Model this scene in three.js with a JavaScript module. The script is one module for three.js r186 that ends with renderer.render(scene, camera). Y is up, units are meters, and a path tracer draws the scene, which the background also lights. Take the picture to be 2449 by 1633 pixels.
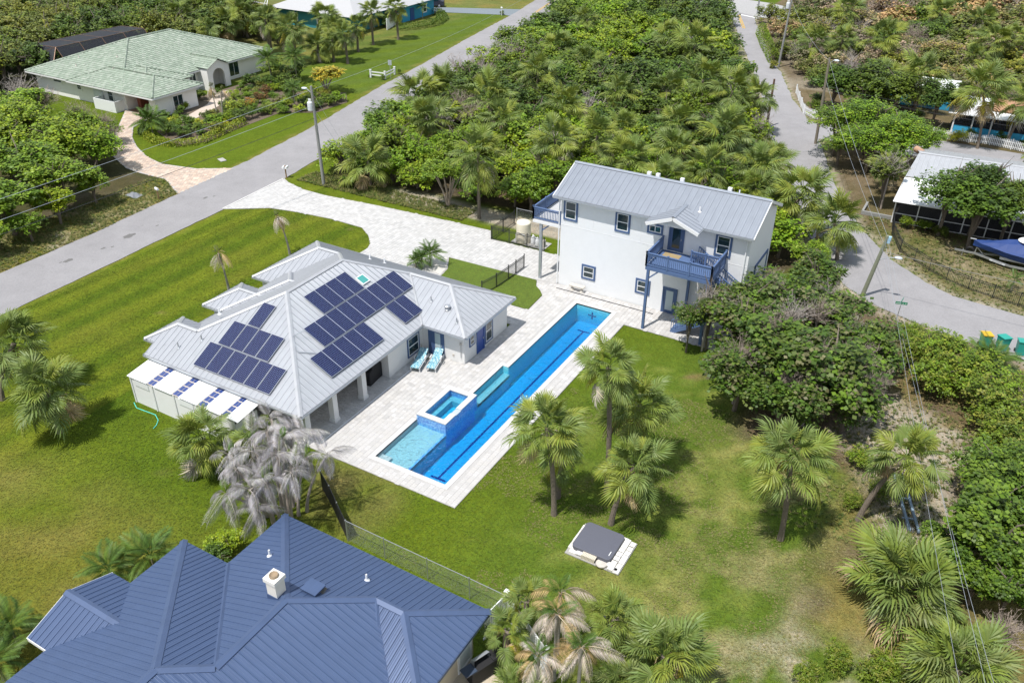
import * as THREE from 'three';
import { ImprovedNoise } from 'three/addons/math/ImprovedNoise.js';

// ---------------------------------------------------------------- camera, sky, sun, exposure
const scene = new THREE.Scene();
const camera = new THREE.PerspectiveCamera(43.82, 1024 / 682, 0.5, 2500);
camera.position.set(0, 31.5, 0);
camera.quaternion.setFromRotationMatrix(new THREE.Matrix4().makeBasis(
  new THREE.Vector3(0.865529, 0.006821, -0.500812), new THREE.Vector3(-0.267806, 0.851271, -0.45124), new THREE.Vector3(0.423249, 0.524682, 0.738627)));
const SUN = new THREE.Vector3(-0.13, 1, 0.42).normalize();
{ // fair-weather sky: pale haze towards the horizon, scattered white cloud all over
  const W = 1024, H = 512, d = new Float32Array(W * H * 4), pn = new ImprovedNoise(), K = 0.70;
  for (let j = 0; j < H; j++) for (let i = 0; i < W; i++) {
    const el = ((j + 0.5) / H - 0.5) * Math.PI, az = (i / W) * Math.PI * 2, y = Math.sin(el), cx = Math.cos(az) * Math.cos(el), cz = Math.sin(az) * Math.cos(el), h = Math.max(0, y);
    const t = Math.pow(h, 0.45), q = 2.2 / (h + 0.35), u = cx * q, v = cz * q;
    let n = 0, am = 1; for (let o = 0, f = 1; o < 5; o++, f *= 2.07, am *= 0.52) n += am * pn.noise(u * f + 7, 3.1 + o, v * f + 2);
    const c = y > 0 ? Math.min(1, Math.max(0, (n + 0.12) * 2.0)) * 0.85 : 0, k = (j * W + i) * 4;
    const sky = [0.92 - 0.50 * t, 0.96 - 0.36 * t, 1.0 - 0.12 * t], g = [0.30, 0.31, 0.24];
    for (let m = 0; m < 3; m++) d[k + m] = (y > -0.02 ? sky[m] * (1 - c) + [1.12, 1.11, 1.10][m] * c : g[m]) * K;
    d[k + 3] = 1;
  }
  const t = new THREE.DataTexture(d, W, H, THREE.RGBAFormat, THREE.FloatType); t.mapping = THREE.EquirectangularReflectionMapping; t.minFilter = t.magFilter = THREE.LinearFilter; t.colorSpace = THREE.LinearSRGBColorSpace; t.needsUpdate = true;
  scene.background = t; scene.environment = t;
}
const sun = new THREE.DirectionalLight(new THREE.Color(1, 0.96, 0.905), 4.3);
sun.name = 'sun';
sun.position.copy(SUN).multiplyScalar(200).add(new THREE.Vector3(-45, 0, -80));
sun.target.position.set(-45, 0, -80);
sun.castShadow = true; sun.shadow.mapSize.set(4096, 4096);
Object.assign(sun.shadow.camera, { left: -110, right: 110, top: 120, bottom: -120, near: 1, far: 420 });
scene.add(sun, sun.target);
const renderer = new THREE.WebGLRenderer({ antialias: true });
renderer.toneMapping = THREE.LinearToneMapping;
renderer.toneMappingExposure = 1.27;
renderer.shadowMap.enabled = true;

// ---------------------------------------------------------------- helpers
let seed = 12345;
const srand = (s) => { seed = s | 0; };
const R = () => { seed = (seed + 0x6d2b79f5) | 0; let t = Math.imul(seed ^ (seed >>> 15), 1 | seed); t = (t + Math.imul(t ^ (t >>> 7), 61 | t)) ^ t; return ((t ^ (t >>> 14)) >>> 0) / 4294967296; };
const rr = (a, b) => a + (b - a) * R();
const pick = (a) => a[Math.floor(R() * a.length)];
const V = (x, y, z) => new THREE.Vector3(x, y, z);
const lerp = (a, b, t) => a + (b - a) * t;
const clamp = (x, a = 0, b = 1) => Math.min(b, Math.max(a, x));
const smooth = (a, b, x) => { const t = clamp((x - a) / (b - a)); return t * t * (3 - 2 * t); };
const perlin = new ImprovedNoise();
const noise = (x, z, s = 1, o = 0) => perlin.noise(x / s + 31.7 + o, 7.3 + o * 1.7, z / s + 11.1);
const fbm = (x, z, s, o = 0) => noise(x, z, s, o) + 0.5 * noise(x, z, s / 2.1, o + 5) + 0.25 * noise(x, z, s / 4.3, o + 9);
const names = {};
function numbered(n) { const k = names[n] = (names[n] ?? -1) + 1; return k ? `${n}_${String(k).padStart(3, '0')}` : n; }
function tag(o, label, category, group) { o.userData.label = label; o.userData.category = category; if (group) o.userData.group = group; return o; }
function thing(name, label, category, pos = [0, 0, 0], turn = 0, group) {
  const o = new THREE.Group(); o.name = numbered(name); o.position.set(...pos); o.rotation.y = turn; scene.add(o);
  return tag(o, label, category, group);
}
function add(parent, name, geo, mat) {
  const m = new THREE.Mesh(geo, mat); m.name = parent === scene ? numbered(name) : name; m.castShadow = m.receiveShadow = true; parent.add(m); return m;
}
function struct(name, geo, mat) { const m = add(scene, name, geo, mat); m.userData.kind = 'structure'; return m; }
function clear(o) { o.traverse((x) => { x.castShadow = x.receiveShadow = true; }); return o; }

class GB {                                   // collects triangles into one mesh
  constructor() { this.p = []; this.n = []; this.t = []; this.c = null; this.col = null; }
  tri(a, b, c, ua, ub, uc, n) {
    n = n || b.clone().sub(a).cross(c.clone().sub(a)).normalize();
    for (const v of [a, b, c]) { this.p.push(v.x, v.y, v.z); this.n.push(n.x, n.y, n.z); if (this.col) (this.c ??= []).push(...this.col); }
    if (ua) this.t.push(...ua, ...ub, ...uc);
    else for (const v of [a, b, c]) { const ax = Math.abs(n.x), ay = Math.abs(n.y), az = Math.abs(n.z); if (ay >= ax && ay >= az) this.t.push(v.x, v.z); else if (ax > az) this.t.push(v.z, v.y); else this.t.push(v.x, v.y); }
    return this;
  }
  quad(a, b, c, d, ua, ub, uc, ud) { this.tri(a, b, c, ua, ub, uc); return this.tri(a, c, d, ua, uc, ud); }
  poly(pts) { const n = V(0, 0, 0); for (let i = 0; i < pts.length; i++) { const a = pts[i], b = pts[(i + 1) % pts.length]; n.x += (a.y - b.y) * (a.z + b.z); n.y += (a.z - b.z) * (a.x + b.x); n.z += (a.x - b.x) * (a.y + b.y); }
    n.normalize(); const u = Math.abs(n.y) > 0.95 ? V(1, 0, 0) : V(0, 1, 0).cross(n).normalize(), w = n.clone().cross(u);
    const f = THREE.ShapeUtils.triangulateShape(pts.map((q) => new THREE.Vector2(q.dot(u), q.dot(w))), []);
    for (const [i, j, k] of f) { const nn = pts[j].clone().sub(pts[i]).cross(pts[k].clone().sub(pts[i])); if (nn.dot(n) < 0) this.tri(pts[i], pts[k], pts[j]); else this.tri(pts[i], pts[j], pts[k]); } return this; }
  obox(o, x, y, z) {                         // centre and three half-extent vectors
    const q = (i, j, k) => o.clone().addScaledVector(x, i).addScaledVector(y, j).addScaledVector(z, k);
    const A = q(-1, -1, -1), B = q(1, -1, -1), C = q(1, 1, -1), D = q(-1, 1, -1), E = q(-1, -1, 1), F = q(1, -1, 1), G = q(1, 1, 1), H = q(-1, 1, 1);
    return this.quad(E, F, G, H).quad(B, A, D, C).quad(A, E, H, D).quad(F, B, C, G).quad(H, G, C, D).quad(A, B, F, E);
  }
  box(x0, x1, y0, y1, z0, z1) { return this.obox(V((x0 + x1) / 2, (y0 + y1) / 2, (z0 + z1) / 2), V((x1 - x0) / 2, 0, 0), V(0, (y1 - y0) / 2, 0), V(0, 0, (z1 - z0) / 2)); }
  bar(a, b, w, h, up) { const d = b.clone().sub(a), L = d.length(); d.divideScalar(L); up = up ? up.clone() : (Math.abs(d.y) > 0.95 ? V(0, 0, 1) : V(0, 1, 0)); const s = d.clone().cross(up).normalize(); up = s.clone().cross(d); return this.obox(a.clone().add(b).multiplyScalar(0.5), d.multiplyScalar(L / 2), up.multiplyScalar(h / 2), s.multiplyScalar(w / 2)); }
  tube(pts, rad, sides = 6) {
    const rings = [];
    for (let i = 0; i < pts.length; i++) {
      const d = pts[Math.min(i + 1, pts.length - 1)].clone().sub(pts[Math.max(i - 1, 0)]).normalize();
      const s = d.clone().cross(Math.abs(d.y) > 0.9 ? V(1, 0, 0) : V(0, 1, 0)).normalize(), w = s.clone().cross(d), r = Array.isArray(rad) ? rad[i] : rad, ring = [];
      for (let k = 0; k < sides; k++) { const a = k / sides * Math.PI * 2; ring.push(pts[i].clone().addScaledVector(s, Math.cos(a) * r).addScaledVector(w, Math.sin(a) * r)); }
      rings.push(ring);
    }
    let L = 0;
    for (let i = 0; i + 1 < rings.length; i++) {
      const l1 = L + pts[i].distanceTo(pts[i + 1]), rd = Array.isArray(rad) ? rad[i] : rad;
      for (let k = 0; k < sides; k++) { const m = (k + 1) % sides, u0 = k / sides * 6.283 * rd, u1 = (k + 1) / sides * 6.283 * rd; this.quad(rings[i][k], rings[i][m], rings[i + 1][m], rings[i + 1][k], [u0, L], [u1, L], [u1, l1], [u0, l1]); }
      L = l1;
    }
    for (let k = 1; k + 1 < sides; k++) { const e = rings[rings.length - 1]; this.tri(e[0], e[k], e[k + 1]); this.tri(rings[0][0], rings[0][k + 1], rings[0][k]); }
    return this;
  }
  geo() {
    const g = new THREE.BufferGeometry();
    g.setAttribute('position', new THREE.Float32BufferAttribute(this.p, 3)); g.setAttribute('normal', new THREE.Float32BufferAttribute(this.n, 3)); g.setAttribute('uv', new THREE.Float32BufferAttribute(this.t, 2));
    if (this.c) g.setAttribute('color', new THREE.Float32BufferAttribute(this.c, 3));
    return g;
  }
  to(parent, name, mat) { return add(parent, name, this.geo(), mat); }
}
const BX = (parent, name, mat, ...b) => new GB().box(...b).to(parent, name, mat);
function lathe(pts, seg = 14) { return new THREE.LatheGeometry(pts.map((q) => new THREE.Vector2(q[0], q[1])), seg); }

// ---------------------------------------------------------------- procedural textures (tileable grain; the pool one also has caustic light painted in)
function tileNoise(size, cells, sd) {        // tileable value noise
  srand(sd); const g = []; for (let i = 0; i < cells * cells; i++) g.push(R());
  return (x, y) => { const fx = (x / size * cells) % cells, fy = (y / size * cells) % cells, x0 = Math.floor(fx), y0 = Math.floor(fy), tx = fx - x0, ty = fy - y0, x1 = (x0 + 1) % cells, y1 = (y0 + 1) % cells, sx = tx * tx * (3 - 2 * tx), sy = ty * ty * (3 - 2 * ty);
    return lerp(lerp(g[y0 * cells + x0], g[y0 * cells + x1], sx), lerp(g[y1 * cells + x0], g[y1 * cells + x1], sx), sy); };
}
function tex(size, fn, metres, srgb = false, sizeY = size) {
  const d = new Uint8Array(size * sizeY * 4);
  for (let y = 0; y < sizeY; y++) for (let x = 0; x < size; x++) { const c = fn(x, y), i = (y * size + x) * 4; const a = Array.isArray(c) ? c : [c, c, c]; for (let k = 0; k < 3; k++) d[i + k] = clamp(a[k]) * 255; d[i + 3] = 255; }
  const t = new THREE.DataTexture(d, size, sizeY); t.wrapS = t.wrapT = THREE.RepeatWrapping; t.magFilter = THREE.LinearFilter; t.minFilter = THREE.LinearMipmapLinearFilter; t.generateMipmaps = true;
  if (srgb) t.colorSpace = THREE.SRGBColorSpace;
  if (metres) { const m = Array.isArray(metres) ? metres : [metres, metres]; t.repeat.set(1 / m[0], 1 / m[1]); }
  t.needsUpdate = true; return t;
}
const n8 = tileNoise(1024, 8, 1), n24 = tileNoise(1024, 24, 2), n80 = tileNoise(1024, 80, 3), n200 = tileNoise(1024, 200, 4), n512 = tileNoise(1024, 512, 5), m32 = tileNoise(512, 32, 6), m90 = tileNoise(512, 90, 7), m256 = tileNoise(512, 256, 8), m10 = tileNoise(512, 10, 9);
const tGrass = tex(1024, (x, y) => { const b = 0.30 * n200(x, y) + 0.28 * n512(x, y) + 0.22 * n80(x, y) + 0.12 * n24(x, y) + 0.08 * n8(x, y), v = 0.42 + 0.95 * (b - 0.18), w = 0.10 * (n80(y, x) - 0.5); return [v + w, v, v - w * 0.6 - 0.02]; }, 9);
const tGrassB = tex(1024, (x, y) => 0.5 * n200(x, y) + 0.5 * n512(x, y), 9);
const tGrain = tex(512, (x, y) => 0.62 + 0.22 * m256(x, y) + 0.10 * m90(x, y) + 0.10 * m10(x, y), 3);
const tAsphalt = (() => { const N = 1024, f = new Float32Array(N * N); for (let y = 0; y < N; y++) for (let x = 0; x < N; x++) f[y * N + x] = 0.66 + 0.16 * n512(x, y) + 0.10 * n200(x, y) + 0.10 * n8(x, y) + 0.08 * n24(x, y); srand(512);
  for (let k = 0; k < 26; k++) { let x = R() * N, y = R() * N, a = R() * 6.283; const L = rr(80, 420), d = rr(0.06, 0.2); for (let i = 0; i < L; i++) { a += rr(-0.45, 0.45); x += Math.cos(a); y += Math.sin(a); const q = ((y | 0) & 1023) * N + ((x | 0) & 1023); f[q] -= d; } }
  for (let k = 0; k < 40; k++) { const x0 = R() * N, y0 = R() * N, r = rr(3, 12), d = rr(0.03, 0.12); for (let y = -r; y < r; y++) for (let x = -r; x < r; x++) if (x * x + y * y < r * r * rr(0.5, 1)) f[(((y0 + y) | 0) & 1023) * N + (((x0 + x) | 0) & 1023)] -= d; }
  return tex(N, (x, y) => f[y * N + x], 17); })();
const tGrainB = tex(512, (x, y) => 0.6 * m256(x, y) + 0.4 * m90(x, y), 1.6);
const tPlaster = tex(512, (x, y) => 0.93 + 0.025 * m10(x, y) + 0.02 * m32(x, y) + 0.02 * m256(x, y), 4);
const tMetal = tex(512, (x, y) => { const st = m90(x, y / 14), sp = m256(x * 1.7, y * 1.3); return 0.84 + 0.10 * m10(x, y) + 0.06 * st + (sp > 0.93 ? 0.08 : 0) - (sp < 0.04 ? 0.10 : 0); }, 4);
const tBark = tex(256, (x, y) => 0.55 + 0.3 * m90(x, y * 3) + 0.25 * m32(x * 0.5, y * 4), [0.6, 0.8]);
const tWater = tex(512, (x, y) => { const s = (a, b, c) => 0.5 + 0.5 * Math.sin((a * x + b * y) / 512 * Math.PI * 2 + c + 3 * m10(x, y)); return 0.1 * s(5, 2, 0) + 0.1 * s(-3, 7, 2) + 0.1 * s(11, -5, 1) + 0.4 * m32(x, y) + 0.3 * m90(x, y); }, 5.3);
const tMosaic = tex(512, (x, y) => { const j = x % 16 < 2 || y % 16 < 2; const a = m256(Math.floor(x / 16) * 16, Math.floor(y / 16) * 16); return j ? [0.62, 0.74, 0.82] : a < 0.33 ? [0.16, 0.34, 0.72] : a < 0.66 ? [0.34, 0.58, 0.86] : [0.62, 0.8, 0.92]; }, 1.3, true);
const tPoolCaustic = tex(512, (x, y) => { const a = m256(x, y), c = m90(x, y), e = m32(x, y); return 0.50 + 0.30 * a * a + 0.22 * c + 0.14 * e + (a * c > 0.5 ? 0.42 : 0); }, 2.4);  // plaster speckle, with bright flecks painted in for sunlit caustics on the floor
const tPebble = tex(512, (x, y) => 0.7 + 0.35 * (m256(x, y) - 0.35) + 0.12 * m90(x, y), 1.2);
const tSolar = tex(512, (x, y) => { const cw = 64, ch = 512 / 14, u = x % cw, v = y % ch, e = Math.min(u, cw - u) < 1.5 || Math.min(v, ch - v) < 1.0, du = Math.min(u, cw - u), dv = Math.min(v, ch - v) * cw / ch, dot = du + dv < 9; const g = m90(Math.floor(x / cw) * 40, Math.floor(y / ch) * 40) * 0.02; return dot ? [0.66, 0.74, 0.86] : e ? [0.36, 0.44, 0.66] : [0.012 + g, 0.022 + g, 0.2 + g]; }, 0, true);
const tFabric = tex(256, (x, y) => { const a = n24(x * 4, y * 4) + 0.6 * n80(x * 2, y * 2); return a > 0.95 ? [0.82, 0.88, 0.86] : a > 0.72 ? [0.25, 0.55, 0.66] : a > 0.6 ? [0.1, 0.36, 0.5] : [0.55, 0.76, 0.8]; }, 1, true);
const tRib = tex(256, (x) => { const u = x / 256; let h = 0; for (const c of [0.25, 0.5, 0.75]) h = Math.max(h, 1 - Math.min(1, Math.abs(u - c) / 0.045)); return h; }, 0, false, 4);

// ---------------------------------------------------------------- materials
const std = (r, g, b, rough = 0.8, o = {}) => new THREE.MeshStandardMaterial({ color: new THREE.Color().setRGB(r, g, b), roughness: rough, ...o });
const M = {
  white: std(0.74, 0.74, 0.73, 0.7, { map: tPlaster, bumpMap: tGrainB, bumpScale: 0.006 }),
  whiteB: std(0.76, 0.77, 0.78, 0.7, { map: tPlaster, bumpMap: tGrainB, bumpScale: 0.006 }),
  cream: std(0.6, 0.52, 0.4, 0.8, { map: tPlaster, bumpMap: tGrainB, bumpScale: 0.006 }),
  trimWhite: std(0.74, 0.74, 0.74, 0.45), vinyl: std(0.76, 0.77, 0.78, 0.35),
  blueTrim: std(0.06, 0.108, 0.224, 0.55), blueDoor: std(0.03, 0.09, 0.3, 0.35), blueDeck: std(0.085, 0.14, 0.275, 0.6),
  roofSilver: std(0.41, 0.425, 0.455, 0.4, { map: tMetal, metalness: 0.3 }), capSilver: std(0.47, 0.48, 0.50, 0.4, { metalness: 0.3, map: tMetal }),
  roofGrey: std(0.31, 0.335, 0.38, 0.42, { map: tMetal, metalness: 0.35 }), capGrey: std(0.33, 0.36, 0.41, 0.42, { map: tMetal, metalness: 0.35 }),
  roofBlue: std(0.064, 0.101, 0.198, 0.45, { map: tMetal, metalness: 0.15 }), capBlue: std(0.07, 0.107, 0.205, 0.45, { map: tMetal, metalness: 0.15 }),
  gutter: std(0.45, 0.48, 0.52, 0.4, { metalness: 0.5 }), galv: std(0.48, 0.5, 0.52, 0.42, { metalness: 0.7 }),
  glass: new THREE.MeshPhysicalMaterial({ color: new THREE.Color().setRGB(0.012, 0.03, 0.034), roughness: 0.06, specularIntensity: 1, clearcoat: 0.6, clearcoatRoughness: 0.03 }),
  frosted: std(0.42, 0.5, 0.52, 0.25), solar: new THREE.MeshPhysicalMaterial({ map: tSolar, roughness: 0.4, specularIntensity: 0.5, clearcoat: 0.15, clearcoatRoughness: 0.08 }), solarFrame: std(0.42, 0.44, 0.48, 0.4, { metalness: 0.6 }),
  darkMetal: std(0.02, 0.022, 0.025, 0.45), black: std(0.012, 0.012, 0.014, 0.7), interior: std(0.03, 0.035, 0.045, 0.9),
  concrete: std(0.42, 0.41, 0.39, 0.9, { map: tGrain, bumpMap: tGrainB, bumpScale: 0.006 }), stone: std(0.62, 0.58, 0.52, 0.85, { map: tGrain, bumpMap: tGrainB, bumpScale: 0.008 }),
  coping: std(0.64, 0.625, 0.605, 0.7, { map: tGrain }),
  asphalt: std(0.295, 0.285, 0.291, 0.92, { map: tAsphalt, bumpMap: tGrainB, bumpScale: 0.012 }), asphaltB: std(0.31, 0.30, 0.307, 0.92, { map: tAsphalt, bumpMap: tGrainB, bumpScale: 0.012 }), patch: std(0.16, 0.155, 0.15, 0.85, { map: tGrain }), bluestone: std(0.2, 0.235, 0.26, 0.9, { map: tGrain }),
  paintY: std(0.62, 0.38, 0.05, 0.75, { map: tGrain }), paintW: std(0.75, 0.75, 0.73, 0.75, { map: tGrain }),
  sand: std(0.58, 0.49, 0.38, 0.95, { map: tGrain, bumpMap: tGrainB, bumpScale: 0.03 }), gravel: std(0.7, 0.67, 0.62, 0.95, { map: tPebble, bumpMap: tPebble, bumpScale: 0.03 }),
  woodPole: std(0.23, 0.2, 0.155, 0.9, { map: tBark }), greyPole: std(0.3, 0.3, 0.29, 0.85, { map: tBark }), wood: std(0.3, 0.19, 0.09, 0.8, { map: tBark }),
  palmTrunk: std(0.22, 0.18, 0.14, 0.95, { map: tBark, bumpMap: tBark, bumpScale: 0.03 }), trunk: std(0.19, 0.155, 0.12, 0.95, { map: tBark, bumpMap: tBark, bumpScale: 0.03 }), deadWood: std(0.36, 0.31, 0.27, 0.95),
  tarp: std(0.012, 0.045, 0.19, 0.65, { map: tMetal }), teal: std(0.02, 0.3, 0.24, 0.4), yellowLid: std(0.7, 0.4, 0.02, 0.4), signGreen: std(0.0, 0.24, 0.14, 0.4),
  shingle: std(0.5, 0.5, 0.51, 0.9, { map: tPebble, bumpMap: tPebble, bumpScale: 0.02 }), aqua: std(0.03, 0.30, 0.50, 0.7, { map: tPlaster }), skyBlue: std(0.04, 0.36, 0.62, 0.7, { map: tPlaster }), terracotta: std(0.45, 0.25, 0.14, 0.85, { map: tGrain }), tileGreen: new THREE.MeshStandardMaterial({ vertexColors: true, roughness: 0.7 }),
  cushion: std(1, 1, 1, 0.85, { map: tFabric }), spaCover: std(0.105, 0.11, 0.14, 0.65, { map: tPlaster }), bronze: std(0.2, 0.12, 0.08, 0.5, { metalness: 0.4 }),
  screen: new THREE.MeshPhysicalMaterial({ color: new THREE.Color().setRGB(0.02, 0.022, 0.03), roughness: 0.6, transparent: true, opacity: 0.72, side: THREE.DoubleSide }),
  pave: new THREE.MeshStandardMaterial({ vertexColors: true, roughness: 0.85, map: tGrain, bumpMap: tGrainB, bumpScale: 0.006 }),
  leaf: new THREE.MeshPhysicalMaterial({ vertexColors: true, roughness: 0.5, transmission: 0.3, thickness: 0, specularIntensity: 0.5, side: THREE.DoubleSide }),
  twig: new THREE.MeshStandardMaterial({ vertexColors: true, roughness: 0.95 }),
};
const leafTint = [[1, 1, 1], [1.22, 1.12, 0.85], [0.82, 0.88, 0.9], [1.4, 1.22, 0.8], [1.08, 1.15, 0.9]].map((c) => { const m = M.leaf.clone(); m.color.setRGB(...c); return m; });
const leafMat = (r, g, b, o = {}) => new THREE.MeshPhysicalMaterial({ color: new THREE.Color().setRGB(r, g, b), roughness: 0.5, transmission: 0.25, thickness: 0, specularIntensity: 0.5, side: THREE.DoubleSide, ...o });

// ---------------------------------------------------------------- the ground
const inPoly = (x, z, P) => { let c = false; for (let i = 0, j = P.length - 1; i < P.length; j = i++) { const [xi, zi] = P[i], [xj, zj] = P[j]; if ((zi > z) !== (zj > z) && x < (xj - xi) * (z - zi) / (zj - zi) + xi) c = !c; } return c; };
const distPoly = (x, z, P, closed = true) => { let d = 1e9; for (let i = 0, n = P.length; i < (closed ? n : n - 1); i++) { const [ax, az] = P[i], [bx, bz] = P[(i + 1) % n]; const vx = bx - ax, vz = bz - az, t = clamp(((x - ax) * vx + (z - az) * vz) / (vx * vx + vz * vz || 1)); d = Math.min(d, Math.hypot(x - ax - vx * t, z - az - vz * t)); } return d; };
const road1L = [[-66.1, 12], [-66.1, -32.3], [-66.4, -42], [-67.3, -51.4], [-68.4, -62.5], [-70.4, -75], [-72.2, -83], [-74.3, -92.2], [-76.8, -106.5], [-80.2, -123.6], [-84.4, -147], [-88, -163], [-96, -200], [-104, -236]];
const road1R = [[-59.7, 12], [-59.7, -29.4], [-60.0, -38.5], [-60.6, -50.9], [-61.4, -61], [-62.6, -68], [-63.8, -75], [-65.8, -86], [-68.4, -100], [-72.6, -122], [-77.4, -145], [-81, -160], [-89, -198], [-97, -234]];
const road2L = [[30, -58], [9, -59.8], [2.0, -60.9], [-1.6, -62.0], [-4.3, -63.1], [-6.9, -65.2], [-9.4, -69.4], [-12.7, -75.4], [-15.6, -84], [-18.6, -91.5], [-22.2, -99.4], [-24.4, -105], [-28.4, -117], [-33.2, -129], [-38.5, -142.2], [-44.4, -157], [-51.4, -173]];
const road2R = [[30, -63.8], [12, -66.2], [5.8, -67], [0.9, -67.7], [-1.3, -69.1], [-4.5, -72.1], [-7.9, -77.4], [-11, -84], [-13.6, -91], [-16.2, -98.6], [-19.1, -106.5], [-24, -116.4], [-29.3, -130.1], [-32.3, -135.6], [-36.3, -146.9], [-40, -156.3], [-43.3, -165], [-44.6, -169]];
const strip = (L, Rr) => [...L, ...[...Rr].reverse()];
const ROAD1 = strip(road1L, road1R), ROAD2 = strip(road2L, road2R), SIDE = [[-19.6, -107.6], [-17.8, -101.5], [-14, -101.2], [40, -99], [40, -106.4], [-4, -108.2], [-8.3, -107.4]], CROSS = [[-62, -178], [-51.4, -173], [-44.6, -169], [-38, -167], [-38, -180], [-46, -184], [-70, -190]];
const DRIVE = [[-60.75, -50.9], [-59.1, -52.0], [-57.1, -53.4], [-54.2, -54.0], [-50.4, -54.4], [-46.8, -54.3], [-45.3, -53.3], [-44.1, -52.1], [-43.7, -51.2], [-43.6, -50.3], [-44, -46.3], [-35.2, -46.3], [-35.4, -50.2], [-35.6, -51.4], [-36.7, -53.25], [-28.4, -53.42], [-26.6, -53.75], [-26.6, -58.3], [-35.5, -58.2], [-36.5, -59.7], [-41.8, -59.5], [-48.7, -59.1], [-54.7, -58.5], [-57.7, -58.6], [-60.2, -59.3], [-61.35, -59.9]];
const DECK = [[-36.6, -28.0], [-19.5, -28.0], [-19.5, -50.5], [-11.6, -50.5], [-11.6, -53.72], [-26.58, -53.72], [-28.35, -53.4], [-27.9, -52.5], [-27.3, -52.0], [-26.75, -51.4], [-26.6, -48.8], [-34, -48.8], [-34, -46.3], [-26.66, -46.3], [-26.66, -40.05], [-30, -40.05], [-36.6, -40.0]];
const ISLAND = [[-36.6, -53.2], [-28.4, -53.38], [-27.95, -52.5], [-27.3, -52.0], [-26.8, -51.4], [-26.65, -48.85], [-35.3, -48.85], [-35.35, -50.2], [-35.55, -51.4]];
const NDRIVE = [[-94.6, -67.2], [-90.0, -68.2], [-88.2, -63.2], [-85.3, -60.7], [-82.2, -58.8], [-78.5, -57.1], [-75.3, -56.4], [-71.1, -57.3], [-67.9, -59.4], [-67.25, -51.4], [-71.5, -53.5], [-75.2, -53.4], [-77.5, -53.6], [-82, -55.4], [-88, -60.5]];
const BDRIVE = [[-102.5, -143.4], [-85.0, -151.4], [-83.6, -144.6], [-85.1, -144.9], [-96.9, -140.75], [-98.6, -137.7], [-104, -138]];
const THICKET = [[-58.2, -62.6], [-50, -63.0], [-42, -63.9], [-36.5, -64.2], [-29.5, -63.2], [-12.2, -62.4], [-9.8, -66.6], [-10.6, -70.6], [-14.2, -76.5], [-17.2, -84.5], [-20.2, -91.8], [-23.8, -99.8], [-25.9, -105.2], [-29.9, -117], [-34.8, -129.4], [-40, -142.6], [-45.8, -157.4], [-52.4, -172.5], [-60, -177], [-72, -176], [-79.4, -159], [-75.6, -144], [-70.6, -121], [-66.6, -99.5], [-64, -86], [-62.4, -75], [-60.6, -66]];
const SCRUB = [[-26.4, -122.4], [-16, -123], [14, -121], [40, -118], [40, -215], [-34, -215], [-37, -168], [-42.4, -166], [-38.4, -156.6], [-34.8, -147.4], [-30.8, -136], [-27.8, -130.4]];
const pal = (a, b, t) => [lerp(a[0], b[0], t), lerp(a[1], b[1], t), lerp(a[2], b[2], t)];
const GREEN = [0.175, 0.24, 0.016], LUSH = [0.115, 0.195, 0.012], OLIVE = [0.24, 0.235, 0.035], DRY = [0.38, 0.30, 0.10], SANDC = [0.62, 0.54, 0.43], DIRT = [0.21, 0.155, 0.10], LITTER = [0.10, 0.085, 0.05];
const SANDP = [[-1.2, -50.4], [2.6, -48.2], [2.8, -43.5], [3.0, -40], [3.6, -36.8], [1.3, -37.4], [-0.4, -43], [-2.6, -45.4]];
const eastX = (z) => { for (let i = 0; i + 1 < road2R.length; i++) { const [ax, az] = road2R[i], [bx, bz] = road2R[i + 1]; if (z <= az && z >= bz) return lerp(ax, bx, (z - az) / (bz - az || 1)); } return -45; };
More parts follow.
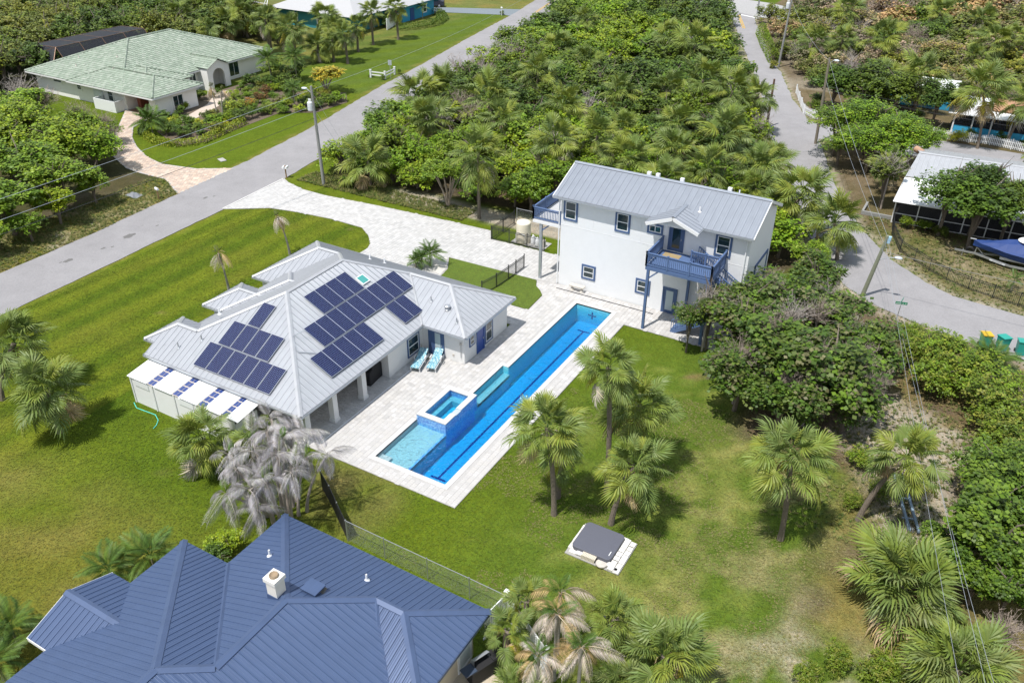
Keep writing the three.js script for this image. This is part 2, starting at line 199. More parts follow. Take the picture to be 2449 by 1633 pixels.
function groundColor(x, z) {
  const n1 = fbm(x, z, 9), n2 = fbm(x, z, 3.2, 3), n3 = fbm(x, z, 1.3, 8);
  let c = pal(GREEN, LUSH, clamp(0.4 + 0.6 * n1));
  if (x > -64 && z > -64) {                                     // the property's lawns
    const w = smooth(-46, -50, x);
    if (x < -43.5) { const xx = x + 0.5 * noise(x, z, 14) + 0.012 * z, s = Math.tanh(2.2 * Math.sin(xx * 2.3)) * 0.55 + 0.35 * Math.sin(xx * 0.9 + 1) + 0.25 * noise(x * 4, z, 5); c = pal(c, pal([0.235, 0.285, 0.022], [0.125, 0.195, 0.012], clamp(0.5 + 0.75 * s)), 0.9); c = pal(c, OLIVE, 0.35 * clamp(n2 * 1.3)); }
    const south = smooth(-23, -14, z) * smooth(-20, -28, x);     // drier grass by the neighbour
    c = pal(c, OLIVE, clamp(south * (0.65 + 0.7 * n1)));
    c = pal(c, DRY, clamp(south * 0.45 * (n2 + 0.35)));
    const east = smooth(-21, -12, x) * (z > -52 ? 1 : 0);        // thin patchy grass on the east lawn
    c = pal(c, [0.145, 0.225, 0.028], east * 0.85); c = pal(c, [0.33, 0.335, 0.09], clamp(east * (0.02 + 0.75 * n1 + 0.75 * n3)));
    c = pal(c, [0.44, 0.38, 0.19], clamp(east * smooth(-11, -2, x) * (0.1 + 0.9 * n2 + 0.8 * n3)));
    c = pal(c, SANDC, clamp(smooth(-5.5, 0, x) * smooth(-33, -27, z) * (0.25 + 1.1 * n2 + 0.8 * n3)));
    const dry = Math.hypot(x + 25.4, z + 26) ; c = pal(c, [0.33, 0.25, 0.11], clamp((1 - dry / 4.2) * (0.75 + n2)));
    if (w < 0) c = c;
    if (x > -9.5 && z < -41.5) { const k = smooth(-40.5, -43, z) * smooth(-10, -7.5, x); c = pal(c, DIRT, k); }
  }
  if (x > -3.2 && z > -60 && z < -28.5) { const k = smooth(-3.2, -0.5, x) * smooth(-28.5, -31, z); c = pal(c, pal(DRY, DIRT, clamp(0.5 + n2)), k * 0.8); }
  const sp = distPoly(x, z, SANDP), isp = inPoly(x, z, SANDP); if (isp || sp < 1.5) c = pal(c, SANDC, clamp((isp ? 1 : 1 - sp / 1.5) + 0.7 * n3));
  // verge of bare sand and thin grass north of the driveway
  if (z < -59.2 && z > -66 && x > -62 && x < -26) {
    const t = smooth(-52, -47, x); c = pal(c, GREEN, 0.6);
    const k = smooth(-60.9 - 0.35 * n1, -61.6, z) * t * (1 - smooth(-63.2, -64.6, z)); c = pal(c, SANDC, clamp(k * (1.3 + 0.8 * n2)));
  }
  if (inPoly(x, z, THICKET)) { const d = distPoly(x, z, THICKET); c = pal(c, pal(LITTER, DIRT, clamp(0.4 + n2)), smooth(0, 1.6, d)); }
  if (inPoly(x, z, SCRUB)) c = pal([0.27, 0.215, 0.15], [0.42, 0.36, 0.27], clamp(0.4 + n1 + 0.5 * n2));
  // land across the west road
  if (x < -66) {
    if (x > -73 - (z + 33) * -0.18 && z > -53) { c = pal(OLIVE, pal(DRY, SANDC, clamp(0.3 + n2)), clamp(0.35 + 0.8 * n2 + 0.5 * n3)); }
    if (z > -57 && x < -72) c = pal(c, LITTER, 0.85);
    if (x < -108) c = pal(LITTER, [0.06, 0.09, 0.02], clamp(0.5 + n1));
    if (z < -84 && x < -90) c = pal(c, pal([0.24, 0.27, 0.08], DRY, clamp(0.3 + n2)), 0.65);
    if (z < -88 && x > -96) { const s = Math.sin((x * 0.8 + z * 0.45) * 1.6); c = pal(c, [0.15, 0.22, 0.04], 0.5 + 0.3 * s); }
    if (z < -148 || x < -103 && z < -96) c = pal(c, pal([0.25, 0.27, 0.09], DRY, clamp(0.4 + n2)), 0.6);
  }
  // land across the east road
  if (z < -66 && x > eastX(z)) { const d2 = distPoly(x, z, road2R, false); if (!inPoly(x, z, SCRUB) && !inPoly(x, z, ROAD2)) { c = pal([0.19, 0.19, 0.06], [0.40, 0.33, 0.21], clamp(0.42 + 0.9 * n2 + 0.5 * n3)); if (z < -78) c = pal(c, [0.2, 0.14, 0.085], 0.6); } if (d2 < 1.0) c = pal(c, SANDC, (1 - d2) * 0.9); }
  // sandy road edges
  for (const [P, w, k] of [[road1L, 0.9, 0.5], [road1R, 0.5, 0.35], [road2L, 1.7, 0.8]]) { if (P === road2L ? (x < -52 || x > 14) : x > -55) continue; const d = distPoly(x, z, P, false); if (d < w) c = pal(c, P === road2L ? SANDC : DRY, clamp((1 - d / w) * k * (1 + n3 * 1.5))); }
  const v = 0.83 * (1 + 0.12 * n3); return [c[0] * v, c[1] * v, c[2] * v];
}
{
  const xs = [], zs = [];
  for (let x = -1100; x < -150; x += 190) xs.push(x); for (let x = -150; x < -70; x += 1) xs.push(x); for (let x = -70; x < 14; x += 0.5) xs.push(x); for (let x = 14; x <= 40; x += 2) xs.push(x); for (let x = 130; x <= 1100; x += 190) xs.push(x);
  for (let z = -1300; z < -190; z += 185) zs.push(z); for (let z = -190; z < -70; z += 1) zs.push(z); for (let z = -70; z < -14; z += 0.5) zs.push(z); for (let z = -14; z <= 20; z += 2) zs.push(z); for (let z = 100; z <= 800; z += 175) zs.push(z);
  const nx = xs.length, nz = zs.length, p = [], c = [], uv = [], idx = [];
  for (const z of zs) for (const x of xs) { p.push(x, 0.02 * (Math.abs(x) < 160 && z > -200 ? noise(x, z, 5) : 0) - 0.01, z); c.push(...groundColor(clamp(x, -150, 40), clamp(z, -190, 20))); uv.push(x, z); }
  for (let j = 0; j + 1 < nz; j++) for (let i = 0; i + 1 < nx; i++) {
    if (xs[i + 1] > -26.4 && xs[i] < -20.6 && zs[j + 1] > -52.0 && zs[j] < -28.9) continue;   // the pool's pit
    const a = j * nx + i; idx.push(a, a + nx, a + 1, a + 1, a + nx, a + nx + 1);
  }
  const g = new THREE.BufferGeometry(); g.setAttribute('position', new THREE.Float32BufferAttribute(p, 3)); g.setAttribute('color', new THREE.Float32BufferAttribute(c, 3)); g.setAttribute('uv', new THREE.Float32BufferAttribute(uv, 2)); g.setIndex(idx); g.computeVertexNormals();
  struct('ground', g, new THREE.MeshPhysicalMaterial({ specularIntensity: 0.2, vertexColors: true, map: tGrass, bumpMap: tGrassB, bumpScale: 0.06, roughness: 0.95 }));
}
function sheet(name, P, y, mat, holes = [], skirt = 0) {
  const f = THREE.ShapeUtils.triangulateShape(P.map((q) => new THREE.Vector2(q[0], q[1])), holes.map((h) => h.map((q) => new THREE.Vector2(q[0], q[1])))), all = [...P, ...holes.flat()], b = new GB(), up = V(0, 1, 0);
  for (const [i, j, k] of f) { const a = V(all[i][0], y, all[i][1]), d = V(all[j][0], y, all[j][1]), e = V(all[k][0], y, all[k][1]); if (d.clone().sub(a).cross(e.clone().sub(a)).y < 0) b.tri(a, e, d, null, null, null, up); else b.tri(a, d, e, null, null, null, up); }
  if (skirt) for (let i = 0; i < P.length; i++) { const q = P[i], w = P[(i + 1) % P.length]; b.quad(V(q[0], y - skirt, q[1]), V(w[0], y - skirt, w[1]), V(w[0], y, w[1]), V(q[0], y, q[1])); }
  return struct(name, b.geo(), mat);
}
const ragged = (P, amp, keep = () => false) => { const out = []; srand(77); for (let i = 0; i + 1 < P.length; i++) { const [ax, az] = P[i], [bx, bz] = P[i + 1], L = Math.hypot(bx - ax, bz - az), n = Math.max(1, Math.min(60, Math.round(L / 0.7))); for (let k = 0; k < n; k++) { const t = k / n, j = keep(ax, az) ? 0 : rr(-amp, amp); out.push([lerp(ax, bx, t) + j, lerp(az, bz, t) + j * 0.3]); } } out.push(P[P.length - 1]); return out; };
sheet('west_road', strip(ragged(road1L, 0.1), ragged(road1R, 0.07)), 0.03, M.asphalt);
sheet('east_road', strip(ragged(road2L, 0.14), ragged(road2R, 0.14)), 0.03, M.asphaltB);
sheet('side_street', SIDE, 0.026, M.asphaltB);
sheet('cross_road', CROSS, 0.034, std(0.4, 0.395, 0.39, 0.92, { map: tGrain }));
sheet('neighbour_driveway_base', NDRIVE, 0.022, M.sand);
sheet('blue_house_driveway', BDRIVE, 0.024, M.bluestone);
sheet('gravel_bed', [[-38.4, -50.6], [-35.5, -50.2], [-35.7, -51.4], [-36.75, -53.1], [-37.6, -52.6], [-38.2, -51.6]], 0.085, M.gravel);
sheet('garden_soil', [[-88, -69], [-84.6, -63.6], [-78.5, -61.2], [-76.9, -64], [-77.4, -71], [-77.6, -76.6], [-73.8, -79], [-73.4, -84.6], [-76.4, -88], [-80, -87], [-84, -84], [-91.6, -86.6], [-91.6, -76]], 0.016, std(0.17, 0.13, 0.09, 0.95, { map: tGrain, bumpMap: tGrainB, bumpScale: 0.03 }));
sheet('garden_path', [[-90.4, -80.6], [-86.4, -75.2], [-84.2, -68], [-85.6, -67.4], [-88, -74.4], [-91.6, -79.6]], 0.03, std(0.6, 0.5, 0.42, 0.9, { map: tGrain }));
{ // patches and stains on the roads
  srand(5);
  for (const [x, z, r] of [[-63.2, -42.4, 0.75], [-63.5, -36.6, 0.55], [-63.7, -36.0, 0.16], [-63.0, -39.6, 0.3], [-62.6, -40.2, 0.2], [-64.2, -52.1, 0.35], [-63.8, -52.8, 0.2], [-62.9, -45.2, 0.22]]) { const P = []; for (let k = 0; k < 14; k++) { const a = k / 14 * 6.283, q = r * rr(0.6, 1); P.push([x + Math.cos(a) * q * 0.55, z + Math.sin(a) * q]); } sheet('asphalt_patch', P, 0.036, M.patch); }
  for (const dx of [0, 0.32]) { sheet('centre_line', [[-81.6 + dx, -150], [-81.45 + dx, -150], [-86.0 + dx, -170], [-86.15 + dx, -170]], 0.036, M.paintY); sheet('centre_line', [[-43.2 + dx, -157], [-43.02 + dx, -157], [-47.6 + dx, -168.6], [-47.78 + dx, -168.6]], 0.036, M.paintY); }
  sheet('stop_line', [[-47.4, -168.7], [-43.4, -167.0], [-43.2, -167.6], [-47.2, -169.3]], 0.04, M.paintW);
}
// ---------------------------------------------------------------- pavers: the largest ones singly, the rest as one part
function pavers(name, poly, y, base, rowW, palette, holes, budget, turn = 0, lens = [0.3, 0.3, 0.45, 0.2]) {
  const top = sheet(name, poly, y - 0.016, base, holes, y - 0.02);
  const ct = Math.cos(turn), st = Math.sin(turn), rot = (x, z) => [x * ct - z * st, x * st + z * ct];
  let x0 = 1e9, x1 = -1e9, z0 = 1e9, z1 = -1e9; for (const [x, z] of poly) { const [u, w] = rot(x, z); x0 = Math.min(x0, u); x1 = Math.max(x1, u); z0 = Math.min(z0, w); z1 = Math.max(z1, w); }
  const list = [];
  for (let u = x0 + rowW / 2; u < x1; u += rowW) for (let w = z0 + rr(-0.6, 0); w < z1;) { const l = pick(lens), cu = u, cw = w + l / 2; w += l; const x = cu * ct + cw * st, z = -cu * st + cw * ct;
    if (!inPoly(x, z, poly) || holes.some((h) => inPoly(x, z, h))) continue; const d = Math.min(distPoly(x, z, poly), ...holes.map((h) => distPoly(x, z, h))); if (d < rowW * 0.3) { continue; }
    list.push([x, z, rowW, l, Math.hypot(x, 31, z), pick(palette), rr(0.9, 1.08), rr(0, 0.003), d]); }
  list.sort((a, b) => a[4] - b[4]);
  const b = new GB(), shapes = {}, mats = palette.map((p) => std(p[0], p[1], p[2], 0.85, { map: tGrain }));
  const put = (g, x, z, w, l, yy) => { const j = 0.006, e = 0.012, hw = w / 2 - j, hl = l / 2 - j, q = (i, k, o, h) => { const a = i * (hw - o), c = k * (hl - o); return V(x + a * ct + c * st, yy + h, z - a * st + c * ct); };
    const T = [q(-1, -1, e, 0), q(-1, 1, e, 0), q(1, 1, e, 0), q(1, -1, e, 0)], B = [q(-1, -1, 0, -0.012), q(-1, 1, 0, -0.012), q(1, 1, 0, -0.012), q(1, -1, 0, -0.012)], C = B.map((v) => v.clone().setY(yy - 0.04));
    g.quad(...T); for (let i = 0; i < 4; i++) { const m = (i + 1) % 4; g.quad(T[i], B[i], B[m], T[m]).quad(B[i], C[i], C[m], B[m]); } };
  list.forEach((q, i) => {
    const [x, z, w, l, , c, v, dy] = q;
    if (i < budget) { const key = l.toFixed(2); if (!shapes[key]) { const g = new GB(); put(g, 0, 0, w, l, 0); shapes[key] = g.geo(); } const m = add(top, 'paver', shapes[key], mats[palette.indexOf(c)]); m.position.set(x, y + dy, z); }
    else { b.col = [c[0] * v, c[1] * v, c[2] * v]; put(b, x, z, w, l, y + dy); }
  });
  if (b.p.length) { const m = b.to(top, 'paver_field', M.pave); m.userData.kind = 'stuff'; }
  return top;
}
const POOLHOLE = [[-25.84, -29.28], [-20.98, -29.28], [-20.98, -51.62], [-23.9, -51.62], [-23.9, -41.25], [-24.34, -41.25], [-24.34, -37.1], [-25.84, -37.1]];
const COPING = [[-26.16, -28.96], [-20.66, -28.96], [-20.66, -51.94], [-24.22, -51.94], [-24.22, -41.57], [-24.66, -41.57], [-24.66, -37.02], [-25.9, -37.02], [-25.9, -33.42], [-26.16, -33.42]];
const joint = std(0.48, 0.465, 0.45, 0.95, { map: tGrain });
srand(21);
const deckPal = [[0.565, 0.548, 0.532], [0.548, 0.532, 0.515], [0.58, 0.564, 0.552], [0.525, 0.51, 0.497], [0.558, 0.538, 0.515]];
pavers('pool_deck', DECK, 0.07, joint, 0.305, deckPal, [COPING], 300);
pavers('driveway', DRIVE, 0.066, joint, 0.305, [[0.56, 0.55, 0.538], [0.54, 0.53, 0.518], [0.575, 0.565, 0.553], [0.515, 0.506, 0.497], [0.552, 0.54, 0.524]], [], 0, 0.0);
pavers('neighbour_driveway', NDRIVE, 0.06, joint, 0.3, [[0.56, 0.43, 0.34], [0.62, 0.48, 0.38], [0.5, 0.40, 0.33], [0.64, 0.53, 0.43]], [], 0, 0.6);
sheet('island_lawn', ISLAND, 0.075, new THREE.MeshStandardMaterial({ map: tGrass, bumpMap: tGrassB, bumpScale: 0.06, roughness: 0.95, color: new THREE.Color().setRGB(0.125, 0.19, 0.013) }), [], 0.08);
for (const [a, b] of [[[-61.3, -59.75], [-60.72, -51.0]]]) new GB().bar(V(a[0], 0.05, a[1]), V(b[0], 0.05, b[1]), 0.16, 0.08).to(scene, 'driveway_border', M.coping).userData.kind = 'structure';
new GB().bar(V(-26.4, 0.076, -53.0), V(-18.25, 0.076, -53.0), 0.1, 0.012).to(scene, 'drain_channel', M.darkMetal).userData.kind = 'structure';
new GB().bar(V(-29.35, 0.074, -28.4), V(-29.35, 0.074, -39.9), 0.06, 0.012).to(scene, 'deck_drain', M.vinyl).userData.kind = 'structure';

// ---------------------------------------------------------------- swimming pool
{
  const t = thing('swimming_pool', 'long blue lap pool with shallow ledge beside the white paved deck', 'pool', [0, 0, 0]);
  const wy = -0.10, D = -1.45;                                       // water level, floor
  const plaster = std(0.22, 0.72, 0.80, 0.7, { map: tPoolCaustic }), ledgeP = std(0.52, 0.56, 0.58, 0.7, { map: tPoolCaustic }), tileB = std(1, 1, 1, 0.3, { map: tMosaic }), line = std(0.008, 0.015, 0.16, 0.4);
  const b = new GB();
  b.quad(V(-23.75, D, -29.28), V(-20.98, D, -29.28), V(-20.98, D, -51.62), V(-23.9, D, -51.62));
  const wall = (ax, az, bx, bz, y0, y1) => b.quad(V(ax, y0, az), V(bx, y0, bz), V(bx, y1, bz), V(ax, y1, az));
  wall(-23.75, -29.28, -20.98, -29.28, D, 0.05); wall(-20.98, -29.28, -20.98, -51.62, D, 0.05); wall(-20.98, -51.62, -23.9, -51.62, D, 0.05); wall(-23.9, -51.62, -23.9, -41.25, D, 0.05);
  wall(-24.34, -41.25, -24.34, -37.05, -0.6, 0.05); wall(-23.8, -41.25, -23.8, -37.05, D, -0.5); wall(-23.75, -37.05, -23.75, -29.28, D, -0.38); wall(-24.34, -41.25, -23.9, -41.25, -0.6, 0.05);
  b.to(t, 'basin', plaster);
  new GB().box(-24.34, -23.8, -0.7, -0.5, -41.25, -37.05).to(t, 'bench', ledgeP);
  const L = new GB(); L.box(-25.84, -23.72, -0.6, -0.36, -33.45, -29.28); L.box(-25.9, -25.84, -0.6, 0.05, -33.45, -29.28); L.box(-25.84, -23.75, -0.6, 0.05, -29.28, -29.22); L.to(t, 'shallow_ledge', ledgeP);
  new GB().box(-23.84, -23.715, -0.358, -0.35, -33.45, -29.28).to(t, 'ledge_edge_tile', tileB);
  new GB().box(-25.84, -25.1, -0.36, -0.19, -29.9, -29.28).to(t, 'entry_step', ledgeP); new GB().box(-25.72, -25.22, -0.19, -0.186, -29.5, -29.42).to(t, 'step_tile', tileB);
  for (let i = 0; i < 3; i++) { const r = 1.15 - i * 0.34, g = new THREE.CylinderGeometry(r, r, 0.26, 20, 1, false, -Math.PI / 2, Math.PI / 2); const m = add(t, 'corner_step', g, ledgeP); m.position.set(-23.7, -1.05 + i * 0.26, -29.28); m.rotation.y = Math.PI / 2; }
  new GB().box(-22.71, -22.57, D, D + 0.008, -50.3, -31.0).to(t, 'lane_line', line); new GB().box(-23.15, -22.13, D, D + 0.01, -31.0, -30.85).to(t, 'lane_line_end', line); new GB().box(-23.15, -22.13, D, D + 0.01, -50.45, -50.3).to(t, 'lane_line_end', line);
  new GB().box(-22.62, -22.5, -0.95, -0.35, -51.612, -51.6).to(t, 'wall_target', line); new GB().box(-22.9, -22.22, -0.71, -0.59, -51.61, -51.602).to(t, 'wall_target', line);
  // coping stones
  const cs = (x0, x1, z0, z1) => { const n = Math.max(1, Math.round(Math.max(x1 - x0, z1 - z0) / 0.9)); for (let i = 0; i < n; i++) { const g = new GB(), al = z1 - z0 > x1 - x0; if (al) g.box(x0, x1, -0.05, 0.078, lerp(z0, z1, i / n) + 0.003, lerp(z0, z1, (i + 1) / n) - 0.003); else g.box(lerp(x0, x1, i / n) + 0.003, lerp(x0, x1, (i + 1) / n) - 0.003, -0.05, 0.078, z0, z1); g.to(t, 'coping_stone', M.coping); } };
  cs(-26.16, -20.66, -29.28, -28.96); cs(-20.98, -20.66, -51.62, -29.28); cs(-24.22, -20.66, -51.94, -51.62); cs(-24.22, -23.9, -51.62, -41.25); cs(-24.66, -24.34, -41.57, -37.1); cs(-24.34, -24.22, -41.57, -41.25); cs(-26.16, -25.84, -33.4, -29.28);
  // water: clear surface over a body that takes its colour from depth
  const surf = new THREE.MeshPhysicalMaterial({ color: 0xffffff, roughness: 0.04, transmission: 1, thickness: 0, ior: 1.33, bumpMap: tWater, bumpScale: 0.22 });
  const water = new THREE.MeshPhysicalMaterial({ color: 0xffffff, roughness: 0.02, transmission: 1, thickness: 1.2, ior: 1.33, attenuationColor: new THREE.Color().setRGB(0.10, 0.66, 0.93), attenuationDistance: 1.7, transparent: true, opacity: 0.02 });
  const body = (x0, x1, z0, z1, y0) => new GB().box(x0, x1, y0, wy, z0, z1);
  body(-23.72, -20.985, -51.61, -29.285, D + 0.012).to(t, 'water', water);
  body(-25.835, -23.725, -33.44, -29.285, -0.345).to(t, 'ledge_water', water);
  body(-24.335, -23.795, -41.24, -37.06, -0.495).to(t, 'bench_water', water);
  for (const [x0, x1, z0, z1] of [[-23.72, -20.985, -51.61, -29.285], [-25.835, -23.725, -33.44, -29.285], [-24.335, -23.795, -41.24, -37.06]]) new GB().quad(V(x0, wy + 0.006, z1), V(x1, wy + 0.006, z1), V(x1, wy + 0.006, z0), V(x0, wy + 0.006, z0)).to(t, 'water_surface', surf);
  // raised spa
  const s = thing('spa', 'raised spa with white stone rim and blue mosaic sides beside the lap pool', 'spa');
  const sx0 = -25.86, sx1 = -23.74, sz0 = -36.98, sz1 = -33.44, H = 0.46;
  const sp = new GB(); sp.box(sx0, sx1, -1.4, H - 0.06, sz1 - 0.3, sz1); sp.box(sx0, sx1, -0.7, H - 0.06, sz0, sz0 + 0.3); sp.box(sx0, sx0 + 0.3, -0.7, H - 0.06, sz0 + 0.3, sz1 - 0.3); sp.box(sx1 - 0.3, sx1, -1.4, H - 0.06, sz0 + 0.3, sz1 - 0.3); sp.to(s, 'tiled_wall', tileB);
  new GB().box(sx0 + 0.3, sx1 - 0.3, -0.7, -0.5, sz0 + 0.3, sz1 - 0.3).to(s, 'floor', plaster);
  const be = new GB(); be.box(sx0 + 0.3, sx0 + 0.72, -0.5, -0.05, sz0 + 0.3, sz1 - 0.3); be.box(sx0 + 0.72, sx1 - 0.3, -0.5, -0.05, sz0 + 0.3, sz0 + 0.75); be.to(s, 'seat', std(0.36, 0.55, 0.6, 0.6, { map: tPebble }));
  for (const q of [[sx0 - 0.02, sx1 + 0.02, sz1 - 0.36, sz1 + 0.02], [sx0 - 0.02, sx1 + 0.02, sz0 - 0.02, sz0 + 0.36], [sx0 - 0.02, sx0 + 0.36, sz0 + 0.363, sz1 - 0.363], [sx1 - 0.36, sx1 + 0.02, sz0 + 0.363, sz1 - 1.7], [sx1 - 0.36, sx1 + 0.02, sz1 - 1.1, sz1 - 0.363]]) new GB().box(q[0], q[1], H - 0.06, H, q[2], q[3]).to(s, 'rim_stone', M.coping);
  new GB().box(sx1 - 0.36, sx1 + 0.03, H - 0.12, H - 0.055, sz1 - 1.69, sz1 - 1.11).to(s, 'spillway', std(0.4, 0.45, 0.5, 0.3));
  new GB().box(sx0 + 0.302, sx1 - 0.302, -0.49, H - 0.14, sz0 + 0.302, sz1 - 0.302).to(s, 'water', water); new GB().quad(V(sx0 + 0.302, H - 0.132, sz1 - 0.302), V(sx1 - 0.302, H - 0.132, sz1 - 0.302), V(sx1 - 0.302, H - 0.132, sz0 + 0.302), V(sx0 + 0.302, H - 0.132, sz0 + 0.302)).to(s, 'water_surface', surf);
}

// ---------------------------------------------------------------- metal roofs: one mesh for each standing-seam panel
const clipHalf = (P, f) => { const o = []; for (let i = 0; i < P.length; i++) { const a = P[i], b = P[(i + 1) % P.length], da = f(a), db = f(b); if (da >= 0) o.push(a); if (da >= 0 !== db >= 0) o.push(a.clone().lerp(b, da / (da - db))); } return o; };
function roofFace(root, pts, eave, spacing, mat, rib = 0.035, phase = 0, name = 'roof_panel') {
  const u = eave.clone().normalize(), n = V(0, 0, 0);
  for (let i = 0; i < pts.length; i++) { const a = pts[i], b = pts[(i + 1) % pts.length]; n.add(a.clone().cross(b)); } n.normalize(); if (n.y < 0) n.negate();
  const w = n.clone().cross(u); if (w.y < 0) w.negate();
  let u0 = 1e9, u1 = -1e9; for (const q of pts) { u0 = Math.min(u0, q.dot(u)); u1 = Math.max(u1, q.dot(u)); }
  for (let s = Math.floor((u0 - phase) / spacing) * spacing + phase; s < u1 - 0.005; s += spacing) {
    let P = clipHalf(pts, (q) => q.dot(u) - s); P = P.length ? clipHalf(P, (q) => s + spacing - q.dot(u)) : P; if (P.length < 3) continue;
    const o = P[0].clone(), loc = P.map((q) => [q.dot(u) - s, q.dot(w)]), ar = Math.abs(loc.reduce((m, q, i) => { const r = loc[(i + 1) % loc.length]; return m + q[0] * r[1] - r[0] * q[1]; }, 0)) / 2; if (ar < 0.004) continue;
    const b = new GB(), uo = R() * 4, at = (lu, lw, h) => o.clone().addScaledVector(u, lu + s - o.dot(u)).addScaledVector(w, lw - o.dot(w)).addScaledVector(n, h);
    const vr = (x) => { let lo = 1e9, hi = -1e9; for (let i = 0; i < loc.length; i++) { const a = loc[i], c = loc[(i + 1) % loc.length]; if ((a[0] - x) * (c[0] - x) <= 0 && a[0] !== c[0]) { const v = lerp(a[1], c[1], (x - a[0]) / (c[0] - a[0])); lo = Math.min(lo, v); hi = Math.max(hi, v); } else if (Math.abs(a[0] - x) < 1e-6) { lo = Math.min(lo, a[1]); hi = Math.max(hi, a[1]); } } return hi > lo ? [lo, hi] : null; };
    const f = THREE.ShapeUtils.triangulateShape(loc.map((q) => new THREE.Vector2(q[0], q[1])), []);
    for (const [i, j, k] of f) { const A = [i, j, k].map((m) => at(loc[m][0], loc[m][1], 0)), U = [i, j, k].map((m) => [loc[m][0] + uo, loc[m][1] + uo]); const nn = A[1].clone().sub(A[0]).cross(A[2].clone().sub(A[0])); if (nn.dot(n) < 0) b.tri(A[0], A[2], A[1], U[0], U[2], U[1], n); else b.tri(A[0], A[1], A[2], U[0], U[1], U[2], n); }
    const mx = Math.max(...loc.map((q) => q[0]));
    if (mx > 0.03) { const r = vr(Math.min(0.012, mx * 0.5)); if (r) { const k = 0.018, T = (lu, lw, h) => at(lu, lw, h), [a, c] = r; const A0 = T(0, a, 0), A1 = T(0.01, a, rib), A2 = T(0.01 + k, a, rib), A3 = T(0.02 + k, a, 0), B0 = T(0, c, 0), B1 = T(0.01, c, rib), B2 = T(0.01 + k, c, rib), B3 = T(0.02 + k, c, 0); b.quad(A0, B0, B1, A1).quad(A1, B1, B2, A2).quad(A2, B2, B3, A3).quad(A0, A1, A2, A3); } }
    for (const q of [0.33, 0.66]) { const lu = spacing * q; const r = mx > lu + 0.02 ? vr(lu) : null; if (!r) continue; const h = rib * 0.3, A0 = at(lu - 0.012, r[0], 0.001), A1 = at(lu, r[0], h), A2 = at(lu + 0.012, r[0], 0.001), B0 = at(lu - 0.012, r[1], 0.001), B1 = at(lu, r[1], h), B2 = at(lu + 0.012, r[1], 0.001); b.quad(A0, B0, B1, A1).quad(A1, B1, B2, A2); }
    b.to(root, name, mat);
  }
}
function cap(root, a, b, mat, w = 0.3, name = 'ridge_cap') { const g = new GB(), d = b.clone().sub(a).normalize(), s = d.clone().cross(V(0, 1, 0)).normalize(), up = s.clone().cross(d), h = w / 2; const q = (p, i, j) => p.clone().addScaledVector(s, i).addScaledVector(up, j); const dr = w * 0.17; g.quad(q(a, -h, 0.05 - dr), q(a, 0, 0.075), q(b, 0, 0.075), q(b, -h, 0.05 - dr)).quad(q(a, 0, 0.075), q(a, h, 0.05 - dr), q(b, h, 0.05 - dr), q(b, 0, 0.075)).quad(q(a, -h, 0.02 - dr), q(a, -h, 0.05 - dr), q(b, -h, 0.05 - dr), q(b, -h, 0.02 - dr)).quad(q(a, h, 0.05 - dr), q(a, h, 0.02 - dr), q(b, h, 0.02 - dr), q(b, h, 0.05 - dr)); return g.to(root, name, mat); }
function eaveEdge(root, a, b, out, matF, matG) { // fascia board and gutter below an eave; out = outward horizontal vector
  new GB().bar(a.clone().addScaledVector(out, -0.06).setY(a.y - 0.12), b.clone().addScaledVector(out, -0.06).setY(b.y - 0.12), 0.04, 0.2).to(root, 'fascia', matF);
  const p = a.clone().addScaledVector(out, 0.035), q = b.clone().addScaledVector(out, 0.035), g = new GB();
  g.bar(p.clone().setY(a.y - 0.13), q.clone().setY(b.y - 0.13), 0.11, 0.015); g.bar(p.clone().addScaledVector(out, 0.055).setY(a.y - 0.075), q.clone().addScaledVector(out, 0.055).setY(b.y - 0.075), 0.015, 0.12); g.to(root, 'gutter', matG);
}
function soffit(root, P, y, mat) { const b = new GB(); b.poly(P.map((q) => V(q[0], y, q[1])).reverse()); return b.to(root, 'soffit', mat); }
// window in a wall: pane > trim, sash; nrm = outward axis 'x+','z+','z-','x-'
function windowIn(root, c, w, h, ax, trim, sash = M.vinyl, o = {}) {
  const T = o.trim ?? 0.13, out = { 'z+': V(0, 0, 1), 'z-': V(0, 0, -1), 'x+': V(1, 0, 0), 'x-': V(-1, 0, 0) }[ax], s = V(0, 1, 0).cross(out), up = V(0, 1, 0), C = V(...c);
  const B = (g, du, dv, hw, hh, d0, d1) => g.obox(C.clone().addScaledVector(s, du).addScaledVector(up, dv).addScaledVector(out, (d0 + d1) / 2), s.clone().multiplyScalar(hw), up.clone().multiplyScalar(hh), out.clone().multiplyScalar((d1 - d0) / 2));
  const pane = B(new GB(), 0, 0, w / 2, h / 2, 0.004, 0.03).to(root, o.name ?? 'window', o.pane ?? M.glass);
  const g = new GB(); B(g, 0, h / 2 + T / 2, w / 2 + T, T / 2, 0, 0.06); B(g, 0, -h / 2 - T / 2, w / 2 + T, T / 2, 0, 0.06); B(g, -w / 2 - T / 2, 0, T / 2, h / 2, 0, 0.058); B(g, w / 2 + T / 2, 0, T / 2, h / 2, 0, 0.058); g.to(pane, 'trim', trim);
  if (sash) { const f = new GB(), k = 0.055; B(f, 0, h / 2 - k / 2, w / 2, k / 2, 0.03, 0.05); B(f, 0, -h / 2 + k / 2, w / 2, k / 2, 0.03, 0.05); B(f, -w / 2 + k / 2, 0, k / 2, h / 2 - k, 0.03, 0.049); B(f, w / 2 - k / 2, 0, k / 2, h / 2 - k, 0.03, 0.049); if (o.slide) B(f, 0, 0, k / 2, h / 2 - k, 0.03, 0.047); else B(f, 0, o.mid ?? 0, w / 2 - k, k / 2, 0.03, 0.047); f.to(pane, 'sash', sash); }
  return pane;
}
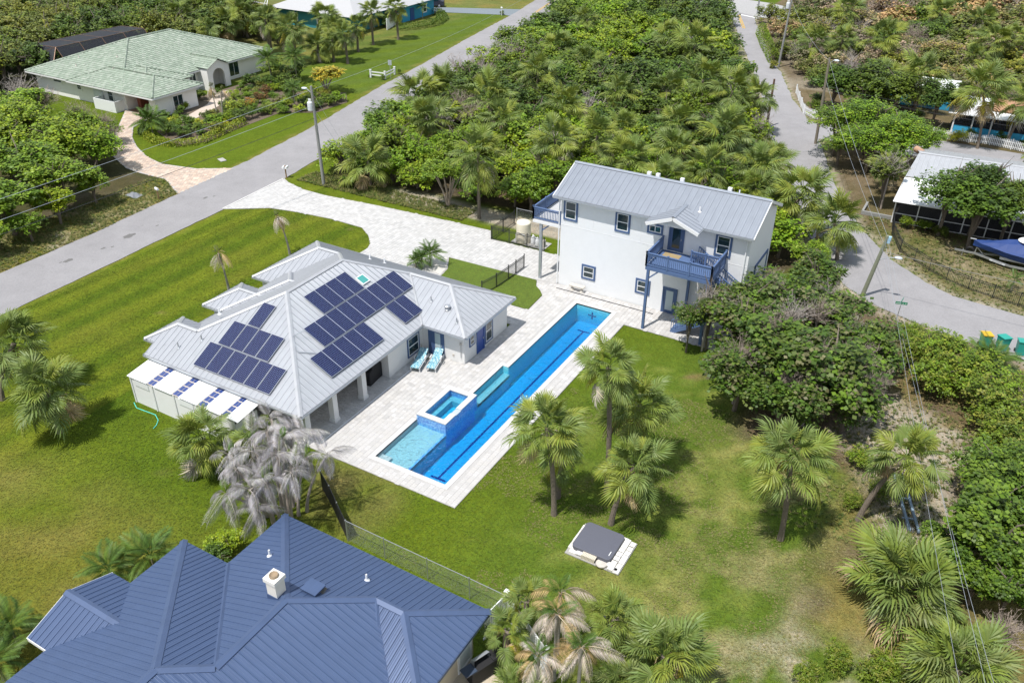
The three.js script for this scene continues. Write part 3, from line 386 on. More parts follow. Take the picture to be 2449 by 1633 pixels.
function doorIn(root, c, w, h, ax, frame, leaf, glassMat, o = {}) {
  const out = { 'z+': V(0, 0, 1), 'z-': V(0, 0, -1), 'x+': V(1, 0, 0), 'x-': V(-1, 0, 0) }[ax], s = V(0, 1, 0).cross(out), up = V(0, 1, 0), C = V(...c);
  const B = (g, du, dv, hw, hh, d0, d1) => g.obox(C.clone().addScaledVector(s, du).addScaledVector(up, dv).addScaledVector(out, (d0 + d1) / 2), s.clone().multiplyScalar(hw), up.clone().multiplyScalar(hh), out.clone().multiplyScalar((d1 - d0) / 2));
  const d = B(new GB(), 0, 0, w / 2, h / 2, 0.004, 0.035).to(root, 'door', leaf), T = 0.11;
  const g = new GB(); B(g, 0, h / 2 + T / 2, w / 2 + T, T / 2, 0, 0.07); B(g, -w / 2 - T / 2, 0, T / 2, h / 2, 0, 0.068); B(g, w / 2 + T / 2, 0, T / 2, h / 2, 0, 0.068); g.to(d, 'frame', frame);
  if (glassMat) B(new GB(), 0, 0.06, w * (o.gw ?? 0.26), h * (o.gh ?? 0.4), 0.035, 0.045).to(d, 'glazing', glassMat);
  B(new GB(), (o.side ?? 1) * w * 0.4, -0.05, 0.02, 0.07, 0.035, 0.09).to(d, 'handle', M.galv);
  return d;
}
function ventPipe(root, x, y, z, h = 0.35, r = 0.05, mat = M.galv) { const g = lathe([[0.13, 0], [0.14, 0.02], [r * 1.25, 0.1], [r, 0.13], [r, h], [r * 0.8, h], [r * 0.8, h - 0.06], [0, h - 0.06]], 10); const m = add(root, 'vent_pipe', g, mat); m.position.set(x, y, z); return m; }

// ---------------------------------------------------------------- the main house
const E1 = 2.5, SL = 0.495;
const house = thing('main_house', 'white single storey house with silver standing seam hip roof beside the pool', 'house');
{
  const h = house, S = 0.41, mt = M.roofSilver, X = V(1, 0, 0), Z = V(0, 0, 1);
  const xw = -42.67, xe = -29.61, zs = -27.6, zn = -46.1, rx = -36.14, y = (d) => E1 + SL * d, hr = y(6.53);
  const P1 = V(rx, hr, zs - 6.53), P2 = V(rx, hr, zn + 6.53), SW = V(xw, E1, zs), SE = V(xe, E1, zs), NE = V(xe, E1, zn), NW = V(xw, E1, zn);
  const J = V(-40.21, y(2.46), -30.06), A = V(-41.985, y(2.46), -30.06), C = V(-43.55, y(0.9), -28.5), N = V(xw, y(0.9), -28.5);
  roofFace(h, [SW, SE, P1, J, A, C, N], X, S, mt);
  roofFace(h, [SE, NE, P2, P1], Z, S, mt, 0.035, 0.1);
  roofFace(h, [NW, SW, P1, P2], Z, S, mt, 0.035, 0.1);
  // south-west bump-out
  const C2 = V(-43.55, C.y, -31.63), Aq = A; roofFace(h, [C, C2, Aq], Z, S, mt); roofFace(h, [C2, V(-41.77, C.y, -31.63), J, A], X, S, mt);
  // middle bump-out and the small hip above it
  const me = 2.93, hip = (x0, z0, z1, e, x1) => { const hw = (z0 - z1) / 2, zm = (z0 + z1) / 2, yr = e + SL * hw, ap = V(x0 + hw, yr, zm), en = V(x1, yr, zm), s = V(x0, e, z0), n = V(x0, e, z1); roofFace(h, [s, V(x1, e, z0), en, ap], X, S, mt); roofFace(h, [n, s, ap], Z, S, mt); roofFace(h, [V(x1, e, z1), n, ap, en], X, S, mt); cap(h, s, ap, M.capSilver, 0.26); cap(h, n, ap, M.capSilver, 0.26); cap(h, ap, en, M.capSilver, 0.26); return [s, n, ap, en]; };
  hip(-43.77, -33.56, -37.2, me, -39.6);
  hip(-42.12, -33.545, -40.4, me + 0.01, -38.0);
  // north-west bump-out: south and west faces
  const nwS = V(-44.55, E1, -38.96), nwN = V(-44.55, E1, zn), nwA = V(-40.98, y(3.57), -42.53), nwJ = V(-39.07, y(3.57), -42.53);
  roofFace(h, [nwS, V(-40.2, E1, -38.96), nwJ, nwA], X, S, mt); roofFace(h, [nwN, nwS, nwA], Z, S, mt);
  // east wing
  const wS = V(-26.19, E1, -39.57), wN = V(-26.19, E1, zn), wA = V(-29.45, y(3.265), -42.835), wJ = V(-32.88, y(3.265), -42.835);
  roofFace(h, [V(xe - 0.05, E1, -39.57), wS, wA, wJ], X, S, mt); roofFace(h, [wS, wN, wA], Z, S, mt);
  roofFace(h, [nwN, wN, wA, wJ, P2, nwJ, nwA].reverse(), X, S, mt);
  for (const [a, b] of [[SE, P1], [P1, P2], [J, P1], [A, J], [C, A], [C2, A], [P2, wJ], [wJ, wA], [wA, wS], [wA, wN], [nwS, nwA], [nwN, nwA], [nwA, nwJ], [nwJ, P2]]) cap(h, a, b, M.capSilver, 0.3);
  cap(h, V(xe - 0.02, E1 + 0.015, -39.57), wJ, M.capSilver, 0.2, 'valley_flashing');
  const ed = (a, b, o) => eaveEdge(h, a, b, o, M.trimWhite, M.gutter);
  ed(SW, SE, Z); ed(SE, V(xe, E1, -39.5), X); ed(V(xe + 0.05, E1, -39.57), wS, Z); ed(wS, wN, X); ed(wN, nwN, V(0, 0, -1)); ed(nwN, nwS, V(-1, 0, 0)); ed(nwS, V(xw - 0.1, E1, -38.96), Z); ed(V(xw, E1, -38.9), SW, V(-1, 0, 0)); ed(V(-43.77, me, -33.56), V(-42.2, me, -33.56), Z); ed(V(-43.77, me, -37.2), V(-43.77, me, -33.56), V(-1, 0, 0)); ed(C, N, Z); ed(C2, C, V(-1, 0, 0));
  // walls
  BX(h, 'wall', M.white, -42.15, -36.0, 0, 2.45, -45.7, -28.15); BX(h, 'wall', M.white, -36.0, -30.03, 0, 2.45, -45.7, -36.2); BX(h, 'wall', M.white, -30.03, -26.65, 0, 2.45, -45.74, -40.1);
  BX(h, 'wall', M.white, -44.1, -42.15, 0, 2.45, -45.72, -39.4); BX(h, 'wall', M.white, -43.3, -42.15, 0, 2.85, -36.75, -34.0); BX(h, 'wall', M.white, -43.1, -42.15, 0, 2.85, -31.2, -28.95);
  soffit(h, [[xw + 0.05, zs - 0.05], [xe - 0.05, zs - 0.05], [xe - 0.05, -36.2], [-36, -36.2], [-36, -28.1], [xw + 0.05, -28.1]], 2.4, M.trimWhite);
  for (const [x, z] of [[-30.08, -28.35], [-30.08, -30.76], [-30.08, -33.52]]) { const g = new GB(); g.box(x - 0.2, x + 0.2, 0.06, 2.4, z - 0.2, z + 0.2); const c = g.to(h, 'column', M.white); BX(c, 'column_base', M.white, x - 0.24, x + 0.24, 0.06, 0.28, z - 0.24, z + 0.24); }
  new GB().bar(V(-30.08, 2.3, -28.2), V(-30.08, 2.3, -36.2), 0.22, 0.3).to(h, 'porch_beam', M.trimWhite);
  // openings
  windowIn(h, [-30.03, 1.17, -38.95], 1.15, 1.3, 'x+', M.blueTrim, M.vinyl, { trim: 0.11 });
  doorIn(h, [-28.78, 1.0, -40.1], 0.82, 1.95, 'z+', M.blueTrim, M.blueTrim, M.frosted, { gw: 0.27, gh: 0.41, side: 1 });
  BX(h, 'door_sidelight_panel', M.blueTrim, -29.55, -29.31, 0.08, 2.1, -40.1, -40.05);
  windowIn(h, [-26.65, 1.5, -41.05], 0.5, 0.7, 'x+', M.blueTrim, M.vinyl, { trim: 0.1 });
  doorIn(h, [-26.65, 1.02, -42.1], 0.75, 1.95, 'x+', M.blueDoor, std(0.02, 0.07, 0.32, 0.3, { map: tMetal }), null);
  windowIn(h, [-26.65, 1.2, -43.2], 0.82, 1.65, 'x+', M.blueTrim, M.vinyl, { trim: 0.11 });
  windowIn(h, [-43.3, 1.4, -35.4], 1.4, 1.2, 'x-', M.blueTrim); windowIn(h, [-42.7, 1.5, -28.95], 0.6, 1.1, 'z+', M.blueTrim); windowIn(h, [-42.9, 1.45, -39.4], 0.9, 1.2, 'z+', M.blueTrim);
  for (const x of [-34.6, -32.4]) windowIn(h, [x, 1.15, -36.2], 1.5, 2.0, 'z+', M.trimWhite, M.vinyl, { slide: true });
  windowIn(h, [-36.0, 1.15, -31.6], 2.4, 2.05, 'x+', M.trimWhite, M.vinyl, { slide: true });
  new GB().tube([V(-26.72, 2.4, -40.16), V(-26.72, 0.1, -40.16)], 0.045, 6).to(h, 'downspout', M.vinyl); new GB().tube([V(-26.9, 0.5, -40.03), V(-26.9, 1.6, -40.03)], 0.025, 6).to(h, 'conduit', M.galv); BX(h, 'outlet_box', M.stone, -26.98, -26.86, 1.5, 1.66, -40.1, -40.0); BX(h, 'outlet_box', M.stone, -27.6, -27.48, 0.42, 0.6, -40.1, -40.05);
  // roof fittings
  const onE = (x, z) => V(x, E1 + SL * (xe - x), z), onS = (x, z) => V(x, E1 + SL * (zs - z), z), onWS = (x, z) => V(x, E1 + SL * (-39.57 - z), z);
  for (const p of [onWS(-30.05, -41.3), onWS(-27.4, -40.4), onS(-40.6, -28.7), onS(-39.4, -29.6)]) ventPipe(h, p.x, p.y - 0.03, p.z, 0.4, 0.045);
  { const p = onWS(-28.6, -41.1); const m = add(h, 'roof_vent', lathe([[0.2, 0], [0.2, 0.03], [0.13, 0.05], [0.13, 0.18], [0.24, 0.22], [0.22, 0.3], [0.05, 0.36], [0, 0.36]], 12), M.galv); m.position.copy(p); }
  for (const [x, z] of [[-37.6, -44.2], [-36.4, -44.4], [-40.0, -31.8]]) { const p = x > -39 ? V(x, E1 + SL * (z - zn), z) : V(x, E1 + SL * (x - xw) + 0.35, z); ventPipe(h, p.x, p.y - 0.05, p.z, 0.45, 0.06, M.vinyl); }
  { const sx = xe - 5.15 / 1.1158, c = onE(sx, -39.25), n = V(SL, 1, 0).normalize(), s = V(-1, SL, 0).normalize(); const sk = new GB().obox(c.clone().addScaledVector(n, 0.06), V(0, 0, 0.36), s.clone().multiplyScalar(0.36), n.clone().multiplyScalar(0.07)).to(h, 'skylight', M.vinyl); new GB().obox(c.clone().addScaledVector(n, 0.135), V(0, 0, 0.3), s.clone().multiplyScalar(0.3), n.clone().multiplyScalar(0.008)).to(sk, 'skylight_glass', new THREE.MeshPhysicalMaterial({ color: new THREE.Color().setRGB(0.03, 0.28, 0.26), roughness: 0.08, clearcoat: 1 })); }
  new GB().tube([onS(-33.0, -32.2).add(V(0, 0.1, 0)), V(-33.6, 4.5, -31.6), V(-32.6, 4.05, -31.0), onE(-31.9, -31.9).add(V(0, 0.08, 0))], 0.03, 5).to(h, 'conduit', M.gutter);
  // solar panels
  const panelG = new THREE.PlaneGeometry(0.965, 1.755), frameG = new GB().box(-0.505, 0.505, -0.9, 0.9, -0.045, -0.003).geo();
  const put = (c, right, up, n, label, group) => { const g = thing('solar_panel', label, 'solar panel', c.toArray(), 0, group); g.quaternion.setFromRotationMatrix(new THREE.Matrix4().makeBasis(right, up, n)); add(g, 'frame', frameG, M.solarFrame); add(g, 'cells', panelG, M.solar); const rail = add(g, 'mounting_rail', new GB().box(-0.5, 0.5, 0.4, 0.45, -0.14, -0.045).box(-0.5, 0.5, -0.45, -0.4, -0.14, -0.045).geo(), M.galv); return g; };
  const c = 1.1158, nE = V(SL, 1, 0).normalize(), uE = V(-1, SL, 0).normalize(), nS = V(0, 1, SL).normalize(), uS = V(0, SL, -1).normalize();
  const rowE = (d, z0, n) => { for (let i = 0; i < n; i++) { const x = xe - d / c; put(onE(x, z0 - (i + 0.5) * 1.026).addScaledVector(nE, 0.15), V(0, 0, -1), uE, nE, 'dark blue solar panel on the pool-side slope of the silver roof', 'solar panels on the pool-side roof slope'); } };
  rowE(5.42, -34.6, 4); rowE(3.55, -32.57, 9); rowE(1.68, -31.12, 5); rowE(1.68, -38.52, 2);
  const rowS = (d, x0, n) => { for (let i = 0; i < n; i++) put(onS(x0 + (i + 0.5) * 1.054, zs - d / c).addScaledVector(nS, 0.15), V(1, 0, 0), uS, nS, 'dark blue solar panel on the slope above the white lean-to', 'solar panels above the lean-to'); };
  rowS(1.42, -38.63, 6); rowS(3.28, -38.08, 4); rowS(5.14, -37.04, 1);
}
// lean-to shed along the south wall
{
  const t = thing('lean_to', 'low white lean-to shed with flat white panels and glazed strips under the silver eave', 'shed');
  const z0 = -25.95, z1 = -27.75, y0 = 1.95, y1 = 2.2, panel = std(0.8, 0.8, 0.8, 0.5, { map: tPlaster }), xs = [-42.3, -40.45, -39.65, -37.9, -37.15, -35.45, -34.75, -33.3]; // panel, strip, panel ...
  BX(t, 'wall', panel, -42.22, -33.35, 0, y0 - 0.08, z0 - 0.1, z0 - 0.04); BX(t, 'end_wall', panel, -42.24, -42.16, 0, y0, z1, z0 - 0.1); BX(t, 'end_wall', panel, -33.4, -33.32, 0, y0 - 0.4, z1, z0 - 0.1);
  for (const x of [-42.15, -40.2, -38.3, -36.4, -34.5]) BX(t, 'post', M.trimWhite, x - 0.05, x + 0.05, 0, y0 - 0.05, z0 - 0.04, z0 + 0.02);
  const W = [[-42.35, -40.6], [-40.0, -38.4], [-37.8, -36.25], [-35.65, -34.3], [-33.85, -32.9]];
  for (const [a, b] of W) { new GB().obox(V((a + b) / 2, (y0 + y1) / 2, (z0 + z1) / 2), V((b - a) / 2, 0, 0), V(0, 0.02, 0), V(0, (y0 - y1) / 2, (z0 - z1) / 2 + 0.05)).to(t, 'roof_panel', panel); }
  for (let i = 0; i + 1 < W.length; i++) { const a = W[i][1], b = W[i + 1][0], m = (a + b) / 2; const fr = new GB().obox(V(m, (y0 + y1) / 2 - 0.03, (z0 + z1) / 2), V((b - a) / 2, 0, 0), V(0, 0.015, 0), V(0, (y0 - y1) / 2, (z0 - z1) / 2)).to(t, 'glazed_strip', std(0.45, 0.4, 0.36, 0.7)); for (let k = 0; k < 4; k++) for (const s of [-1, 1]) { const f = (k + 0.5) / 4, zz = lerp(z0, z1, f), yy = lerp(y0, y1, f); new GB().obox(V(m + s * (b - a) * 0.23, yy - 0.008, zz), V((b - a) * 0.2, 0, 0), V(0, 0.006, 0), V(0, (y0 - y1) * 0.1, (z0 - z1) * 0.1)).to(fr, 'pane', new THREE.MeshPhysicalMaterial({ color: new THREE.Color().setRGB(0.02, 0.05, 0.2), roughness: 0.12, clearcoat: 0.8 })); } }
  for (const x of [-41.2, -37.3]) BX(t, 'shutter', M.vinyl, x - 0.62, x + 0.62, y0 - 0.55, y0 - 0.15, z0 - 0.04, z0 - 0.0);
  tag(new GB().tube([V(-42.2, 0.03, -25.8), V(-41.6, 0.03, -25.5), V(-40.8, 0.03, -25.55), V(-40, 0.03, -25.6), V(-39.4, 0.03, -25.3), V(-39.1, 0.03, -24.9), V(-39.0, 0.03, -24.6)], 0.025, 5).to(scene, 'garden_hose', std(0.1, 0.6, 0.5, 0.5)), 'pale turquoise garden hose lying along the base of the white lean-to', 'hose');
}
// ---------------------------------------------------------------- the two-storey garage house
const rail = (root, a, b, y, H, mat, o = {}) => { // balusters singly, with rails and posts
  const A = V(a[0], y, a[1]), B = V(b[0], y, b[1]), L = A.distanceTo(B), n = Math.round(L / 0.14), up = (p, h) => p.clone().add(V(0, h, 0));
  new GB().bar(up(A, H), up(B, H), 0.12, 0.05).to(root, 'handrail', mat); new GB().bar(up(A, H - 0.12), up(B, H - 0.12), 0.05, 0.09).to(root, 'top_rail', mat); new GB().bar(up(A, 0.12), up(B, 0.12), 0.05, 0.09).to(root, 'bottom_rail', mat);
  const g = new GB().box(-0.02, 0.02, 0.14, H - 0.14, -0.02, 0.02).geo(); for (let i = 1; i < n; i++) { const m = add(root, 'baluster', g, mat); m.position.copy(A.clone().lerp(B, i / n)); }
  for (let i = 0; i <= (o.posts ?? 1); i++) { const p = A.clone().lerp(B, i / (o.posts ?? 1)); const m = new GB().box(p.x - 0.05, p.x + 0.05, y, y + H + 0.06, p.z - 0.05, p.z + 0.05).to(root, 'rail_post', mat); new GB().box(p.x - 0.07, p.x + 0.07, y + H + 0.06, y + H + 0.09, p.z - 0.07, p.z + 0.07).to(m, 'post_cap', mat); }
};
{
  const h = thing('garage_house', 'tall white two-storey garage house with grey metal gable roof and blue trim', 'house');
  const zf = -53.77, zb = -60.03, xl = -26.6, xr = -12.1, X = V(1, 0, 0), Z = V(0, 0, 1), mt = M.roofGrey;
  const wall = new GB(); wall.box(xl, xr, 0, 7.42, zb, zf); wall.to(h, 'wall', M.whiteB);
  for (const x of [xl, xr]) { const k = x < -20 ? -1 : 1, q = [V(x, 7.42, zf), V(x, 7.42, zb), V(x, 8.95, -56.9)]; new GB().poly(k < 0 ? q.reverse() : q).to(h, 'gable_wall', M.whiteB); }
  const eL = V(-27.1, 7.56, -53.28), eR = V(-11.85, 7.56, -53.28), rL = V(-27.1, 9.08, -56.9), rR = V(-11.85, 9.08, -56.9), bL = V(-27.1, 7.56, -60.52), bR = V(-11.85, 7.56, -60.52);
  roofFace(h, [eL, eR, rR, rL], X, 0.462, mt, 0.04); roofFace(h, [bR, bL, rL, rR], X, 0.462, mt, 0.04);
  cap(h, rL, rR, M.capGrey, 0.36); eaveEdge(h, eL, V(-19.3, 7.56, -53.28), Z, M.trimWhite, M.gutter); eaveEdge(h, V(-15.4, 7.56, -53.28), eR, Z, M.trimWhite, M.gutter); eaveEdge(h, bL, bR, V(0, 0, -1), M.trimWhite, M.gutter);
  soffit(h, [[-27.05, -53.32], [-11.9, -53.32], [-11.9, zf], [-27.05, zf]], 7.4, M.trimWhite);
  for (const [a, b] of [[eL, rL], [rL, bL], [eR, rR], [rR, bR]]) new GB().bar(a.clone().add(V(0, -0.1, 0)), b.clone().add(V(0, -0.1, 0)), 0.05, 0.2).to(h, 'rake_board', M.trimWhite);
  // entrance gable
  const gz = -52.3, gA = V(-17.32, 8.3, gz), gL = V(-19.25, 7.55, gz), gR = V(-15.4, 7.55, gz), gB = V(-17.32, 8.3, -55.0);
  roofFace(h, [gL, gA, gB, V(-19.25, 7.55, -53.3)], Z, 0.42, mt, 0.04, 0, 'porch_roof_panel'); roofFace(h, [gA, gR, V(-15.4, 7.55, -53.3), gB], Z, 0.42, mt, 0.04, 0, 'porch_roof_panel');
  cap(h, gA, gB, M.capGrey, 0.28); for (const [a, b] of [[gL, gA], [gA, gR]]) new GB().bar(a.clone().add(V(0, -0.13, 0.02)), b.clone().add(V(0, -0.13, 0.02)), 0.05, 0.24).to(h, 'gable_board', M.trimWhite);
  new GB().poly([V(-18.6, 7.42, gz - 0.35), V(-16.05, 7.42, gz - 0.35), V(-16.3, 7.75, gz - 0.35), V(-17.32, 8.15, gz - 0.35), V(-18.35, 7.75, gz - 0.35)]).to(h, 'gable_face', M.whiteB);
  for (const s of [-1, 1]) BX(h, 'gable_return', M.trimWhite, -17.32 + s * 1.58 - 0.32, -17.32 + s * 1.58 + 0.32, 7.36, 7.44, -53.75, gz - 0.1);
  new GB().bar(V(-19.25, 7.47, -53.3), V(-19.25, 7.47, gz), 0.1, 0.1).to(h, 'gutter', M.gutter); new GB().bar(V(-15.4, 7.47, -53.3), V(-15.4, 7.47, gz), 0.1, 0.1).to(h, 'gutter', M.gutter);
  // joints in the stucco
  for (const [x0, x1, y0, y1] of [[xl, -18.3, 5.16, 5.185], [-13.6, xr, 5.16, 5.185], [-23.9, -23.88, 5.19, 7.35], [-20.1, -20.08, 5.19, 7.35]]) BX(h, 'stucco_joint', M.trimWhite, x0, x1, y0, y1, zf, zf + 0.012);
  const wd = (x, y, w, hh, o) => windowIn(h, [x, y, zf], w, hh, 'z+', M.blueTrim, M.vinyl, { trim: 0.15, ...o });
  wd(-25.79, 6.45, 0.88, 1.35); wd(-21.55, 6.45, 0.9, 1.3); wd(-19.02, 6.5, 0.9, 0.5, { slide: true }); wd(-13.97, 6.4, 0.9, 1.35); wd(-24.04, 1.7, 0.88, 0.92); wd(-19.54, 1.68, 0.88, 0.92);
  doorIn(h, [-17.38, 6.16, zf], 0.95, 2.02, 'z+', M.blueTrim, M.blueTrim, M.glass, { gw: 0.3, gh: 0.4 }); doorIn(h, [-17.38, 1.05, zf], 0.92, 2.0, 'z+', M.blueTrim, M.blueTrim, M.frosted, { gw: 0.3, gh: 0.4 });
  const gd = BX(h, 'garage_door', M.trimWhite, xr, xr + 0.04, 0, 4.2, -59.1, -56.2); new GB().box(xr, xr + 0.08, 0, 4.35, -56.2, -56.0).box(xr, xr + 0.08, 0, 4.35, -59.3, -59.1).box(xr, xr + 0.082, 4.2, 4.38, -59.3, -56.0).to(gd, 'frame', M.blueTrim);
  for (const x of [-26.75, -12.35]) new GB().tube([V(x, 7.4, -53.5), V(x + (x < -20 ? 0.05 : 0), 7.1, -53.69), V(x + (x < -20 ? 0.05 : 0), 0.1, -53.69)], 0.05, 6).to(h, 'downspout', M.vinyl);
  for (const [x, y, z] of [[-16.2, 8.1, -54.6], [-14.4, 8.7, -57.6]]) ventPipe(h, x, y, z, 0.4, 0.05, M.vinyl);
  for (const x of [-21.3, -20.6, -18.7, -15.1]) BX(h, 'roof_box', M.vinyl, x - 0.14, x + 0.14, 8.7, 9.12, -57.75, -57.5);
  new GB().obox(V(-18.13, 6.95, -53.72), V(0.07, 0, 0), V(0, 0.1, 0), V(0, 0, 0.05)).to(h, 'wall_light', M.vinyl);
  // front balcony
  const fy = 5.1, bx0 = -18.32, bx1 = -13.66, bz = -50.62, D = M.blueDeck, sw = -52.35;   // stairwell behind sw, east of -15.7
  const nB = 22; for (let i = 0; i < nB; i++) { const z0 = lerp(bz, -53.72, i / nB), z1 = lerp(bz, -53.72, (i + 1) / nB); BX(h, 'deck_board', D, bx0, z1 < sw ? -15.72 : bx1, fy - 0.04, fy, z1 + 0.004, z0 - 0.004); }
  new GB().bar(V(bx0, fy - 0.16, bz), V(bx1, fy - 0.16, bz), 0.06, 0.24).bar(V(bx0, fy - 0.16, bz), V(bx0, fy - 0.16, -53.7), 0.06, 0.24).bar(V(bx1, fy - 0.16, bz), V(bx1, fy - 0.16, -53.7), 0.06, 0.24).to(h, 'rim_joist', D);
  const jo = new GB(); for (let i = 1; i < 9; i++) { const x = lerp(bx0, bx1, i / 9); jo.bar(V(x, fy - 0.14, bz), V(x, fy - 0.14, x > -15.7 ? sw : -53.7), 0.05, 0.18); } jo.to(h, 'joist', D);
  rail(h, [bx0, bz], [bx1, bz], fy, 1.0, D, { posts: 3 }); rail(h, [bx0, -53.66], [bx0, bz], fy, 1.0, D, { posts: 1 }); rail(h, [bx1, bz], [bx1, -53.66], fy, 1.0, D, { posts: 1 }); rail(h, [-15.7, sw], [bx1, sw], fy, 1.0, D, { posts: 2 });
  for (const [x, z] of [[-18.13, -50.68], [-16.0, -53.5], [-13.8, -50.68], [-13.8, -52.4]]) BX(h, 'balcony_post', D, x - 0.09, x + 0.09, 0.06, fy - 0.28, z - 0.09, z + 0.09);
  for (const [a, b] of [[[-18.13, 4.1], [-17.4, 4.82]]]) new GB().bar(V(a[0], a[1], -50.68), V(b[0], b[1], -50.68), 0.09, 0.09).to(h, 'brace', D);
  tag(new GB().box(-17.95, -16.7, fy + 0.002, fy + 0.015, -53.35, -52.6).to(scene, 'door_mat', std(0.38, 0.29, 0.15, 0.95, { map: tGrain })), 'tan door mat lying in front of the upper blue door', 'mat');
  // stairs: upper flight down to the east, landing, lower flight back to the west
  const flight = (x0, y0, x1, y1, z0, z1, n) => { for (let i = 0; i < n; i++) { const f = (i + 0.5) / n, x = lerp(x0, x1, f), y = lerp(y0, y1, (i + 1) / (n + 1)); BX(h, 'stair_tread', D, x - 0.16, x + 0.16, y - 0.04, y, z0 + 0.04, z1 - 0.04); }
    for (const z of [z0, z1]) { new GB().bar(V(x0, y0 - 0.2, z), V(x1, y1 - 0.05, z), 0.05, 0.26).to(h, 'stringer', D); new GB().bar(V(x0, y0 + 0.95, z), V(x1, y1 + 0.95, z), 0.07, 0.05).to(h, 'stair_handrail', D); const k = Math.round(Math.abs(x1 - x0) / 0.16), g = new GB().box(-0.018, 0.018, 0, 0.9, -0.018, 0.018).geo(); for (let i = 0; i <= k; i++) { const m = add(h, 'stair_baluster', g, D); m.position.set(lerp(x0, x1, i / k), lerp(y0, y1, i / k) + 0.04, z); } } };
  flight(-15.6, 5.05, -12.0, 2.75, -53.6, -52.55, 13); flight(-12.0, 2.75, -16.2, 0.1, -52.3, -51.25, 15);
  BX(h, 'landing', D, -12.0, -10.8, 2.62, 2.75, -53.6, -51.2); for (const [x, z] of [[-10.9, -51.3], [-10.9, -53.5], [-11.9, -51.3]]) BX(h, 'landing_post', D, x - 0.07, x + 0.07, 0, 3.7, z - 0.07, z + 0.07);
  // side balcony on the west wall
  const sx = -28.98, sfy = 5.1; const nS2 = 16; for (let i = 0; i < nS2; i++) { const x0 = lerp(sx, xl, i / nS2), x1 = lerp(sx, xl, (i + 1) / nS2); BX(h, 'side_deck_board', std(0.55, 0.56, 0.57, 0.7, { map: tGrain }), x0 + 0.004, x1 - 0.004, sfy - 0.04, sfy, -59.9, -53.72); }
  new GB().bar(V(sx, sfy - 0.15, -53.7), V(xl, sfy - 0.15, -53.7), 0.05, 0.22).bar(V(sx, sfy - 0.15, -53.7), V(sx, sfy - 0.15, -59.9), 0.05, 0.22).to(h, 'side_rim_joist', M.trimWhite);
  rail(h, [sx, -53.75], [xl - 0.06, -53.75], sfy, 1.0, D); rail(h, [sx, -59.85], [sx, -53.75], sfy, 1.0, D, { posts: 3 });
  for (const z of [-53.85, -59.7]) BX(h, 'side_post', M.gutter, -28.42, -28.22, 0.06, sfy - 0.26, z - 0.1, z + 0.1); new GB().bar(V(-28.3, 4.2, -53.85), V(-27.6, 4.8, -53.85), 0.1, 0.1).to(h, 'brace', D);
}

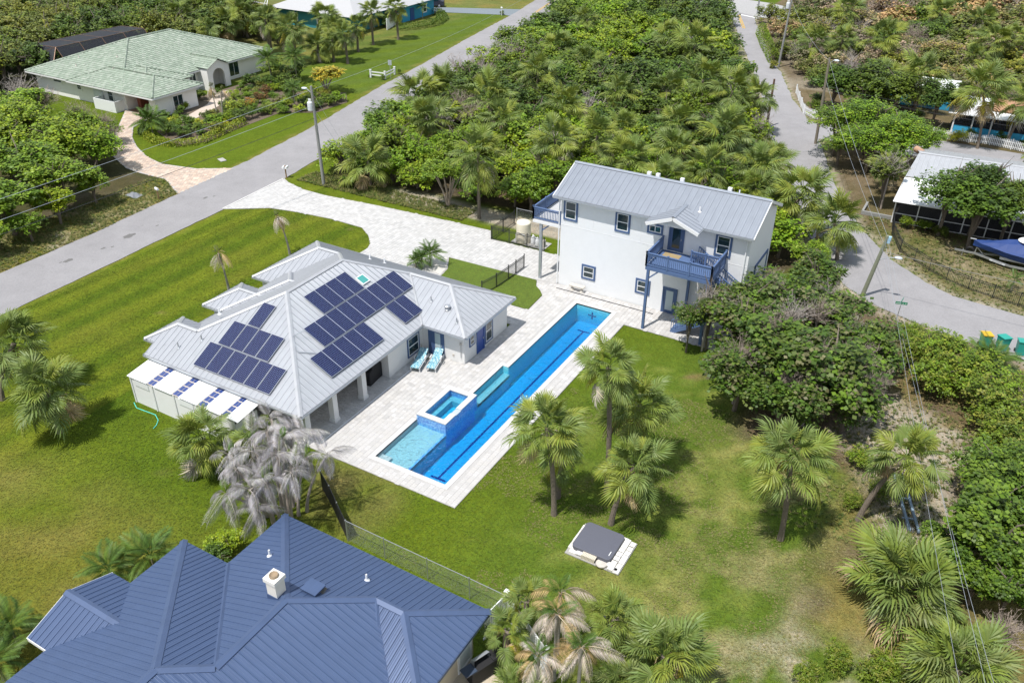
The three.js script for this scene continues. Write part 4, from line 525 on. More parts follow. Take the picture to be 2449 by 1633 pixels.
// ---------------------------------------------------------------- the neighbour's blue-roofed house in front
{
  const h = thing('blue_roof_house', 'cream house with broad blue metal hip roof and a white chimney', 'house');
  const e = 2.6, s = 0.385, X = V(1, 0, 0), Z = V(0, 0, 1), mt = M.roofBlue, S = 0.302;
  const zn = -21.16, xw1 = -24.8, xe1 = -14.5, A = V(-19.65, e + s * 5.15, zn + 5.15);
  const zn3 = -17.45, xw3 = -27.65, zs3 = -0.8, hw3 = 6.575, ap3 = V(xw3 + hw3, e + s * hw3, zn3 + hw3), as3 = V(xw3 + hw3, e + s * hw3, zs3 - hw3);
  const Rj = V(-19.65, A.y, -12.29), xe2 = -13.08, zs2 = -15.96, hw2 = 2.6, r2e = V(xe2 - hw2, e + s * hw2, zn + hw2), r2w = V(xe1 - hw2, e + s * hw2, zn + hw2);
  // north face shared by the main block and the east wing
  roofFace(h, [V(xw1, e, zn), A, r2w, r2e, V(xe2, e, zn)], X, S, mt, 0.026);
  roofFace(h, [V(xe1, e, zn + 0.01), V(xe1, e, zs3), as3, ap3, Rj, A], Z, S, mt, 0.026);             // east slope
  roofFace(h, [V(xw1, e, zn3 + 6), V(xw1, e, zn), A, Rj], Z, S, mt, 0.026, 0.05);               // west slope of the north block
  roofFace(h, [V(xw3, e, zn3), V(xe1 - 3.3, e, zn3), ap3.clone().lerp(V(xe1, e, zn3), 0.0001), ap3], X, S, mt, 0.03);
  roofFace(h, [V(xw3, e, zn3), ap3, Rj, V(xw1 + 0.02, e + 0.008, zn3)], X, S, mt, 0.03);
  roofFace(h, [V(xw3, e, zn3), V(xw3, e, zs3), as3, ap3], Z, S, mt, 0.026, 0.1);
  roofFace(h, [V(xw3, e, zs3), V(xe1, e, zs3), as3], X, S, mt, 0.026);
  roofFace(h, [V(xe2, e, zn), V(xe2, e, zs2), r2e], Z, S, mt, 0.026); roofFace(h, [V(xe2, e, zs2), V(xe1 - 0.6, e, zs2), r2w, r2e], X, S, mt, 0.05);
  // west porch gable
  const gx = -28.87, gr = V(gx, 3.37, -12.38), ge = V(-24.9, 3.37, -12.38), gn = V(gx, e, -14.44), gs = V(gx, e, -10.32);
  roofFace(h, [gn, V(-26.8, e, -14.44), ge, gr], X, S, mt, 0.03); roofFace(h, [gs, V(-26.8, e, -10.32), ge, gr], X, S, mt, 0.03);
  for (const [a, b] of [[V(xw1, e, zn), A], [A, r2w], [r2w, r2e], [r2e, V(xe2, e, zn)], [r2e, V(xe2, e, zs2)], [A, Rj], [Rj, ap3], [ap3, as3], [V(xw3, e, zn3), ap3], [gr, ge], [as3, V(xe1, e, zs3)], [as3, V(xw3, e, zs3)]]) cap(h, a, b, M.capBlue, 0.36);
  cap(h, V(xw1 + 0.05, e + 0.02, zn3), Rj, M.capBlue, 0.24, 'valley_flashing'); cap(h, V(xe1 - 0.5, e + 0.02, zs2), r2w, M.capBlue, 0.24, 'valley_flashing');
  for (const [a, b] of [[V(xw1, e, zn), V(xe2, e, zn)], [V(xe2, e, zn), V(xe2, e, zs2)], [V(xw1, e, zn), V(xw1, e, zn3)], [V(xw3, e, zn3), V(xw1, e, zn3)], [V(xw3, e, zn3), V(xw3, e, zs3)], [gn, gr], [gr, gs], [gs, V(xw3, e, -10.32)]]) new GB().bar(a.clone().add(V(0, -0.1, 0)), b.clone().add(V(0, -0.1, 0)), 0.05, 0.17).to(h, 'fascia', gr === b || gr === a || b.x === xw3 && a === gs ? M.trimWhite : M.capBlue);
  soffit(h, [[xw1 + 0.04, zn + 0.04], [xe2 - 0.04, zn + 0.04], [xe2 - 0.04, zs2], [xe1, zs2], [xe1, zs3], [xw3, zs3], [xw3, zn3], [xw1, zn3]], 2.52, M.cream);
  BX(h, 'wall', M.cream, -24.2, -13.65, 0, 2.5, -20.6, -16.5); BX(h, 'wall', M.cream, -27.1, -15.1, 0, 2.5, -16.5, -1.4);
  windowIn(h, [-13.65, 1.15, -19.9], 0.9, 1.95, 'x+', M.vinyl, M.vinyl, { trim: 0.09, pane: std(0.6, 0.66, 0.66, 0.2) });
  for (const z of [-13.9, -10.9]) BX(h, 'porch_post', M.trimWhite, -28.6, -28.4, 0, 2.5, z - 0.1, z + 0.1);
  // chimney
  const c = BX(h, 'chimney', std(0.74, 0.70, 0.62, 0.8, { map: tPlaster, bumpMap: tGrainB, bumpScale: 0.006 }), -20.55, -20.03, 4.1, 5.2, -16.47, -15.95); BX(c, 'chimney_cap', std(0.76, 0.73, 0.67, 0.8, { map: tPlaster }), -20.61, -19.97, 5.2, 5.4, -16.53, -15.89);
  const po = add(c, 'flue', lathe([[0.17, 0], [0.2, 0], [0.2, 0.1], [0.16, 0.1], [0.14, 0.02], [0, 0.02]], 8), std(0.36, 0.27, 0.18, 0.9, { map: tGrain })); po.position.set(-20.29, 5.4, -16.21); new GB().box(-20.58, -20.0, 4.2, 4.5, -16.5, -15.92).to(c, 'flashing', M.capBlue);
  // roof vent box
  const vb = new GB().box(-19.6, -19.0, 3.98, 4.28, -17.5, -17.0).to(h, 'vent_box', std(0.16, 0.15, 0.13, 0.6)); new GB().obox(V(-19.3, 4.33, -17.25), V(0.4, 0, 0), V(0, 0.03, 0), V(0, 0, 0.34)).to(vb, 'vent_cap', M.roofBlue); new GB().obox(V(-19.3, 4.02, -17.25), V(0.42, 0, 0), V(0, 0.02, 0.008), V(0, -0.14, 0.36)).to(vb, 'vent_flange', std(0.16, 0.15, 0.13, 0.6));
  const on = (x, z) => e + s * (z - zn); for (const [x, z] of [[-22.9, -18.3], [-18.3, -19.4]]) { const y = x < -20 ? e + s * (x - xw1) : on(x, z); ventPipe(h, x, y - 0.03, z, 0.38, 0.05, M.vinyl); }
}
// ---------------------------------------------------------------- tile-roofed house across the west road
function tileFace(b, pts, eave, row, col, tones) {   // barrel tiles laid in courses, one short hump for each
  const u = eave.clone().normalize(), n = V(0, 0, 0); for (let i = 0; i < pts.length; i++) n.add(pts[i].clone().cross(pts[(i + 1) % pts.length])); n.normalize(); if (n.y < 0) n.negate(); const w = n.clone().cross(u); if (w.y < 0) w.negate();
  const P2 = pts.map((q) => [q.dot(u), q.dot(w)]), o = pts[0].clone(), at = (a, c, h) => o.clone().addScaledVector(u, a - o.dot(u)).addScaledVector(w, c - o.dot(w)).addScaledVector(n, h);
  const us = P2.map((q) => q[0]), ws = P2.map((q) => q[1]);
  for (let c = Math.min(...ws); c < Math.max(...ws); c += row) for (let a = Math.min(...us); a < Math.max(...us); a += col) { if (!inPoly(a + col / 2, c + row / 2, P2)) continue; const t = pick(tones), v = rr(0.88, 1.1); b.col = [t[0] * v, t[1] * v, t[2] * v]; const L = 0.075, hh = [0.02, 0.075, 0.02], cols = [0, col * 0.5, col];
    for (let k = 0; k < 2; k++) b.quad(at(a + cols[k], c - 0.03, hh[k] + 0.045), at(a + cols[k + 1], c - 0.03, hh[k + 1] + 0.045), at(a + cols[k + 1], c + row, hh[k + 1]), at(a + cols[k], c + row, hh[k])); b.quad(at(a, c - 0.03, 0), at(a + col, c - 0.03, 0), at(a + col * 0.72, c - 0.03, 0.1), at(a + col * 0.28, c - 0.03, 0.1)); }
}
{
  const h = thing('tile_roof_house', 'white house with pale green barrel tile roof across the road', 'house');
  const e = 2.65, s = 0.354, b = new GB(), under = new GB(), X = V(1, 0, 0), Z = V(0, 0, 1), tones = [[0.24, 0.29, 0.225], [0.265, 0.315, 0.25], [0.215, 0.265, 0.205], [0.295, 0.335, 0.275]]; srand(8);
  const caps = [], face = (pts, ev) => { tileFace(b, pts, ev, 0.40, 0.33, tones); under.poly(pts.map((q) => q.clone().add(V(0, -0.02, 0)))); };
  const hip = (x0, x1, z0, z1) => { const hw = Math.min(x1 - x0, z1 - z0) / 2, y = e + s * hw, al = z1 - z0 > x1 - x0, a = al ? V((x0 + x1) / 2, y, z1 - hw) : V(x1 - hw, y, (z0 + z1) / 2), c = al ? V((x0 + x1) / 2, y, z0 + hw) : V(x0 + hw, y, (z0 + z1) / 2), SW = V(x0, e, z1), SE = V(x1, e, z1), NE = V(x1, e, z0), NW = V(x0, e, z0);
    if (al) { face([SW, SE, a], X); face([SE, NE, c, a], Z); face([NE, NW, c], X); face([NW, SW, a, c], Z); caps.push([SW, a], [SE, a], [NE, c], [NW, c], [a, c]); } else { face([SW, SE, a, c], X); face([SE, NE, a], Z); face([NE, NW, c, a], X); face([NW, SW, c], Z); caps.push([SE, a], [NE, a], [SW, c], [NW, c], [a, c]); } };
  hip(-112.8, -93.7, -92.6, -66.7); hip(-104, -87.9, -74.3, -66.4); hip(-104, -91.9, -76.4, -68.6);
  const pg = [V(-92.2, 3.9, -81.0), V(-92.2, 2.95, -83.0), V(-92.2, 2.95, -79.0), V(-99, 3.9, -81.0)]; face([pg[1], pg[0], pg[3], V(-97, 2.95, -83.0)], X); face([pg[2], pg[0], pg[3], V(-97, 2.95, -79.0)], X); caps.push([pg[0], pg[3]]);
  const r = b.to(h, 'roof', M.tileGreen); under.to(r, 'roof_deck', std(0.2, 0.26, 0.2, 0.9)); b.col = null;
  for (const [p, q] of caps) { const g = new GB(); const n = Math.max(2, Math.round(p.distanceTo(q) / 0.42)); for (let i = 0; i < n; i++) { const A = p.clone().lerp(q, i / n), B = p.clone().lerp(q, (i + 1.05) / n); A.y += 0.1; B.y += 0.07; const t = pick(tones), v = rr(0.9, 1.1); g.col = [t[0] * v, t[1] * v, t[2] * v]; g.tube([A, B], 0.13, 5); } g.to(r, 'ridge_tiles', M.tileGreen); }
  const W = std(0.8, 0.79, 0.76, 0.8, { map: tPlaster });
  BX(h, 'wall', W, -112, -94.4, 0, 2.6, -91.8, -67.5); BX(h, 'wall', W, -89.7, -88.6, 0, 2.6, -67.6, -67.2); BX(h, 'wall', W, -88.9, -88.6, 0, 2.6, -73.6, -67.6); BX(h, 'wall', W, -94.4, -88.9, 0, 2.6, -73.6, -73.3); BX(h, 'wall', W, -94.4, -89.7, 2.15, 2.6, -67.6, -67.2); BX(h, 'wall', W, -94.4, -92.6, 0, 2.6, -76, -73.6);
  BX(h, 'garage_floor', std(0.3, 0.17, 0.11, 0.6), -94.3, -88.9, 0.02, 0.06, -73.3, -67.4); BX(h, 'cabinet', std(0.3, 0.1, 0.06, 0.6), -94.3, -93.7, 0.06, 1.7, -72.8, -69); BX(h, 'cabinet', M.interior, -93.4, -90.5, 0.06, 1.5, -73.2, -72.7);
  for (const [x, y, z, w, hh, ax] of [[-88.6, 1.25, -70.6, 1.5, 1.6, 'x+'], [-94.4, 1.3, -78.2, 1.1, 1.9, 'x+'], [-94.4, 1.35, -85.6, 1.8, 1.9, 'x+'], [-107.5, 2.0, -67.5, 1.6, 0.5, 'z+'], [-97.2, 1.5, -67.5, 0.9, 1.4, 'z+'], [-103.2, 1.7, -67.5, 0.8, 0.6, 'z+']]) windowIn(h, [x, y, z], w, hh, ax, W, M.vinyl, { trim: 0.16, slide: ax === 'x+' });
  BX(h, 'shutter', std(0.66, 0.69, 0.74, 0.5, { map: tMetal }), -100.4, -98.6, 0.5, 2.35, -67.5, -67.42);
  const fn = new GB(); fn.box(-98.6, -94.8, 0, 1.35, -66.1, -66.0).box(-98.7, -98.6, 0, 1.35, -67.5, -66.0).box(-94.8, -94.7, 0, 1.35, -67.5, -66.0); fn.to(h, 'fence_panel', M.vinyl);
  // arched porch
  const arch = new THREE.Shape(); arch.moveTo(-1.9, 0); arch.lineTo(-1.9, 2.9); arch.lineTo(0, 3.8); arch.lineTo(1.9, 2.9); arch.lineTo(1.9, 0); arch.lineTo(1.05, 0); arch.lineTo(1.05, 1.6); arch.absarc(0, 1.6, 1.05, 0, Math.PI, false); arch.lineTo(-1.05, 0); arch.closePath();
  const ag = new THREE.ExtrudeGeometry(arch, { depth: 0.3, bevelEnabled: false }); ag.rotateY(Math.PI / 2); const am = add(h, 'porch_arch', ag, W); am.position.set(-92.7, 0, -81); BX(h, 'porch_wall', W, -94.4, -92.7, 0, 2.8, -82.9, -82.7); BX(h, 'porch_wall', W, -94.4, -92.7, 0, 2.8, -79.3, -79.1);
  for (const q of [[[-93.7, -92.6], [-93.7, -74.3], X], [[-87.9, -74.3], [-87.9, -66.4], X], [[-112.8, -66.7], [-104, -66.7], Z], [[-104, -66.4], [-87.9, -66.4], Z]]) new GB().bar(V(q[0][0], e - 0.1, q[0][1]), V(q[1][0], e - 0.1, q[1][1]), 0.1, 0.18).to(h, 'fascia', M.trimWhite);
  for (const [x, z] of [[-107, -71], [-105.6, -69.4], [-101, -72.4], [-99, -70]]) ventPipe(h, x, e + s * (-66.7 - z) + 0.04, z, 0.3, 0.07, M.stone);
  // pool cage behind
  const c = thing('pool_cage', 'dark mesh pool enclosure with bronze frame behind the green tile roof', 'screen enclosure'); const fr = [], cy = 4.6, P = (x, y, z) => V(x, y, z);
  const zs = [-71.6, -75.2, -78.8, -82.4, -86]; for (const z of zs) { const q = [P(-119, 0, z), P(-119, 2.7, z), P(-117.4, cy, z), P(-112.4, cy + 0.2, z), P(-111, 3.1, z)]; for (let i = 0; i + 1 < q.length; i++) new GB().bar(q[i], q[i + 1], 0.07, 0.07).to(c, 'frame_bar', M.bronze); }
  for (let i = 0; i + 1 < zs.length; i++) for (const [x0, y0, x1, y1] of [[-119, 0, -119, 2.7], [-119, 2.7, -117.4, cy], [-117.4, cy, -112.4, cy + 0.2], [-112.4, cy + 0.2, -111, 3.1]]) { new GB().quad(P(x0, y0, zs[i]), P(x1, y1, zs[i]), P(x1, y1, zs[i + 1]), P(x0, y0, zs[i + 1])).to(c, 'mesh_panel', M.screen); new GB().bar(P(x0, y0, zs[i]), P(x0, y0, zs[i + 1]), 0.06, 0.06).to(c, 'frame_bar', M.bronze); }
  const front = [P(-119, 2.7, zs[0] + 2), P(-117.4, cy, zs[0]), P(-112.4, cy + 0.2, zs[0]), P(-111, 2.8, zs[0] + 2)]; for (const [i, j, k] of [[0, 1, 2], [0, 2, 3]]) { new GB().tri(front[i], front[j], front[k]).to(c, 'mesh_panel', M.screen); } for (const [i, j] of [[0, 1], [1, 3], [2, 3], [0, 2]]) new GB().bar(front[i], front[j], 0.07, 0.07).to(c, 'frame_bar', M.bronze);
}
// ---------------------------------------------------------------- houses farther off
{
  const h = thing('teal_house', 'teal house with grey shingle roof far up the west road', 'house'), X = V(1, 0, 0);
  const roof = (x0, x1, z0, z1, e, s) => { const hw = Math.min(x1 - x0, z1 - z0) / 2, y = e + s * hw, zm = (z0 + z1) / 2, xm = (x0 + x1) / 2, al = x1 - x0 > z1 - z0, a = al ? V(x1 - hw, y, zm) : V(xm, y, z1 - hw), c = al ? V(x0 + hw, y, zm) : V(xm, y, z0 + hw), g = new GB(), SW = V(x0, e, z1), SE = V(x1, e, z1), NE = V(x1, e, z0), NW = V(x0, e, z0); if (al) g.poly([SW, SE, a, c]).poly([SE, NE, a]).poly([NE, NW, c, a]).poly([NW, SW, c]); else g.poly([SW, SE, a]).poly([SE, NE, c, a]).poly([NE, NW, c]).poly([NW, SW, a, c]); g.poly([NW, NE, SE, SW]); g.to(h, 'roof', M.shingle); };
  roof(-117, -97.5, -134, -116.2, 2.8, 0.4); roof(-108, -96.2, -140, -128, 2.85, 0.4);
  BX(h, 'wall', std(0.03, 0.2, 0.24, 0.7), -116, -99, 0, 2.8, -133, -117.2); BX(h, 'wall', M.aqua, -107, -97.2, 0, 2.85, -139, -129);
  for (const [x, z] of [[-112, -117.2], [-106, -117.2], [-102, -117.2]]) windowIn(h, [x, 1.5, z], 1.4, 1.2, 'z+', M.trimWhite); BX(h, 'door', M.blueDoor, -97.2, -97.1, 0, 2.1, -132.6, -131.4); windowIn(h, [-97.2, 1.5, -136], 1, 1.4, 'x+', M.trimWhite);
  for (let i = 0; i < 3; i++) { const a = [-97.2, -125.5], b = [-95.2, -123.0]; }
  const f = thing('vinyl_fence', 'white vinyl panel fence beside the teal house', 'fence'); for (let i = 0; i < 4; i++) { const x = lerp(-95.8, -98.7, i / 4), z = lerp(-122.6, -131.9, i / 4), x2 = lerp(-95.8, -98.7, (i + 1) / 4), z2 = lerp(-122.6, -131.9, (i + 1) / 4); new GB().bar(V(x, 0.9, z), V(x2, 0.9, z2), 0.05, 1.7).to(f, 'panel', M.vinyl); BX(f, 'post', M.vinyl, x - 0.07, x + 0.07, 0, 1.95, z - 0.07, z + 0.07); }
  const c = thing('screen_enclosure', 'white framed pool screen beside the teal house', 'screen enclosure'); for (const [a, b] of [[[-124, 0, -118], [-124, 3, -118]], [[-124, 3, -118], [-118, 3, -117]], [[-118, 0, -117], [-118, 3, -117]], [[-124, 3, -118], [-121, 4.6, -121]], [[-118, 3, -117], [-121, 4.6, -121]], [[-121, 0, -117.5], [-121, 4.6, -121]]]) new GB().bar(V(...a), V(...b), 0.09, 0.09).to(c, 'frame_bar', M.vinyl);
  // clipped curving hedge
  // car on the blue driveway
  const k = thing('parked_car', 'dark blue and silver car parked on the grey driveway of the teal house', 'car', [-101.4, 0.03, -144.6], 0.5);
  const sh = new THREE.Shape([[-2.2, 0.35], [-2.25, 0.8], [-2.0, 1.0], [-1.2, 1.08], [-0.6, 1.55], [0.9, 1.6], [1.7, 1.1], [2.2, 1.0], [2.25, 0.4]].map((q) => new THREE.Vector2(...q)));
  const g = new THREE.ExtrudeGeometry(sh, { depth: 1.5, bevelEnabled: true, bevelSize: 0.12, bevelThickness: 0.14, bevelSegments: 3 }); g.translate(0, 0, -0.75); add(k, 'body', g, std(0.06, 0.065, 0.09, 0.25, { metalness: 0.5 }));
  new GB().box(-0.9, 1.2, 1.12, 1.5, -0.9, 0.9).to(k, 'window', M.glass); for (const x of [-1.4, 1.4]) for (const z of [-0.85, 0.85]) { const w = add(k, 'wheel', new THREE.CylinderGeometry(0.34, 0.34, 0.22, 14), M.black); w.rotation.x = Math.PI / 2; w.position.set(x, 0.34, z); const rm = add(w, 'rim', new THREE.CylinderGeometry(0.2, 0.2, 0.24, 10), M.galv); } for (const z of [-0.6, 0.6]) new GB().box(-2.4, -2.3, 0.72, 0.88, z - 0.2, z + 0.2).to(k, 'headlight', M.vinyl);
}
{ // screened-porch house on the east road
  const h = thing('screen_porch_house', 'low house with silver metal roof and dark screened porch behind the black fence', 'house'), X = V(1, 0, 0);
  roofFace(h, [V(-6.0, 2.55, -86.2), V(12, 2.55, -87.4), V(12, 3.8, -91.5), V(-5.6, 3.8, -90.2)], X, 0.45, M.capSilver, 0.04); roofFace(h, [V(12, 2.7, -96.6), V(-6.6, 2.7, -95.4), V(-5.6, 3.8, -90.2), V(12, 3.8, -91.5)], X, 0.45, M.capSilver, 0.04); cap(h, V(-5.6, 3.8, -90.2), V(12, 3.8, -91.5), M.capSilver, 0.3);
  new GB().obox(V(3, 2.5, -83.1), V(9.0, 0, -0.6), V(0, 0.03, 0), V(0, 0.1, -3.2)).to(h, 'porch_roof', M.whiteB);
  BX(h, 'wall', M.white, -5.4, 12, 0, 2.55, -95, -86.4);
  const xs = [-5.8, -3.8, -1.9, 0, 1.9, 3.8, 5.7, 7.6, 9.5]; for (let i = 0; i < xs.length; i++) { const x = xs[i], z = -80.4 - (x + 5.8) * 0.06; BX(h, 'porch_post', M.trimWhite, x - 0.05, x + 0.05, 0, 2.45, z - 0.05, z + 0.05); if (i + 1 < xs.length) { const x2 = xs[i + 1], z2 = -80.4 - (x2 + 5.8) * 0.06; for (const y of [0.08, 0.95, 2.35]) new GB().bar(V(x, y, z), V(x2, y, z2), 0.06, 0.07).to(h, 'porch_rail', M.trimWhite); new GB().quad(V(x, 0.1, z - 0.03), V(x2, 0.1, z2 - 0.03), V(x2, 2.35, z2 - 0.03), V(x, 2.35, z - 0.03)).to(h, 'screen_panel', M.screen); } }
  new GB().quad(V(-5.8, 0.1, -80.5), V(-5.8, 0.1, -86), V(-5.8, 2.4, -86), V(-5.8, 2.4, -80.5)).to(h, 'screen_panel', M.screen); BX(h, 'porch_floor', std(0.12, 0.1, 0.09, 0.9), -5.8, 12, 0.03, 0.07, -86.3, -80.6); BX(h, 'porch_back_wall', M.interior, -5.4, 12, 0.07, 2.4, -86.4, -86.3);
  new GB().box(-8.6, -5.9, 0, 0.35, -81.1, -80.9).box(-8.6, -8.4, 0, 0.35, -83.5, -81.1).to(h, 'timber_edging', M.greyPole);
  const v = add(h, 'roof_tank', lathe([[0, 0], [0.3, 0], [0.32, 0.8], [0.2, 0.95], [0, 0.98]], 10), std(0.42, 0.26, 0.17, 0.9)); v.position.set(-5.4, 3.2, -92.2); v.rotation.z = 1.2;
}
{ // bright blue house behind a picket fence
  const h = thing('bright_blue_house', 'bright blue house with white flat roof and dark screened windows behind the picket fence', 'house');
  BX(h, 'wall', M.skyBlue, -4.3, 14, 0, 1.0, -120, -112.2); BX(h, 'wall', M.skyBlue, -4.3, 14, 2.2, 2.35, -120, -112.2); BX(h, 'porch_back_wall', M.interior, -4.2, 14, 1, 2.2, -115, -114.6); for (let x = -4.2; x < 14; x += 2.0) { BX(h, 'post', M.trimWhite, x - 0.08, x + 0.08, 0, 2.3, -112.25, -112.05); BX(h, 'screen_panel', M.screen, x + 0.08, x + 1.92, 1.0, 2.2, -112.2, -112.15); }
  new GB().obox(V(5, 2.62, -115.2), V(10, 0, 0), V(0, 0.04, 0), V(0, 0.22, -3.6)).to(h, 'roof', M.whiteB); new GB().obox(V(3.4, 2.9, -116.2), V(4, 0, 0), V(0, 0.03, 0), V(0, 0.16, -2.2)).to(h, 'roof_patch', M.terracotta);
  const g = thing('blue_wall_building', 'blue walled building in the shade of the dark oaks', 'house'); BX(g, 'wall', M.aqua, -14, -5.5, 0, 2.6, -126, -121.5); BX(g, 'roof', M.whiteB, -14.4, -5.1, 2.6, 2.75, -126.4, -121.1); windowIn(g, [-9.6, 1.5, -121.5], 1.2, 1.1, 'z+', M.trimWhite);
}

// ---------------------------------------------------------------- things on the deck and lawn
{ // sun loungers
  const make = (label) => { const t = thing('sun_lounger', label, 'sun lounger', [0, 0, 0], 0, 'sun loungers on the pool deck'); const W = 0.62;
    for (const s of [-1, 1]) new GB().bar(V(s * W / 2, 0.3, 0), V(s * W / 2, 0.3, -1.95), 0.05, 0.06).to(t, 'side_rail', M.vinyl);
    for (const [x, z] of [[-1, -0.1], [1, -0.1], [-1, -1.2], [1, -1.2], [-1, -1.85], [1, -1.85]]) BX(t, 'leg', M.vinyl, x * W / 2 - 0.03, x * W / 2 + 0.03, 0, 0.29, z - 0.03, z + 0.03);
    for (const s of [-1, 1]) new GB().bar(V(s * (W / 2 + 0.05), 0.55, -0.95), V(s * (W / 2 + 0.05), 0.55, -1.35), 0.06, 0.04).bar(V(s * (W / 2 + 0.05), 0.3, -1.0), V(s * (W / 2 + 0.05), 0.55, -1.0), 0.04, 0.04).to(t, 'armrest', M.vinyl);
    const cu = (a, b, y0, y1, name) => { const d = V(0, y1 - y0, b - a), L = d.length(); const m = new GB().obox(V(0, (y0 + y1) / 2 + 0.04, (a + b) / 2), V(W / 2 - 0.02, 0, 0), V(0, 0.035, 0), d.multiplyScalar(0.485)).to(t, name, M.cushion); return m; };
    cu(0.02, -0.62, 0.33, 0.34, 'cushion'); cu(-0.63, -1.15, 0.34, 0.34, 'cushion'); cu(-1.16, -1.62, 0.345, 0.5, 'back_cushion'); cu(-1.63, -2.02, 0.505, 0.64, 'back_cushion');
    return t; };
  const a = make('white sun lounger with blue patterned cushion nearest the coiled hose and window'); a.position.set(-28.95, 0.075, -37.55); a.rotation.y = 0.28;
  const b = make('white sun lounger with blue patterned cushion nearest the frosted glass door'); b.position.set(-28.02, 0.075, -38.05); b.rotation.y = 0.28;
  const pts = []; for (let i = 0; i < 60; i++) { const q = i / 60 * 4 * 6.283, r = 0.3 + 0.05 * Math.sin(i * 1.7) + i * 0.001; pts.push(V(-29.45 + Math.cos(q) * r, 0.09 + i * 0.001, -39.45 + Math.sin(q) * r * 0.8)); } pts.push(V(-29.8, 0.15, -39.75), V(-29.95, 0.5, -39.8), V(-29.98, 0.8, -39.75));
  tag(new GB().tube(pts, 0.014, 5).to(scene, 'coiled_hose', std(0.33, 0.27, 0.16, 0.7)), 'coiled tan hose on the deck by the white wall', 'hose');
}
{ // covered grill under the porch roof
  const t = thing('covered_grill', 'barbecue under a black cover at the edge of the porch', 'grill', [-30.9, 0.07, -35.6], 0.1);
  const sh = new THREE.Shape([[-0.85, 0], [-0.82, 0.9], [-0.5, 1.02], [-0.42, 1.3], [0.38, 1.3], [0.5, 1.0], [0.8, 0.88], [0.86, 0]].map((q) => new THREE.Vector2(...q))); const g = new THREE.ExtrudeGeometry(sh, { depth: 0.5, bevelEnabled: true, bevelSize: 0.06, bevelThickness: 0.1, bevelSegments: 3 }); g.translate(0, 0, -0.25); g.rotateY(Math.PI / 2); add(t, 'cover', g, M.black);
}
{ // bench
  const t = thing('stone_bench', 'pale stone bench with carved legs against the garage house wall', 'bench', [-24.75, 0.07, -53.35]); new GB().box(-0.62, 0.62, 0.4, 0.48, -0.2, 0.2).to(t, 'seat', M.stone); for (const x of [-0.42, 0.42]) { const m = add(t, 'leg', lathe([[0.18, 0], [0.18, 0.06], [0.11, 0.12], [0.08, 0.2], [0.12, 0.3], [0.18, 0.4]], 8), M.stone); m.position.x = x; }
}
{ // hot tub with cover on a slab
  const t = thing('covered_hot_tub', 'sunken hot tub with grey cover framed by loose white pavers on the lawn', 'hot tub', [-11.45, 0, -29.3]);
  BX(t, 'slab', M.concrete, -1.5, 1.45, 0, 0.06, -1.2, 1.2);
  const s = new THREE.Shape(), r = 0.22, w = 1.05, l = 0.98; s.moveTo(-w + r, -l); s.lineTo(w - r, -l); s.absarc(w - r, -l + r, r, -Math.PI / 2, 0); s.lineTo(w, l - r); s.absarc(w - r, l - r, r, 0, Math.PI / 2); s.lineTo(-w + r, l); s.absarc(-w + r, l - r, r, Math.PI / 2, Math.PI); s.lineTo(-w, -l + r); s.absarc(-w + r, -l + r, r, Math.PI, Math.PI * 1.5);
  const g = new THREE.ExtrudeGeometry(s, { depth: 0.18, bevelEnabled: true, bevelSize: 0.02, bevelThickness: 0.03, bevelSegments: 2 }); g.rotateX(-Math.PI / 2); g.translate(-0.25, 0.18, -0.12); add(t, 'cover', g, M.spaCover); new GB().box(0.62, 0.66, 0.4, 0.42, 0.3, 0.6).to(t, 'handle', M.vinyl); BX(t, 'tub_side', M.darkMetal, -1.26, 0.76, 0.06, 0.2, -1.05, 0.82);
  srand(3); const pv = new GB().box(-0.19, 0.19, 0, 0.07, -0.14, 0.14).geo(), pm = [std(0.7, 0.68, 0.64, 0.85), std(0.62, 0.6, 0.56, 0.85), std(0.74, 0.72, 0.69, 0.85)];
  const put = (x, y, z, q = 0) => { const m = add(t, 'loose_paver', pv, pick(pm)); m.position.set(x, y, z); m.rotation.y = q + rr(-0.06, 0.06); };
  for (let i = 0; i < 7; i++) for (let j = 0; j < 2; j++) put(0.98 + j * 0.3, 0.062 + (j ? 0 : 0.075), -0.95 + i * 0.33, Math.PI / 2); for (let i = 0; i < 5; i++) put(-0.9 + i * 0.42, 0.062, -1.1); for (let i = 0; i < 5; i++) put(-1.36, 0.062, -0.8 + i * 0.36, Math.PI / 2); for (let i = 0; i < 3; i++) put(-1.15 + i * 0.4, 0.062 + (i % 2) * 0.075, 0.95); put(-1.2, 0.14, 0.72); put(0.9, 0.14, 0.9); put(1.1, 0.062, 1.06);
  const sl = new GB().box(-0.03, 0.03, 0, 0.26, -0.16, 0.16).geo(); for (let i = 0; i < 10; i++) { const m = add(t, 'edging_block', sl, std(0.62, 0.56, 0.46, 0.9)); m.position.set(-0.62 + i * 0.075, 0.062, 1.0); m.rotation.z = -0.15; }
  const ro = add(t, 'round_stepping_stone', lathe([[0, 0], [0.3, 0], [0.3, 0.1], [0.24, 0.12], [0, 0.12]], 16), M.stone); ro.position.set(0.45, 0.062, 1.0);
}
